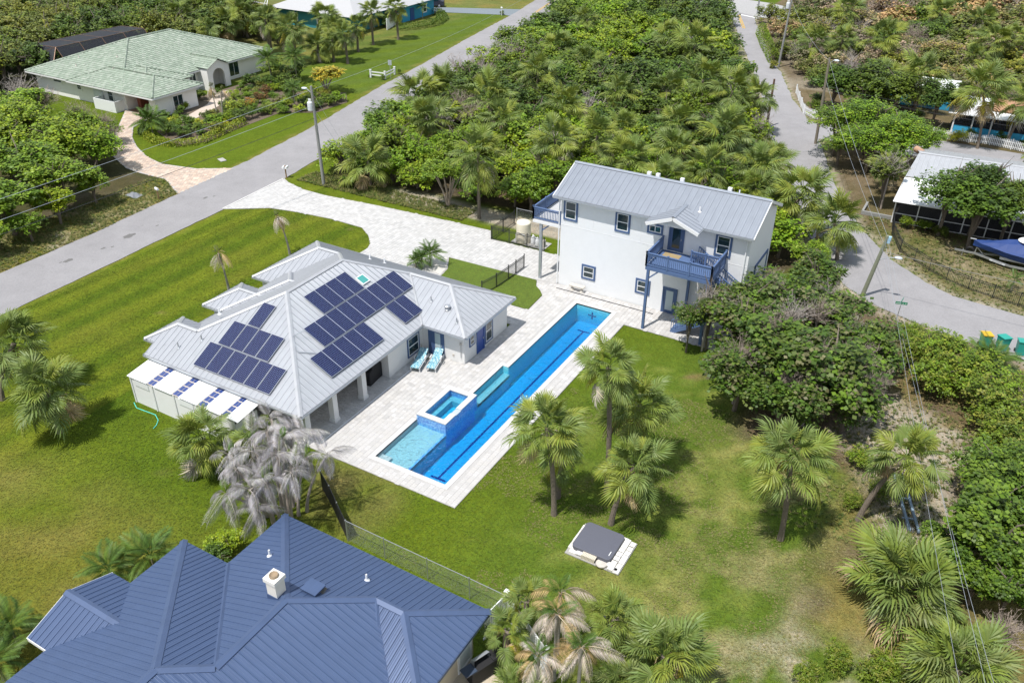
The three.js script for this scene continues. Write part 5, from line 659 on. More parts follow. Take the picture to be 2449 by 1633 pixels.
// ---------------------------------------------------------------- fences
function picketBars(t, a, b, H, gap, mat, mode) { // bar fence between two points, every bar a part
  const A = V(a[0], 0, a[1]), B = V(b[0], 0, b[1]), n = Math.max(2, Math.round(A.distanceTo(B) / gap)), g = new GB().box(-0.01, 0.01, 0.05, H - 0.02, -0.01, 0.01).geo();
  for (const y of mode === 'three' ? [0.12, H - 0.18, H - 0.03] : [0.12, H - 0.03]) new GB().bar(A.clone().setY(y), B.clone().setY(y), 0.03, 0.035).to(t, 'rail', mat);
  for (let i = 1; i < n; i++) { const m = add(t, 'bar', g, mat); m.position.copy(A.clone().lerp(B, i / n)); }
}
function ironFence(label, pts, H, gap, group) { const t = thing('metal_fence', label, 'fence', [0, 0, 0], 0, group); for (let i = 0; i < pts.length; i++) { const [x, z] = pts[i]; const p = BX(t, 'post', M.darkMetal, x - 0.03, x + 0.03, 0, H + 0.08, z - 0.03, z + 0.03); BX(p, 'post_cap', M.darkMetal, x - 0.04, x + 0.04, H + 0.08, H + 0.11, z - 0.04, z + 0.04); if (i) picketBars(t, pts[i - 1], pts[i], H, gap, M.darkMetal, 'three'); } return t; }
ironFence('black metal bar fence around the water tank and pool pumps', [[-35.5, -62.2], [-35.45, -60.1], [-35.5, -58.15], [-33.75, -58.25], [-32.0, -58.3], [-30.35, -58.35]], 1.25, 0.12);
ironFence('black metal bar fence crossing the small lawn beside the driveway', [[-30.8, -49.0], [-30.5, -50.7], [-30.4, -52.4], [-30.35, -53.5], [-30.32, -54.8]], 1.2, 0.12);
ironFence('long black metal fence curving along the east road by the covered boat', [[-5.8, -81.2], [-5.3, -77.6], [-4.07, -74.0], [-2.74, -72.75], [-1.43, -71.5], [0.03, -70.35], [1.71, -69.55], [3.49, -69.0], [5.28, -68.55], [7.2, -68.1], [9.4, -67.7]], 1.1, 0.13);
function chainLink(label, pts, H, opt = {}) {
  const t = thing('chain_link_fence', label, 'fence'); 
  for (let i = 0; i < pts.length; i++) { const [x, z] = pts[i]; const p = new GB().tube([V(x, 0, z), V(x, H + 0.04, z)], i === 0 ? 0.035 : 0.024, 6).to(t, 'post', opt.black ? M.darkMetal : M.galv); new GB().tube([V(x, H + 0.03, z), V(x, H + 0.08, z)], [0.045, 0.02], 6).to(p, 'post_cap', M.galv); }
  for (let i = 0; i + 1 < pts.length; i++) { const A = V(pts[i][0], 0, pts[i][1]), B = V(pts[i + 1][0], 0, pts[i + 1][1]), L = A.distanceTo(B), b = new GB(), d = B.clone().sub(A).normalize(); new GB().tube([A.clone().setY(H), B.clone().setY(H)], 0.02, 6).to(t, 'top_rail', opt.black ? M.darkMetal : M.galv);
    if (opt.screen) { new GB().bar(A.clone().setY(H / 2), B.clone().setY(H / 2), 0.02, H - 0.04).to(t, 'mesh_screen', M.black); continue; }
    const st = 0.085; for (let s = -H; s < L; s += st) for (const k of [1, -1]) { let s0 = s, s1 = s + H, y0 = k > 0 ? 0.03 : H, y1 = k > 0 ? H : 0.03; const c0 = Math.max(0, -s0 / H), c1 = Math.min(1, (L - s0) / H); if (c1 <= c0) continue; const p0 = A.clone().addScaledVector(d, lerp(s0, s1, c0)).setY(lerp(y0, y1, c0)), p1 = A.clone().addScaledVector(d, lerp(s0, s1, c1)).setY(lerp(y0, y1, c1)); b.tube([p0, p1], 0.0016, 3); }
    const m = b.to(t, 'wire_mesh', M.galv); m.userData.kind = 'stuff'; }
  return t;
}
chainLink('galvanised chain link fence between the lawn and the blue roof', [[-22.9, -23.25], [-20.5, -23.22], [-17.9, -23.2], [-15.5, -23.2], [-13.55, -23.18]], 1.38);
chainLink('low fence wrapped in black privacy mesh beside the dead grey palms', [[-22.98, -23.3], [-24.2, -24.1], [-25.4, -24.9], [-26.6, -25.6]], 1.3, { screen: true, black: true });
chainLink('dark chain link fence at the wood edge behind the water tank', [[-35.3, -62.3], [-33, -62.4], [-30.5, -62.4], [-28.2, -62.4]], 1.5);
{ const t = thing('white_lattice_fence', 'white slatted fence hidden by palms beside the blue roof', 'fence'); const P = [[-13.4, -23.1], [-11.9, -22.2], [-10.4, -21.3]]; for (const [x, z] of P) { const p = BX(t, 'post', M.vinyl, x - 0.08, x + 0.08, 0, 1.75, z - 0.08, z + 0.08); BX(p, 'post_cap', M.vinyl, x - 0.11, x + 0.11, 1.75, 1.82, z - 0.11, z + 0.11); } const Q = [[-13.4, -23.1], [-13.62, -21.4]]; for (const [a, b] of [[P[0], P[1]], [P[1], P[2]], Q]) { for (const y of [0.2, 1.6]) new GB().bar(V(a[0], y, a[1]), V(b[0], y, b[1]), 0.05, 0.1).to(t, 'rail', M.vinyl); for (let i = 1; i < 12; i++) { const x = lerp(a[0], b[0], i / 12), z = lerp(a[1], b[1], i / 12); BX(t, 'slat', M.vinyl, x - 0.03, x + 0.03, 0.1, 1.6, z - 0.03, z + 0.03); } } }
function picketFence(label, pts) { const t = thing('picket_fence', label, 'fence'), g = (() => { const b = new GB(), s = 0.05; b.box(-s, s, 0.06, 1, -0.012, 0.012); b.tri(V(-s, 1, 0.012), V(s, 1, 0.012), V(0, 1.1, 0.012)).tri(V(s, 1, -0.012), V(-s, 1, -0.012), V(0, 1.1, -0.012)); return b.geo(); })();
  for (let i = 0; i + 1 < pts.length; i++) { const A = V(pts[i][0], 0, pts[i][1]), B = V(pts[i + 1][0], 0, pts[i + 1][1]), L = A.distanceTo(B), n = Math.round(L / 0.19), an = Math.atan2(-(B.z - A.z), B.x - A.x); BX(t, 'post', M.vinyl, A.x - 0.06, A.x + 0.06, 0, 1.2, A.z - 0.06, A.z + 0.06); for (const y of [0.3, 0.8]) new GB().bar(A.clone().setY(y), B.clone().setY(y), 0.03, 0.08).to(t, 'rail', M.vinyl); for (let k = 1; k < n; k++) { const m = add(t, 'picket', g, M.vinyl); m.position.copy(A.clone().lerp(B, k / n)); m.rotation.y = an; m.scale.y = 0.92 + 0.14 * Math.abs(Math.cos(k / n * Math.PI)); } } return t; }
picketFence('white scalloped picket fence in front of the bright blue house', [[-5.9, -108.9], [-4.0, -109.0], [-2.0, -109.2], [0.2, -109.5], [2.4, -109.0], [4.4, -108.4], [6.6, -108.2]]);
picketFence('white picket fence curving beside the east road under the oaks', [[-24.4, -119.6], [-23.2, -116.2], [-22.2, -113.4], [-21.2, -110.6], [-19.6, -109.0], [-17.6, -108.4]]);
{ const t = thing('corner_rail_fence', 'short white two-rail corner fence on the lawn by the road sign', 'fence'), P = [[-78.5, -96.0], [-76.2, -96.3], [-76.6, -99.1]]; for (const [x, z] of P) { const p = BX(t, 'post', M.vinyl, x - 0.1, x + 0.1, 0, 1.05, z - 0.1, z + 0.1); BX(p, 'post_cap', M.vinyl, x - 0.13, x + 0.13, 1.05, 1.12, z - 0.13, z + 0.13); } for (let i = 0; i < 2; i++) for (const y of [0.42, 0.82]) new GB().bar(V(P[i][0], y, P[i][1]), V(P[i + 1][0], y, P[i + 1][1]), 0.05, 0.16).to(t, 'rail', M.vinyl); }
// ---------------------------------------------------------------- poles, wires, signs, mailboxes, bins
function pole(label, x, z, H, mat, o = {}) {
  const t = thing('utility_pole', label, 'utility pole', [x, 0, z]); const top = V(o.lx ?? 0, H, o.lz ?? 0); new GB().tube([V(0, 0, 0), top.clone().multiplyScalar(0.5), top], [0.17, 0.15, 0.11], 9).to(t, 'shaft', mat);
  const at = (h, dx = 0, dz = 0) => top.clone().multiplyScalar(h / H).add(V(dx, 0, dz));
  if (o.can) { const m = add(t, 'transformer', lathe([[0, 0], [0.24, 0], [0.27, 0.06], [0.27, 0.75], [0.22, 0.85], [0, 0.88]], 14), std(0.6, 0.63, 0.66, 0.4)); m.position.copy(at(o.can, -0.32, 0.12)); for (const dx of [-0.12, 0, 0.12]) { const b = add(m, 'bushing', lathe([[0, 0], [0.035, 0], [0.05, 0.06], [0.03, 0.1], [0.05, 0.16], [0.03, 0.3], [0, 0.3]], 8), M.vinyl); b.position.set(dx, 0.86, 0); } }
  if (o.lamp) { const [h, dx, dz] = o.lamp; const e = at(h, dx, dz); const arm = new GB().tube([at(h - 0.5), at(h - 0.1, dx * 0.5, dz * 0.5), e], 0.03, 6).to(t, 'lamp_arm', M.galv); const m = add(t, 'lamp_head', new THREE.SphereGeometry(0.2, 12, 8), std(0.6, 0.66, 0.72, 0.35)); m.scale.set(1.5, 0.55, 0.8); m.position.copy(e); m.rotation.y = Math.atan2(-dz, dx); }
  if (o.box) { for (const h of o.box) { const b = at(h, 0.2, 0.05); new GB().box(b.x - 0.1, b.x + 0.1, b.y - 0.14, b.y + 0.14, b.z - 0.1, b.z + 0.1).to(t, 'insulator', std(0.35, 0.55, 0.7, 0.4)); } }
  return t;
}
pole('tall grey utility pole with white transformer beside the white driveway', -56.72, -60.65, 9.85, M.greyPole, { can: 7.5, lx: -0.1, lz: 0.1, lamp: [9.6, -0.7, 0.2] });
pole('wooden street lamp pole standing at the east road bend', -5.3, -64.1, 5.3, std(0.25, 0.27, 0.19, 0.9, { map: tBark }), { lx: 0.72, lamp: [3.7, 1.3, -0.1], box: [4.9, 5.15] });
pole('pale leaning utility pole with transformer where the east road narrows', -30.3, -132.7, 10.4, M.greyPole, { can: 8.3, lx: 0.3 });
pole('weathered wooden pole carrying many wires beside the round oak', -17.1, -99.4, 9.6, M.woodPole, { lx: -0.3, lamp: [9.4, 0.8, 0.1] });
pole('short brown wooden pole at the thicket corner', -23.6, -102.4, 5.8, std(0.15, 0.08, 0.05, 0.9, { map: tBark }));
pole('slim grey pole beside the far road centre line', -78.6, -152, 6, M.greyPole);
pole('far metal pole beside the cross road', -44.8, -171.5, 7, M.galv);
function wire(label, a, b, sag = 0.6, r = 0.016, mat = M.gutter, grp) { const P = []; for (let i = 0; i <= 14; i++) { const t = i / 14; P.push(V(lerp(a[0], b[0], t), lerp(a[1], b[1], t) - sag * 4 * t * (1 - t), lerp(a[2], b[2], t))); } return tag(new GB().tube(P, r, 4).to(scene, 'power_line', mat), label, 'wire', grp); }
{ const g = 'power lines along the west road', L = 'overhead line from the grey transformer pole along the west road'; wire(L, [-56.85, 9.5, -60.6], [-64, 8.6, 20], 0.9, 0.014, M.gutter, g); wire(L, [-56.8, 8.0, -60.6], [-64.2, 7.2, 20], 0.9, 0.014, M.gutter, g); wire(L, [-56.8, 6.8, -60.6], [-64.3, 6.2, 20], 0.8, 0.02, M.darkMetal, g); wire('overhead line crossing the west road from the transformer pole northward', [-56.8, 9.5, -60.6], [-78.6, 5.9, -152], 1.2, 0.012); wire('steel guy wire of the transformer pole anchored by a yellow guard', [-56.8, 7.6, -60.6], [-54.3, 0.05, -63.6], 0.0, 0.012); wire('second guy wire of the transformer pole', [-56.8, 9.2, -60.6], [-54.0, 0.05, -63.8], 0.0, 0.012);
  tag(new GB().tube([V(-54.75, 1.4, -63.1), V(-54.25, 0.05, -63.65)], 0.035, 6).to(scene, 'guy_guard', M.paintY), 'yellow plastic guard on the guy wire by the banana plant', 'cable guard');
  const g2 = 'power lines over the east lawn edge', L2 = 'overhead line running from the street lamp pole over the scrub'; wire(L2, [-4.6, 5.2, -64.1], [8.2, 5.2, -14], 0.5, 0.008, M.gutter, g2); wire(L2, [-4.7, 4.9, -64.1], [7.2, 4.8, -14], 0.5, 0.008, M.gutter, g2); wire(L2, [-4.8, 4.3, -64.1], [9.4, 4.2, -14], 0.7, 0.009, M.gutter, g2);
  const g3 = 'power lines between the street lamp pole and the wire-laden pole', L3 = 'overhead line between the street lamp pole and the weathered wooden pole'; wire(L3, [-4.6, 5.25, -64.1], [-17.4, 9.4, -99.4], 0.5, 0.011, M.gutter, g3); wire(L3, [-4.7, 4.6, -64.1], [-17.3, 7.2, -99.4], 0.6, 0.011, M.gutter, g3); wire('dark overhead line from the street lamp pole along the east road', [-4.8, 4.0, -64.1], [30, 6, -62.5], 0.7, 0.018, M.darkMetal); wire('overhead line from the weathered pole up the east road', [-17.4, 9.3, -99.4], [-30.1, 9.6, -132.7], 0.8, 0.014, M.galv);
  const g4 = 'power lines towards the bright blue house', L4 = 'overhead line from the weathered pole towards the bright blue house'; wire(L4, [-17.3, 9.2, -99.4], [16, 5.4, -113], 0.7, 0.012, M.darkMetal, g4); wire(L4, [-17.3, 6.6, -99.4], [16, 3.6, -109], 0.7, 0.016, M.darkMetal, g4); wire(L4, [-17.3, 6.2, -99.4], [16, 3.3, -108.4], 0.8, 0.016, M.darkMetal, g4); }
{ // street name sign
  const t = thing('street_name_sign', 'green crossed street name blades on a steel post by the east road', 'street sign', [-2.35, 0, -60.1]); new GB().tube([V(0, 0, 0), V(0.06, 2.2, 0)], 0.03, 6).to(t, 'post', M.galv);
  const cv = document.createElement('canvas'); cv.width = 256; cv.height = 64; const c = cv.getContext('2d'); c.fillStyle = '#0a7a55'; c.fillRect(0, 0, 256, 64); c.fillStyle = '#e8f2ee'; c.font = 'bold 34px sans-serif'; c.textAlign = 'center'; c.textBaseline = 'middle'; c.fillText('Dr', 222, 34); for (const [x, w] of [[16, 5], [27, 8], [41, 7], [54, 9], [69, 5], [80, 8], [94, 6], [124, 9], [140, 8], [155, 6], [168, 8]]) c.fillRect(x, 22 + (x % 3) * 3, w, 24 - (x % 3) * 3); const tx = new THREE.CanvasTexture(cv); tx.colorSpace = THREE.SRGBColorSpace; const sm = new THREE.MeshStandardMaterial({ map: tx, roughness: 0.4 });
  const bg = new THREE.BoxGeometry(0.8, 0.2, 0.02); const a = add(t, 'sign_blade', bg, sm); a.position.set(0.06, 2.15, 0.02); a.rotation.y = 0.25; const b = add(t, 'sign_blade', bg, M.signGreen); b.position.set(0.06, 2.38, 0.02); b.rotation.y = 1.5;
}
{ const t = thing('road_sign', 'small metal road sign seen from behind by the corner rail fence', 'sign', [-75.5, 0, -96.7]); new GB().tube([V(0, 0, 0), V(0, 2.6, 0)], 0.03, 6).to(t, 'post', M.galv); const m = add(t, 'sign_plate', new THREE.BoxGeometry(0.5, 0.7, 0.02), std(0.5, 0.55, 0.6, 0.45, { metalness: 0.4 })); m.position.set(0, 2.3, 0); m.rotation.y = 0.4; }
function mailbox(label, x, z, H, n, postMat, turn) { const t = thing('mailbox', label, 'mailbox', [x, 0, z], turn); new GB().box(-0.05, 0.05, 0, H, -0.05, 0.05).to(t, 'post', postMat); for (let i = 0; i < n; i++) { const s = new THREE.Shape(); s.moveTo(-0.1, 0); s.lineTo(0.1, 0); s.lineTo(0.1, 0.12); s.absarc(0, 0.12, 0.1, 0, Math.PI, false); s.lineTo(-0.1, 0); const g = new THREE.ExtrudeGeometry(s, { depth: 0.48, bevelEnabled: false }); const m = add(t, 'box', g, M.vinyl); m.position.set(n > 1 ? (i ? 0.16 : -0.16) : 0, H - 0.28 + (n > 1 ? 0 : 0.28), -0.24); const f = new GB().box(0.1, 0.11, 0.08, 0.2, 0.3, 0.34).to(m, 'flag', n > 1 ? M.vinyl : std(0.5, 0.05, 0.03, 0.5)); } }
mailbox('two white mailboxes on one orange-brown wooden post at the white driveway', -61.25, -60.15, 1.35, 2, M.wood, 0.3); mailbox('single white mailbox on a wooden post at the pink driveway', -67.85, -49.6, 0.95, 1, M.wood, 1.4); mailbox('white mailbox at the blue-grey driveway of the teal house', -85.4, -144.2, 1.3, 1, M.vinyl, 1.2);
function bin(label, x, z, turn, mat, lid) { const t = thing('wheeled_bin', label, 'bin', [x, 0.02, z], turn); const g = new GB(), w = 0.3, d = 0.35; const q = (i, j, y, k) => V(i * w * k, y, j * d * k), lo = [q(-1, -1, 0.05, 0.8), q(1, -1, 0.05, 0.8), q(1, 1, 0.05, 0.8), q(-1, 1, 0.05, 0.8)], hi = [q(-1, -1, 1.0, 1), q(1, -1, 1.0, 1), q(1, 1, 1.0, 1), q(-1, 1, 1.0, 1)]; for (let i = 0; i < 4; i++) { const m = (i + 1) % 4; g.quad(lo[m], lo[i], hi[i], hi[m]); } g.quad(...lo).to(t, 'body', mat); new GB().obox(V(0, 1.05, 0), V(w + 0.03, 0, 0), V(0, 0.03, 0), V(0, 0.03, d + 0.04)).to(t, 'lid', lid); for (const x2 of [-1, 1]) { const c = add(t, 'wheel', new THREE.CylinderGeometry(0.12, 0.12, 0.06, 10), M.black); c.rotation.z = Math.PI / 2; c.position.set(x2 * 0.27, 0.12, -0.3); } new GB().bar(V(-0.25, 0.95, -0.42), V(0.25, 0.95, -0.42), 0.04, 0.04).to(t, 'handle', mat); }
bin('teal wheeled bin with yellow lid beside the east road', 3.55, -60.7, 0.4, M.teal, M.yellowLid); bin('teal wheeled bin with tilted lid between two other bins', 4.65, -60.9, 0.7, M.teal, M.teal); bin('teal wheeled bin standing clear of the palm fronds by the road', 5.8, -60.95, 0.2, M.teal, M.teal);
// ---------------------------------------------------------------- water tank and pumps
{ const t = thing('water_tank', 'tall cream cylindrical water tank behind the black fence', 'tank', [-32.85, 0.06, -59.2]); add(t, 'tank_body', lathe([[0, 0], [0.62, 0], [0.64, 0.05], [0.64, 1.75], [0.6, 1.86], [0.4, 1.92], [0, 1.94]], 20), std(0.72, 0.66, 0.52, 0.5)); new GB().tube([V(0.45, 0.2, 0.55), V(0.45, 0.9, 0.58), V(0, 1.05, 0.68), V(-0.4, 0.9, 0.62), V(-0.4, 0.1, 0.6)], 0.03, 6).to(t, 'pipe', M.vinyl);
  sheet('equipment_pad', [[-33.8, -58.6], [-30.5, -58.6], [-30.5, -60.1], [-33.8, -60.1]], 0.05, M.concrete);
  const p = thing('pool_pump_set', 'white pool pumps and filter piping on a concrete pad', 'pump', [-31.6, 0.055, -59.2]); for (const [x, z] of [[-0.3, 0], [0.25, 0.2]]) { const m = add(p, 'filter', lathe([[0, 0], [0.2, 0], [0.22, 0.1], [0.22, 0.55], [0.12, 0.7], [0.05, 0.85], [0, 0.86]], 12), M.vinyl); m.position.set(x, 0, z); } new GB().box(-0.1, 0.5, 0.1, 0.35, -0.5, -0.2).to(p, 'motor', M.darkMetal); new GB().tube([V(-0.3, 0.6, 0), V(-0.1, 0.8, 0.1), V(0.25, 0.6, 0.2), V(0.7, 0.4, 0.1), V(0.75, 0.05, 0.1)], 0.035, 6).to(p, 'pipe', M.vinyl); new GB().box(0.45, 0.9, 0, 0.6, -0.1, 0.2).to(p, 'heater', M.stone); }
{ const t = thing('outdoor_grill', 'stainless steel grill on the side patio below the blue eave', 'grill', [-12.75, 0.04, -19.9], 1.2); new GB().box(-0.7, 0.7, 0.1, 0.85, -0.28, 0.28).to(t, 'cart', M.black); const s = new THREE.CylinderGeometry(0.3, 0.3, 0.8, 12, 1, false, 0, Math.PI); s.rotateZ(Math.PI / 2); s.rotateX(-Math.PI / 2); const hd = add(t, 'hood', s, M.galv); hd.position.set(0, 0.9, 0); new GB().box(-1.0, -0.42, 0.85, 0.9, -0.25, 0.25).to(t, 'side_shelf', std(0.05, 0.07, 0.11, 0.3)); new GB().box(0.42, 1.0, 0.85, 0.9, -0.25, 0.25).to(t, 'side_shelf', M.black); sheet('side_patio', [[-13.65, -20.4], [-11.8, -20.1], [-11.2, -18.6], [-11.6, -16], [-13.65, -15]], 0.03, std(0.55, 0.47, 0.36, 0.9, { map: tGrain })); }
// ---------------------------------------------------------------- covered boat on its trailer
{ const t = thing('boat_trailer', 'galvanised boat trailer with lettered rail on the sandy grass', 'trailer', [0, 0, 0]); const rl = (z) => [V(1.3, 0.55, -75.9), V(5.2, 0.5, z), V(10, 0.5, z)];
  for (const z of [-74.7, -76.9]) new GB().bar(V(1.5, 0.52, -75.85), V(4.2, 0.5, z), 0.09, 0.16).bar(V(4.2, 0.5, z), V(10, 0.5, z), 0.09, 0.16).to(t, 'rail', M.galv); new GB().bar(V(-0.05, 0.5, -75.95), V(2.2, 0.52, -75.85), 0.1, 0.14).to(t, 'tongue', M.galv); new GB().tube([V(0.6, 0, -75.95), V(0.6, 0.7, -75.95)], 0.035, 6).to(t, 'jack', M.galv); new GB().bar(V(1.5, 0.5, -75.85), V(1.55, 1.25, -75.85), 0.08, 0.08).bar(V(1.55, 1.1, -75.85), V(2.2, 0.55, -75.85), 0.06, 0.06).to(t, 'winch_post', M.galv);
  const wh = add(t, 'spare_tyre', new THREE.TorusGeometry(0.25, 0.1, 8, 18), M.black); wh.position.set(1.1, 0.72, -75.95); wh.rotation.x = 0.3; for (const x of [7.4, 8.3]) for (const z of [-74.6, -77]) { const w = add(t, 'wheel', new THREE.CylinderGeometry(0.34, 0.34, 0.22, 16), M.black); w.rotation.x = Math.PI / 2; w.position.set(x, 0.34, z); }
  const cv = document.createElement('canvas'); cv.width = 512; cv.height = 64; const c = cv.getContext('2d'); c.fillStyle = '#c9ccd0'; c.fillRect(0, 0, 512, 64); c.fillStyle = '#14161a'; c.font = 'bold 46px sans-serif'; c.textAlign = 'center'; c.textBaseline = 'middle'; c.fillText('CONTINENTAL', 256, 34); const tx = new THREE.CanvasTexture(cv); tx.colorSpace = THREE.SRGBColorSpace; const pl = add(t, 'rail_lettering', new THREE.PlaneGeometry(1.3, 0.15), new THREE.MeshStandardMaterial({ map: tx, roughness: 0.5 })); pl.position.set(3.3, 0.52, -75.0 + 0.075); pl.rotation.y = -0.4; 
  const b = thing('covered_boat', 'boat on a trailer wrapped in a dark blue cover with white top hatch', 'boat'); const g = new GB(), sec = []; // lofted cover
  for (let i = 0; i <= 14; i++) { const f = i / 14, x = lerp(1.2, 9.8, f), w = 1.25 * Math.pow(clamp(f * 2.6), 0.6), keel = lerp(1.2, 0.66, clamp(f * 2.4)), gun = lerp(1.7, 1.45, clamp(f * 2)), top = lerp(1.75, 2.55, smooth(0, 0.45, f)) - 0.5 * smooth(0.65, 1, f); const ring = []; const prof = [[0.28, keel], [0.8, lerp(keel, gun, 0.35)], [1, gun], [0.86, gun + 0.18 * (top - gun)], [0.45, gun + 0.72 * (top - gun)], [0, top]]; for (const s of [1, -1]) { const pr = s > 0 ? prof : [...prof].reverse().slice(1); for (const [a, y] of pr) ring.push(V(x, y + 0.025 * Math.sin(i * 2.1 + a * 9), -75.8 + s * a * w + 0.02 * Math.sin(i * 3 + y * 8))); } sec.push(ring); }
  for (let i = 0; i < 14; i++) for (let k = 0; k + 1 < sec[0].length; k++) g.quad(sec[i][k], sec[i + 1][k], sec[i + 1][k + 1], sec[i][k + 1]); g.to(b, 'cover', M.tarp); new GB().box(3.4, 9.6, 0.58, 0.8, -76.1, -75.5).to(b, 'hull', M.vinyl); const hat = add(b, 'top_hatch', lathe([[0, 0], [0.62, 0], [0.66, 0.05], [0.55, 0.14], [0.2, 0.2], [0, 0.2]], 16), M.vinyl); hat.position.set(4.9, 2.42, -75.8); new GB().tube([V(0.9, 1.72, -75.95), V(1.35, 1.78, -75.8)], 0.06, 6).to(b, 'bow_anchor', M.galv); }
{ // small bits
  srand(14); const t = thing('tarp_pile', 'grey crumpled tarp over a meter box by the pink driveway', 'tarp', [-70.6, 0, -48.9]); const g = new GB(); const P = []; for (let i = 0; i < 7; i++) for (let j = 0; j < 5; j++) P.push(V((i - 3) * 0.28, Math.max(0.02, 0.35 * Math.exp(-((i - 3) ** 2 + (j - 2) ** 2) / 4) + rr(-0.06, 0.08)), (j - 2) * 0.26)); for (let i = 0; i < 6; i++) for (let j = 0; j < 4; j++) g.quad(P[i * 5 + j], P[i * 5 + j + 1], P[(i + 1) * 5 + j + 1], P[(i + 1) * 5 + j]); g.to(t, 'sheet', std(0.2, 0.21, 0.23, 0.7));
  tag(new GB().box(-54.7, -54.2, 0, 0.07, -52.1, -51.75).to(scene, 'valve_cover', M.coping), 'small white valve cover lying on the front lawn', 'cover'); tag(new GB().obox(V(-70.9, 0.03, -60.6), V(0.5, 0, 0.2), V(0, 0.02, 0), V(-0.1, 0, 0.3)).to(scene, 'manhole_cover', M.concrete), 'grey utility lid in the lawn beside the pink driveway', 'utility lid');
  const tb = thing('swing_gate_frame', 'blue-grey timber frame lying beside the sandy path', 'frame', [1.2, 0, -40.6], 0.3); for (const x of [-0.2, 0.25]) new GB().bar(V(x, 0.35, -2.2), V(x + 0.15, 0.3, 2.4), 0.12, 0.12).to(tb, 'beam', std(0.22, 0.3, 0.38, 0.8, { map: tBark })); for (const z of [-1.6, -0.2, 1.4]) new GB().bar(V(-0.25, 0.25, z), V(0.45, 0.25, z), 0.08, 0.08).to(tb, 'cross_piece', std(0.25, 0.32, 0.38, 0.8)); for (const z of [-2, 2.2]) BX(tb, 'prop', M.greyPole, -0.05, 0.2, 0, 0.3, z - 0.08, z + 0.08);
}

// ---------------------------------------------------------------- plants
// fan frond of a cabbage palm: petiole, then leaflets along a drooping midrib; extends along +x
function fanFrond(sd, droop, fold, n = 30) {
  srand(sd); const b = new GB(), pet = 1.12, L = 0.86, rib = (t) => { const x = pet * 0.98 + t * 0.24, y = -droop * (0.10 * t + 0.55 * t * t) * 0.6; return V(x, y, 0); };
  b.col = [0.9, 1.0, 0.75];
  const pm = V(pet * 0.5, 0.06, 0), p0 = V(0, 0, 0), p1 = V(pet, 0, 0);
  for (const [a, c, w0, w1] of [[p0, pm, 0.035, 0.022], [pm, p1, 0.022, 0.016], [p1, rib(1), 0.016, 0.008]]) b.quad(a.clone().add(V(0, 0, w0)), c.clone().add(V(0, 0, w1)), c.clone().add(V(0, 0, -w1)), a.clone().add(V(0, 0, -w0)));
  for (let i = 0; i < n; i++) {
    const f = (i + 0.5) / n * 2 - 1, a = f * 2.15, ta = 1 - Math.abs(f), o = rib(ta * 0.95), l = L * (0.62 + 0.38 * Math.cos(f * 1.5)) * rr(0.85, 1.1), w = 0.037;
    const d = V(Math.cos(a), 0, Math.sin(a)), up = fold * (0.25 + 0.2 * Math.abs(f)) + rr(-0.05, 0.05);
    const m = o.clone().addScaledVector(d, l * 0.5).add(V(0, up * l * 0.5 - droop * 0.05, 0)), t2 = o.clone().addScaledVector(d, l * 0.82).add(V(0, up * l * 0.55 - droop * 0.24 * l, 0)), e = o.clone().addScaledVector(d, l * 0.98).add(V(rr(-0.04, 0.04), up * l * 0.3 - droop * 0.52 * l * rr(0.7, 1.2), rr(-0.04, 0.04)));
    const s = V(-d.z, 0.55 * (i % 2 ? 1 : -1), d.x).multiplyScalar(w); const v = rr(0.82, 1.15); b.col = [v * rr(0.92, 1.1), v, v * rr(0.8, 1.05)];
    const S = (p, k) => [p.clone().addScaledVector(s, k), p.clone().addScaledVector(s, -k)], [a0, a1] = S(o, 0.35), [m0, m1] = S(m, 1), [q0, q1] = S(t2, 0.6);
    b.quad(a0, m0, m1, a1).quad(m0, q0, q1, m1).tri(q0, e, q1);
  }
  return b.geo();
}
function featherFrond(sd, arch, n = 24, L = 1.9, ll = 0.42, hang = 0.5) { // pinnate frond along +x
  srand(sd); const b = new GB(), R0 = (t) => V(L * (t - 0.12 * arch * t * t), L * (0.25 * t - arch * 0.55 * t * t), 0), P = []; for (let i = 0; i <= 8; i++) P.push(R0(i / 8)); b.col = [0.9, 0.85, 0.7]; b.tube(P, P.map((_, i) => 0.022 * (1 - i / 9)), 3);
  for (let i = 1; i <= n; i++) for (const s of [-1, 1]) { const t = 0.18 + 0.82 * i / n, o = R0(t), tn = R0(t + 0.02).sub(R0(t - 0.02)).normalize(), l = ll * (0.55 + 0.75 * Math.sin(Math.PI * Math.min(1, t * 0.92 + 0.1))) * rr(0.85, 1.15), d = tn.clone().multiplyScalar(0.55).add(V(0, 0.12 - hang * 0.5, s * 0.85)).normalize(), m = o.clone().addScaledVector(d, l * 0.55), e = o.clone().addScaledVector(d, l).add(V(0, -hang * l * 0.7, 0)), w = tn.clone().multiplyScalar(hang > 0.8 ? 0.019 : 0.024), v = rr(0.7, 1.25); b.col = [v, v * rr(0.94, 1.04), v * rr(0.85, 1.05)]; b.quad(o, m.clone().add(w), m, o).tri(o, m.clone().add(w), m.clone().sub(w)).tri(m.clone().add(w), e, m.clone().sub(w)); }
  return b.geo();
}
const FR = { young: [fanFrond(1, 0.3, 0.5), fanFrond(2, 0.55, 0.45), fanFrond(8, 0.75, 0.35)], mid: [fanFrond(3, 0.8, 0.25), fanFrond(4, 1.15, 0.15), fanFrond(5, 0.95, 0.3), fanFrond(9, 1.35, 0.1)], old: [fanFrond(6, 1.5, 0.0), fanFrond(7, 1.9, -0.1), fanFrond(10, 1.7, 0.1)] };
const LM = (r, g, b, o) => leafMat(r, g, b, { vertexColors: true, ...o });
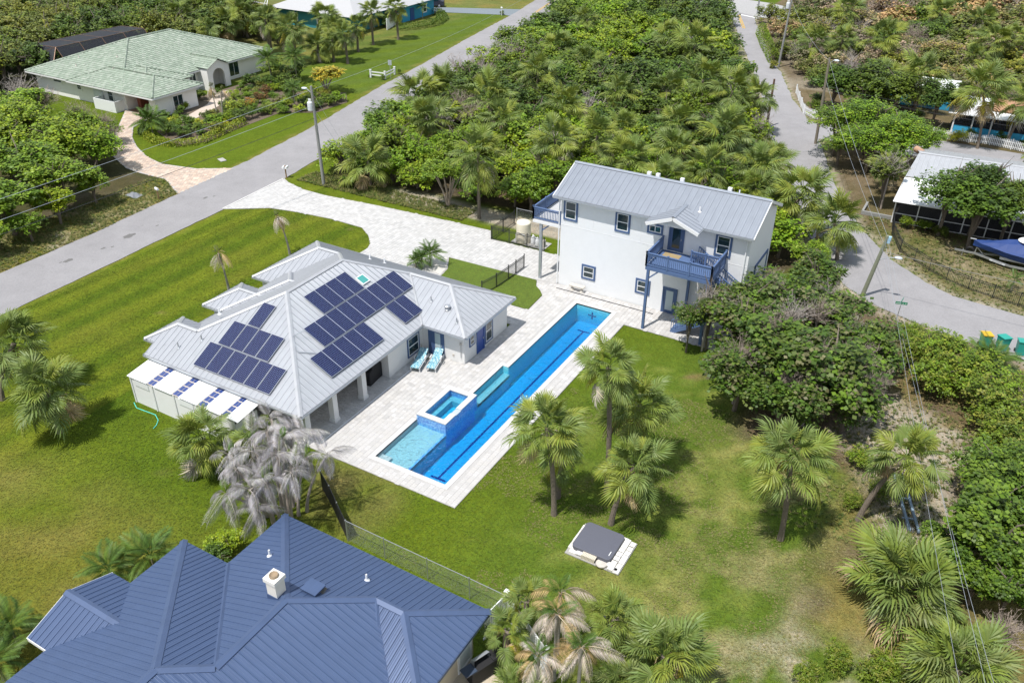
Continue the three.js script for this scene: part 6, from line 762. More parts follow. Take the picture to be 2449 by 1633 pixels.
const palmG = [LM(0.20, 0.26, 0.05), LM(0.155, 0.215, 0.055), LM(0.24, 0.285, 0.05), LM(0.175, 0.235, 0.065)], palmY = LM(0.38, 0.34, 0.04), palmD = LM(0.42, 0.32, 0.19, { transmission: 0.1, roughness: 0.9 }), palmGr = LM(0.40, 0.36, 0.32, { transmission: 0.1, roughness: 0.9 });
function addFronds(t, top, r, n, o = {}) {
  const sc = r / 1.95, lo = o.low ?? -50, hi = o.high ?? 82;
  for (let i = 0; i < n; i++) { const f = (i + rr(0, 0.8)) / n, el = (lo + (hi - lo) * Math.pow(1 - f, 0.9) + rr(-13, 13)) * Math.PI / 180, az = i * 2.39996 + rr(-0.5, 0.5), kind = f < 0.22 ? 'young' : f < 0.72 ? 'mid' : 'old', dead = o.dead && f > 1 - o.dead, m = add(t, dead ? 'dead_frond' : 'frond', pick(FR[kind]), dead ? (R() < 0.5 ? palmD : palmGr) : (f > 0.8 && R() < (o.yellow ?? 0.35) ? palmY : pick(o.mats ?? palmG)));
    m.position.copy(top); m.position.y += lerp(0.15, -0.35, f) * sc; m.rotation.set(0, az, el, 'YXZ'); m.rotation.x = rr(-0.6, 0.6); m.scale.setScalar(sc * rr(0.72, 1.16) * (kind === 'young' ? 0.9 : 1)); }
}
function palmTrunk(t, top, r0, r1, mat = M.palmTrunk) { const P = [], q = [], n = Math.max(4, Math.round(top.y / 0.5)); for (let i = 0; i <= n; i++) { const f = i / n; P.push(V(top.x * (0.25 * f + 0.75 * f * f), top.y * f, top.z * (0.25 * f + 0.75 * f * f))); q.push(lerp(r0, r1, Math.min(1, f * 1.6)) * (1 + (i % 2) * 0.06) * (i === 0 ? 1.25 : 1)); } new GB().tube(P, q, 9).to(t, 'trunk', mat); }
const PL = {
  lean: 'cabbage palm', thicket: ['fan palm crown with dead hanging skirt rising from the thicket', 'fan palms in the thicket'], scrub: ['fan palm standing in the brown scrub beyond the east road', 'fan palms in the scrub'], wood: ['fan palm at the edge of the dark wood behind the green tile roof', 'fan palms by the dark wood'], lawn: ['fan palm standing on the mown lawn by the teal house', 'fan palms on the far lawn'] };
const palmRows = [
  ['cabbage palm standing alone on the west lawn with its round shadow', -43.5, -21.5, 3.5, 0, -0.1, 2.2, 40], ['cabbage palm on the west lawn, the taller one towards the road', -49.6, -21.8, 4.0, 0.7, -1.5, 2.2, 38], ['tall straight cabbage palm beside the pool deck with slim companion trunk', -14.7, -30.3, 6.1, -0.5, 0.2, 1.9, 36], ['small low cabbage palm tucked behind the tall straight palm', -15.2, -31.6, 2.9, 0.3, -0.1, 1.2, 20], ['leaning cabbage palm between the hot tub and the pool', -11.8, -31.2, 4.5, 0.9, -0.3, 1.8, 38], ['tallest slender cabbage palm at the far side of the palm group by the pool', -13.0, -33.3, 8.6, -0.4, 0.2, 1.6, 34], ['bushy cabbage palm in the middle of the palm group by the pool', -12.7, -35.6, 5.0, 0.2, -0.1, 2.1, 40], ['upright cabbage palm on the east lawn with dark round shadow', -3.8, -34.6, 5.6, -0.4, 0, 2.0, 36], ['strongly leaning cabbage palm at the sandy edge of the east lawn', -0.6, -38.1, 4.8, 1.3, -0.6, 1.9, 34],
  ['huge low fan palm clump spreading over the dry east lawn edge', 2.4, -32.6, 2.1, -0.3, 0, 2.7, 54], ['broad low fan palm with grey-green blades below the power lines', 4.8, -29.2, 1.9, 0, 0, 2.3, 42], ['low fan palm in front of the white lean-to shed', -33.2, -23.6, 2.6, 0, 0, 1.9, 40], ['fan palm half hidden behind the dead grey palms', -29.9, -24.7, 3.4, 0, 0, 1.4, 26],
  ['fan palm at the white slatted fence post', -12.0, -22.4, 3.0, 0, 0, 1.1, 24], ['fan palm with upright blades beside the drooping dead palms', -8.4, -23.8, 2.6, 0, 0, 1.5, 34], ['wide fan palm beside the drooping dead palms, farthest out on the lawn', -5.8, -22.9, 2.8, 0, 0, 1.9, 44], ['low fan palm under the wide fan palm', -6.9, -21.2, 2.0, 0, 0, 1.4, 28], ['fan palm pressed against the blue eave corner', -12.1, -20.9, 2.6, 0, 0, 1.15, 24], ['small ground-hugging fan palm at the lawn side of the wide fan palm', -4.2, -22.6, 1.2, 0, 0, 1.2, 24], ['fan palm below the drooping dead palms at the patio', -10.6, -19.0, 1.9, 0, 0, 1.2, 24],
  ['leaning fan palm beside the garage house and east road', -13.9, -72.4, 4.4, 1.2, -0.2, 2.8, 40], ['fan palm with vines hanging over the east road', -8.4, -69.6, 3.6, -0.8, 0.1, 2.6, 38],
  ['single fan palm at the driveway edge beside the banana plant', -52.5, -62.9, 3.0, -0.1, 0.1, 2.9, 38], ['tall fan palm with bare pale trunk at the sandy strip', -38.9, -61.6, 6.6, 0, 0, 2.5, 36],
  ['fan palm behind the oak beside the white picket fence', -14.4, -119.4, 3.4, 0.4, 0, 3.0, 32], ['tall fan palm rising over the dark oaks', -9.4, -118.0, 5.4, 0, 0, 3.0, 34], ['tall fan palm in front of the bright blue house picket fence', -0.9, -107.3, 6.9, -1.1, 0, 3.1, 36], ['leaning tall fan palm inside the picket fence', 1.9, -110.8, 5.6, 1.0, 0, 3.0, 34], ['fan palm at the back of the silver metal roof', 4.4, -97.6, 3.6, 0, 0, 1.8, 24], ['fan palm beside the silver metal roof under the grey oak', -7.9, -88.1, 3.2, 0, 0, 1.9, 24]];
const palmSets = { thicket: [[-60.3, -82.1, 3.6, 3.1], [-60, -87.3, 3.4, 2.9], [-52.4, -73.8, 4.2, 3.1], [-49.9, -81.3, 5, 3.6], [-58.6, -124.8, 5.5, 2.2], [-55.1, -108.7, 4.8, 2.7], [-49.1, -104.5, 4.5, 2.4], [-50.3, -93.3, 5.2, 2.7], [-43.3, -119.9, 5.5, 2.9], [-38.7, -117.5, 5.5, 3.2], [-31.4, -99.8, 5.5, 3.3], [-34.4, -97.0, 4.5, 2.5], [-27.2, -98.3, 5.2, 3.0], [-24.6, -99.4, 4.6, 2.4], [-41.4, -83.4, 5, 2.7], [-36, -71, 5.6, 2.5], [-33.4, -74.6, 5.4, 2.4], [-32.6, -79.1, 5, 2.1], [-28.3, -71.2, 5, 2.6], [-28.1, -83.2, 5, 2.5], [-25.5, -75.9, 5, 2.5], [-23, -82.4, 5.2, 3.1], [-24.3, -70.2, 4.4, 1.9], [-21.1, -72.3, 5, 2.7], [-17.3, -74.9, 5, 2.5], [-16.4, -71.6, 4.4, 2.0], [-17.4, -79.8, 4.2, 2.5], [-38.4, -92, 5, 2.4], [-45, -76, 4.8, 2.4]],
  scrub: [[-26.2, -135.3, 4, 2.5], [-23, -139.1, 4, 2.2], [-17.4, -138.8, 5, 3.2], [-2.9, -147, 4.5, 3.1], [-26.6, -160.4, 4.5, 3], [-12.9, -168, 4.5, 2.4], [-4.9, -140.7, 3.2, 2.1], [-6.1, -166, 4, 2.8], [-0.7, -155.8, 4, 1.9], [1.6, -150, 4.2, 2.6]], wood: [[-116.9, -96.7, 5, 2.4], [-107.8, -93.6, 4.2, 2.3], [-110.8, -100.5, 3.8, 2.6], [-112, -105.6, 4.5, 2.8], [-100.4, -98.8, 5.5, 2.3], [-122.3, -104.9, 4.5, 2]], lawn: [[-101.6, -100.3, 5.3, 2.1], [-93.1, -96.8, 5.2, 2.5], [-96.7, -108.5, 4.8, 2.5], [-90.6, -98.9, 2.8, 2.2], [-89, -100.4, 3.6, 2.0], [-86.4, -100.5, 4.6, 2.0], [-89.9, -107.3, 4.2, 1.9], [-90.9, -112.4, 5.3, 2.1], [-89.7, -117.6, 5.5, 2.1], [-92.1, -104.2, 4.4, 2.1]] };
srand(400);
for (const [label, x, z, h, lx, lz, r, n] of palmRows) { const t = thing('fan_palm', label, 'palm', [x, 0, z], 0); const top = V(lx, h - 0.35, lz); palmTrunk(t, top, h < 3 ? 0.18 : 0.15, h < 3 ? 0.17 : 0.125); const low = h < 2.4; const far = Math.hypot(x, z) > 75; addFronds(t, top, r, Math.round(n * 1.02), { dead: far || low ? 0.12 : 0.08, yellow: far ? 0.4 : 0.22, low: low ? -18 : -52, mats: low ? [palmG[1], LM(0.19, 0.235, 0.08), palmG[0]] : palmG }); }
for (const [k, rows] of Object.entries(palmSets)) for (const [x, z, h, r] of rows) { const t = thing('fan_palm', PL[k][0], 'palm', [x, 0, z], rr(0, 6), PL[k][1]); const top = V(rr(-0.2, 0.2), h - 0.3, rr(-0.2, 0.2)); palmTrunk(t, top, 0.2, 0.16); addFronds(t, top, r, 40, { dead: k === 'lawn' ? 0.05 : 0.18, yellow: 0.4, low: k === 'lawn' ? -55 : -78 }); }

// feather palms
const FF = { live: [featherFrond(11, 0.9, 26, 1.6, 0.4, 0.35), featherFrond(12, 1.2, 26, 1.6, 0.4, 0.5)], dead: [featherFrond(13, 1.5, 26, 1.7, 0.4, 1.1), featherFrond(14, 1.9, 26, 1.6, 0.42, 1.3), featherFrond(15, 1.2, 24, 1.8, 0.4, 0.9)] };
const greyM = [LM(0.40, 0.385, 0.41, { transmission: 0.1, roughness: 0.9 }), LM(0.30, 0.285, 0.31, { transmission: 0.1, roughness: 0.9 }), LM(0.49, 0.475, 0.49, { transmission: 0.1, roughness: 0.9 })], tanM = [LM(0.52, 0.43, 0.36, { transmission: 0.1, roughness: 0.9 }), LM(0.6, 0.52, 0.46, { transmission: 0.1, roughness: 0.9 }), LM(0.5, 0.36, 0.18, { transmission: 0.1, roughness: 0.9 })], freshM = [LM(0.09, 0.17, 0.03), LM(0.12, 0.2, 0.03)];
function feather(t, top, n, sc, geos, mats, e0, e1, name = 'frond') { for (let i = 0; i < n; i++) { const m = add(t, name, pick(geos), pick(mats)); m.position.copy(top); m.rotation.set(rr(-0.4, 0.4), i * 2.4 + rr(-0.3, 0.3), (lerp(e1, e0, i / Math.max(1, n - 1)) + rr(-8, 8)) * Math.PI / 180, 'YXZ'); m.scale.setScalar(sc * rr(0.8, 1.15)); } }
srand(77);
{ // the clump of dead grey palms
  const heads = [[-28.9, -24.9, 4.4], [-26.9, -24.4, 4.6], [-27.8, -22.6, 4.2], [-26.1, -22.5, 4.8], [-25.3, -23.6, 4.2], [-28.3, -21.6, 3.6], [-25.8, -21.2, 4.2], [-25.0, -22.2, 4.4], [-26.8, -21.0, 3.4], [-29.8, -22.6, 3.2], [-28.0, -23.7, 4.7], [-26.6, -23.4, 4.9], [-24.9, -24.6, 3.8], [-29.4, -23.8, 3.6], [-27.2, -25.3, 3.8], [-26.3, -20.9, 2.4], [-28.6, -21.0, 2.3], [-27.4, -21.6, 3.0]];
  for (const [x, z, h] of heads) { const t = thing('dead_palm', 'dead feather palm with silvery grey drooping fronds in the clump by the blue roof', 'palm', [lerp(x, -27.2, 0.55), 0, lerp(z, -23.2, 0.55)], 0, 'dead grey palms'); const top = V(x - t.position.x, h, z - t.position.z); palmTrunk(t, top, 0.09, 0.06, M.deadWood); feather(t, top, 9, rr(0.7, 1.0), FF.dead, greyM, -60, 70, 'dead_frond'); if (R() < 0.4) feather(t, top, 2, 0.5, FF.live, freshM, 60, 85); }
}
for (const [x, z, h, l] of [[-10.0, -21.3, 4.1, 'tallest of the palms with tan dead fronds beside the blue roof'], [-8.5, -20.5, 3.9, 'palm with tan dead fronds standing among fan palms, farthest from the blue roof'], [-9.9, -19.6, 3.4, 'lowest palm with tan dead fronds above the side patio'], [-10.5, -22.6, 3.8, 'palm with tan dead fronds beside the white slatted fence']]) { const t = thing('wilting_palm', l, 'palm', [x, 0, z]); const top = V(0, h, 0); palmTrunk(t, top, 0.1, 0.07, std(0.36, 0.33, 0.28, 0.9, { map: tBark })); feather(t, top, 9, 0.85, FF.dead, tanM, -30, 30, 'dead_frond'); feather(t, top, 5, 0.62, FF.live, freshM, 60, 88); }
for (const [x, z, h, lx, lz, l] of [[-48.3, -39.7, 3.2, -0.15, 0.2, 'dying palm with one tan tuft on the front lawn, nearer the lean-to'], [-48.6, -46.9, 3.5, -0.35, 0.4, 'dying palm with tan hanging fronds on the front lawn by the driveway'], [-82.6, -71.1, 3.6, -0.5, -0.2, 'bare dying palm in the garden of the green tile house, with wider crown'], [-80.8, -70.3, 3.7, 0.2, -0.4, 'bare dying palm in the garden of the green tile house, with narrow crown']]) { const t = thing('dying_palm', l, 'palm', [x, 0, z]); const top = V(lx, h, lz); palmTrunk(t, top, 0.1, 0.055, std(0.33, 0.31, 0.27, 0.9, { map: tBark })); feather(t, top, 8, 0.72, FF.dead, tanM, -75, 10, 'dead_frond'); feather(t, top, 3, 0.42, FF.live, [LM(0.12, 0.14, 0.04)], 60, 88); }
function leafyPalm(name, label, cat, x, z, h, n, sc, group, trunk = true) { const t = thing(name, label, cat, [x, 0, z], 0, group); const top = V(0, h, 0); if (trunk) palmTrunk(t, top, 0.07, 0.05, std(0.3, 0.28, 0.2, 0.9, { map: tBark })); feather(t, top, n, sc, FF.live, freshM, -5, 82); return t; }
for (const [x, z, h, sc, l] of [[-37.1, -51.1, 1.1, 0.75, 'largest young feather palm in the white gravel bed'], [-37.45, -50.4, 0.9, 0.55, 'middle young feather palm in the gravel bed'], [-38.0, -50.3, 0.6, 0.5, 'smallest young feather palm at the gravel bed corner']]) leafyPalm('young_palm', l, 'palm', x, z, h, 22, sc * 1.15);
leafyPalm('sago_palm', 'big arching feather palm beside the wheeled bins', 'palm', 4.0, -56.6, 1.0, 30, 1.35); leafyPalm('sago_palm', 'low arching palm in the garden by the pink driveway', 'palm', -84.6, -63.0, 1.3, 26, 1.4); leafyPalm('young_palm', 'small yellow-green palm sprig growing by the boat fence', 'palm', 4.7, -71.2, 0.9, 9, 0.6);
leafyPalm('feather_palm', 'orange-fruited feather palm at the corner of the green tile house', 'palm', -88.4, -86.5, 3.2, 22, 1.35); leafyPalm('feather_palm', 'feather palm beside the orange-fruited palm', 'palm', -85.6, -88.6, 3.4, 22, 1.3); leafyPalm('feather_palm', 'slim yellow-green palm in the round garden bed', 'palm', -77.4, -79.2, 2.6, 16, 0.8); leafyPalm('feather_palm', 'feather palm beside the teal house door', 'palm', -96, -133.6, 2, 12, 0.9);
for (const [x, z, l] of [[-30.6, -15.2, 'feather palm behind the blue porch gable, towards the lawn'], [-29.6, -16.8, 'feather palm at the inner corner of the blue roof'], [-31.4, -10.8, 'feather palm below the blue porch gable edge'], [-30.3, -9.4, 'feather palm at the low end of the blue porch gable']]) leafyPalm('garden_palm', l, 'palm', x, z, 1.1, 18, 1.0);
{ const t = thing('banana_plant', 'banana plant with broad green leaves at the driveway edge', 'banana plant', [-54.0, 0, -61.2]); srand(9); for (let i = 0; i < 11; i++) { const b = new GB(), a = i * 2.4, L = rr(1.2, 1.8), el = rr(0.5, 1.3), P = (f, s) => { const r = Math.cos(el) * L * f, y = 0.5 + Math.sin(el) * L * f - 0.9 * f * f * L * 0.5; const w = 0.2 * Math.sin(Math.PI * clamp(f * 0.9 + 0.08)) * s; return V(Math.cos(a) * r - Math.sin(a) * w, y + 0.05 * Math.abs(s), Math.sin(a) * r + Math.cos(a) * w); }; for (let k = 0; k < 5; k++) for (const s of [1, -1]) b.quad(P(k / 5, 0), P((k + 1) / 5, 0), P((k + 1) / 5, s), P(k / 5, s)); b.to(t, 'leaf', leafMat(0.13, 0.24, 0.04)); } new GB().tube([V(0, 0, 0), V(0, 0.7, 0)], [0.13, 0.09], 7).to(t, 'stem', std(0.2, 0.22, 0.08, 0.8)); }

// broad-leaved crowns: thousands of leaf faces in clumps through a lumpy volume
function crown(sd, o) {
  srand(sd); const b = new GB(), lobes = []; for (let i = 0; i < o.lobes; i++) { const a = rr(0, 6.283), q = Math.sqrt(R()) * 0.62, y = rr(-0.25, 0.45); lobes.push([Math.cos(a) * q, y, Math.sin(a) * q, rr(...(o.lr ?? [0.32, 0.55]))]); } if (!o.lr) lobes.push([0, 0.1, 0, 0.6]);
  for (let c = 0; c < o.clumps; c++) {
    const l = pick(lobes), th = rr(0, 6.283), cy = rr(-0.55, 1), sy = Math.sqrt(Math.max(0, 1 - cy * cy)), r = l[3] * (o.shell ? Math.pow(R(), 0.28) : Math.cbrt(R())), n = V(Math.cos(th) * sy, cy, Math.sin(th) * sy), p = V(l[0], l[1], l[2]).addScaledVector(n, r);
    const t = pick(o.tones), v = rr(0.75, 1.4);
    for (let k = 0; k < o.per; k++) { const q = p.clone().add(V(rr(-1, 1), rr(-0.8, 0.8), rr(-1, 1)).multiplyScalar(o.spread)), s = o.size * rr(0.65, 1.3), fn = V(rr(-0.75, 0.75), rr(0.5, 1.3), rr(-0.75, 0.75)).addScaledVector(n, 0.45).normalize(), d = V(rr(-1, 1), rr(-0.5, 0.4), rr(-1, 1)).addScaledVector(n, 0.6).projectOnPlane(fn).normalize(), w = d.clone().cross(fn), e = q.clone().addScaledVector(d, s), m = q.clone().addScaledVector(d, s * 0.5), u = v * rr(0.85, 1.15); b.col = [t[0] * u, t[1] * u, t[2] * u]; const k2 = s * (o.slim ?? 0.42); b.tri(q, m.clone().addScaledVector(w, k2), e).tri(q, e, m.clone().addScaledVector(w, -k2)); }
  }
  return b.geo();
}
function branches(sd, n, mat, spread = 0.75, thick = 0.045) { srand(sd); const b = new GB(); b.tube([V(0, -1.0, 0), V(0.05, -0.5, 0.02), V(0, -0.1, 0)], [thick * 1.5, thick * 1.2, thick], 6); for (let i = 0; i < n; i++) { const a = i * 2.4, e = V(Math.cos(a) * spread * rr(0.4, 1), rr(0.0, 0.65), Math.sin(a) * spread * rr(0.4, 1)); b.tube([V(0, rr(-0.75, -0.2), 0), e.clone().multiplyScalar(0.5).add(V(rr(-0.08, 0.08), 0.02, rr(-0.08, 0.08))), e], [thick * 0.8, thick * 0.5, thick * 0.15], 5); } return b.geo(); }
function twigs(sd, n, tone) { srand(sd); const b = new GB(); for (let i = 0; i < n; i++) { const a = rr(0, 6.283), el = rr(0.05, 1.3), d = V(Math.cos(a) * Math.cos(el), Math.sin(el), Math.sin(a) * Math.cos(el)); let p = V(rr(-0.12, 0.12), rr(-0.5, -0.1), rr(-0.12, 0.12)), L = rr(0.7, 1.15), v = rr(0.75, 1.2); b.col = tone.map((c) => c * v); const q = p.clone().addScaledVector(d, L * 0.5).add(V(rr(-0.08, 0.08), rr(-0.05, 0.1), rr(-0.08, 0.08))), e = q.clone().addScaledVector(d, L * 0.5).add(V(rr(-0.15, 0.15), rr(-0.05, 0.12), rr(-0.15, 0.15))); b.tube([p, q, e], [0.014, 0.010, 0.004], 3); for (let k = 0; k < 5; k++) { const f = rr(0.3, 1), s = p.clone().lerp(e, f), g = s.clone().add(V(rr(-0.22, 0.22), rr(-0.02, 0.25), rr(-0.22, 0.22))); b.tube([s, g], [0.007, 0.003], 3); for (let j = 0; j < 2; j++) { const h = s.clone().lerp(g, rr(0.4, 1)); b.tube([h, h.clone().add(V(rr(-0.1, 0.1), rr(0, 0.14), rr(-0.1, 0.1)))], [0.004, 0.002], 3); } } } return b.geo(); }
const T = { dark: [[0.055, 0.10, 0.012], [0.075, 0.125, 0.014], [0.09, 0.145, 0.016]], mid: [[0.085, 0.15, 0.012], [0.115, 0.185, 0.014], [0.135, 0.205, 0.018], [0.07, 0.125, 0.012]], bright: [[0.145, 0.24, 0.012], [0.185, 0.275, 0.014], [0.12, 0.20, 0.012], [0.22, 0.30, 0.02]], olive: [[0.14, 0.17, 0.025], [0.18, 0.20, 0.03], [0.11, 0.145, 0.02]], yellow: [[0.38, 0.31, 0.02], [0.45, 0.36, 0.03], [0.25, 0.26, 0.03], [0.5, 0.38, 0.03]], lime: [[0.31, 0.36, 0.03], [0.38, 0.4, 0.04], [0.2, 0.28, 0.03]], scrub: [[0.15, 0.165, 0.04], [0.22, 0.19, 0.08], [0.28, 0.23, 0.14], [0.11, 0.14, 0.03]], rust: [[0.36, 0.26, 0.18], [0.32, 0.24, 0.16], [0.26, 0.22, 0.13], [0.16, 0.17, 0.06]], orange: [[0.55, 0.22, 0.03], [0.45, 0.27, 0.03], [0.25, 0.2, 0.03]], red: [[0.16, 0.07, 0.03], [0.2, 0.1, 0.03], [0.11, 0.1, 0.02]] };
const far = { lobes: 8, clumps: 270, per: 9, spread: 0.088, size: 0.088 }, near = { lobes: 9, clumps: 560, per: 11, spread: 0.085, size: 0.074 };
const CR = {}; let cs = 900; for (const k of Object.keys(T)) CR[k] = [{}, { lobes: 15, lr: [0.17, 0.33], clumps: 250 }, { lobes: 10, lr: [0.26, 0.42], clumps: 230, per: 8, size: 0.11 }].map((q) => crown(cs++, { ...far, ...q, tones: T[k] })); for (const k of ['dark', 'mid', 'bright', 'olive']) CR[k + 'N'] = [{}, { lobes: 15, lr: [0.18, 0.34] }, { lobes: 11, lr: [0.25, 0.42], clumps: 480, size: 0.09 }].map((q) => crown(cs++, { ...near, ...q, tones: T[k] })); CR.mixN = [0, 1, 2].map((i) => crown(cs++, { ...near, lobes: 14, lr: [[0.16, 0.32], [0.2, 0.36], [0.24, 0.4]][i], clumps: 480, clumps: 430, tones: [...T.dark, ...T.mid, [0.12, 0.16, 0.025], [0.14, 0.17, 0.03], [0.16, 0.145, 0.06]], spread: 0.12, size: 0.085 })); CR.weedyN = [0, 1].map(() => crown(cs++, { ...near, clumps: 430, tones: [[0.125, 0.185, 0.012], [0.15, 0.205, 0.015], [0.10, 0.155, 0.012], [0.2, 0.215, 0.03]], size: 0.07 })); CR.oakN = [0, 1].map(() => crown(cs++, { ...near, clumps: 760, tones: [...T.mid, ...T.bright], size: 0.055 }));
const BR = [branches(61, 9), branches(62, 11)], TW = [twigs(71, 80, [0.32, 0.26, 0.215]), twigs(72, 80, [0.28, 0.23, 0.19]), twigs(73, 60, [0.35, 0.31, 0.28])];
function shrub(name, label, cat, kind, x, z, yc, r, group, o = {}) {
  const t = thing(name, label, cat, [x, 0, z], rr(0, 6.283), group), vs = o.flat ?? rr(0.72, 0.95);
  const c = add(t, 'crown', pick(CR[kind]), o.tint ?? pick(leafTint)); c.position.y = yc; c.scale.set(r * 1.18, r * 1.18 * vs, r * 1.18);
  const k = add(t, 'trunk', pick(BR), o.bark ?? M.trunk); k.position.y = Math.max(yc, 0.2) ; k.scale.set(r, Math.max(yc, 0.2), r); k.position.y = yc; return t;
}
function bare(label, x, z, yc, r, group, cat = 'bare shrub') { const t = thing('bare_shrub', label, cat, [x, 0, z], rr(0, 6.283), group); const m = add(t, 'twigs', pick(TW), M.twig); m.scale.set(r * 1.1, r, r * 1.1); m.position.y = yc; new GB().tube([V(0, 0, 0), V(0.08, yc * 0.6, 0.05), V(0, yc - 0.1 * r, 0)], [0.09, 0.07, 0.04], 5).to(t, 'stem', M.deadWood); return t; }
srand(1234);
const scatter = (P, step, fn) => { let x0 = 1e9, x1 = -1e9, z0 = 1e9, z1 = -1e9; for (const [x, z] of P) { x0 = Math.min(x0, x); x1 = Math.max(x1, x); z0 = Math.min(z0, z); z1 = Math.max(z1, z); } for (let z = z1; z > z0;) { const s = step(z); for (let x = x0 + rr(0, s); x < x1; x += s) { const px = x + rr(-0.35, 0.35) * s, pz = z + rr(-0.35, 0.35) * s; if (inPoly(px, pz, P)) fn(px, pz, s); } z -= s; } };
const farBush = [['dark green rounded evergreen bush in the thicket between the roads', 'dark'], ['mid green leafy bush in the thicket between the roads', 'mid'], ['bright green leafy bush in the thicket between the roads', 'bright']];
scatter(THICKET, (z) => (z > -75 ? 2.7 : z > -105 ? 3.3 : 4.4), (x, z, s) => {
  const d = distPoly(x, z, THICKET); if (d < 0.9) return; for (const [px, pz, , r] of palmSets.thicket) if (Math.hypot(x - px, z - pz) < r * 0.35) return;
  if (x > -30 && z > -66 && d < 3.0) return;
  const west = x < -42 ? 1 : 0, nn = noise(x, z, 16, 40), k = z > -80 && x < -36 ? (R() < 0.75 ? 2 : 1) : nn > 0.08 ? 0 : nn < -0.12 ? 2 : 1, r = s * rr(0.62, 0.86), h = Math.min(lerp(1.4, 3.0, smooth(0, 5, d)) * rr(0.8, 1.15), 3.2);
  if (x < -59 && z < -88 && z > -112 && R() < 0.55) { bare('grey-brown bare shrub in the thicket beside the west road', x, z, 1.4, r * 1.05, 'bare shrubs in the thicket'); if (R() < 0.5) return; }
  if (R() < 0.035) { bare('silvery dead bush among the green thicket', x, z, h + 0.2, r, 'dead bushes in the thicket'); return; }
  const zone = z > -68 ? (x < -28 ? 'at the sandy strip north of the driveway' : 'behind the garage house') : d < 4.5 ? (x < lerp(-45, -60, smooth(-75, -170, z)) ? 'along the west road edge of the thicket' : 'along the east road edge of the thicket') : z > -92 ? 'among the fan palms of the thicket' : 'deep in the thicket towards the cross road'; const lb = ['dark green rounded evergreen bush ', 'mid green leafy bush ', 'bright green leafy bush '][k] + zone;
  shrub('thicket_bush', lb, 'bush', farBush[k][1], x, z, h, r, lb);
});
scatter(SCRUB, (z) => (z > -140 ? 3.4 : z > -165 ? 4.4 : 6.5), (x, z, s) => { if (x > 16) return; if (distPoly(x, z, SCRUB) < 0.6) return; const q = R(), k = q < 0.34 ? 'scrub' : q < 0.56 ? 'rust' : q < 0.8 ? 'olive' : 'mid'; if (q > 0.88) { bare('brown bare scrub bush beyond the east road', x, z, 1.3, s * 0.62, 'bare scrub beyond the east road'); return; } shrub('scrub_bush', { scrub: 'dull olive-brown scrub bush beyond the east road', rust: 'rust-brown dry scrub bush beyond the east road', olive: 'olive green scrub bush beyond the east road', mid: 'green scrub bush beyond the east road' }[k], 'bush', k, x, z, rr(1.0, 1.9), s * rr(0.55, 0.75), 'scrub beyond the east road: ' + k); });
const WOOD = [[-113.5, -60], [-113.8, -70], [-121, -72], [-121, -88], [-113.4, -90], [-108, -94.4], [-113, -110], [-132, -118], [-150, -118], [-152, -74], [-128, -58]];
scatter(WOOD, () => 3.9, (x, z, s) => { const k = noise(x, z, 10, 70) > 0.05 ? 'olive' : R() < 0.5 ? 'mid' : 'dark'; shrub('wood_tree', { olive: 'olive green tree of the dense wood behind the green tile roof', mid: 'mid green tree of the dense wood behind the green tile roof', dark: 'dark green tree of the dense wood behind the green tile roof' }[k], 'tree', k, x, z, rr(3.0, 4.0), s * rr(0.62, 0.85), 'trees of the dense wood: ' + k); });
for (const [P, st] of [[[[-126, -96], [-100, -106], [-99, -112.6], [-124, -116]], 4.2]]) scatter(P, () => st, (x, z, s) => { if (x > -112 && R() < 0.4) return; shrub('garden_tree', 'dark garden tree between the lawn palms and the teal house', 'tree', R() < 0.5 ? 'dark' : 'mid', x, z, rr(1.4, 2.4), s * 0.6, 'garden trees by the teal house'); });
scatter([[-112, -150], [-84, -166], [-92, -200], [-125, -195], [-125, -150]], () => 6, (x, z, s) => shrub('distant_tree', 'distant green tree beyond the blue-grey driveway', 'tree', R() < 0.5 ? 'dark' : 'mid', x, z, 2.6, s * 0.62, 'distant trees beyond the driveway'));
// named single trees and bushes: kind, x, z, height of crown centre, radius
const single = { mix: ['tree', 'leafy tree with dead twigs in the tangle beside the garage house', 'mixN', 'tangle beside the garage house'], dense: ['dense_bush', 'dense glossy green bush under the power lines', 'midN', 'dense bushes under the power lines'], scrubby: ['low_bush', 'low yellow-green bush on the sandy ground by the east road', 'weedyN', 'low bushes on the sandy ground'], bright: ['bright_bush', 'bright green bush beside the garage house end wall', 'brightN', 'bright bushes by the garage house'], oak: ['round_oak', 'broad bright green oak crown beside the east road junction', 'oakN', 'round oak at the junction'], darkoak: ['dark_oak', 'dark green oak shading the houses beyond the east road', 'darkN', 'dark oaks by the far houses'], greyoak: ['grey_oak', 'half bare grey-green oak beside the screened porch', 'oliveN'], leftmass: ['roadside_tree', 'bright green tree in the mass along the west road verge', 'brightN', 'tree mass along the west road'], darkbush: ['driveway_tree', 'full green tree at the sandy strip behind the water tank', 'brightN'] };
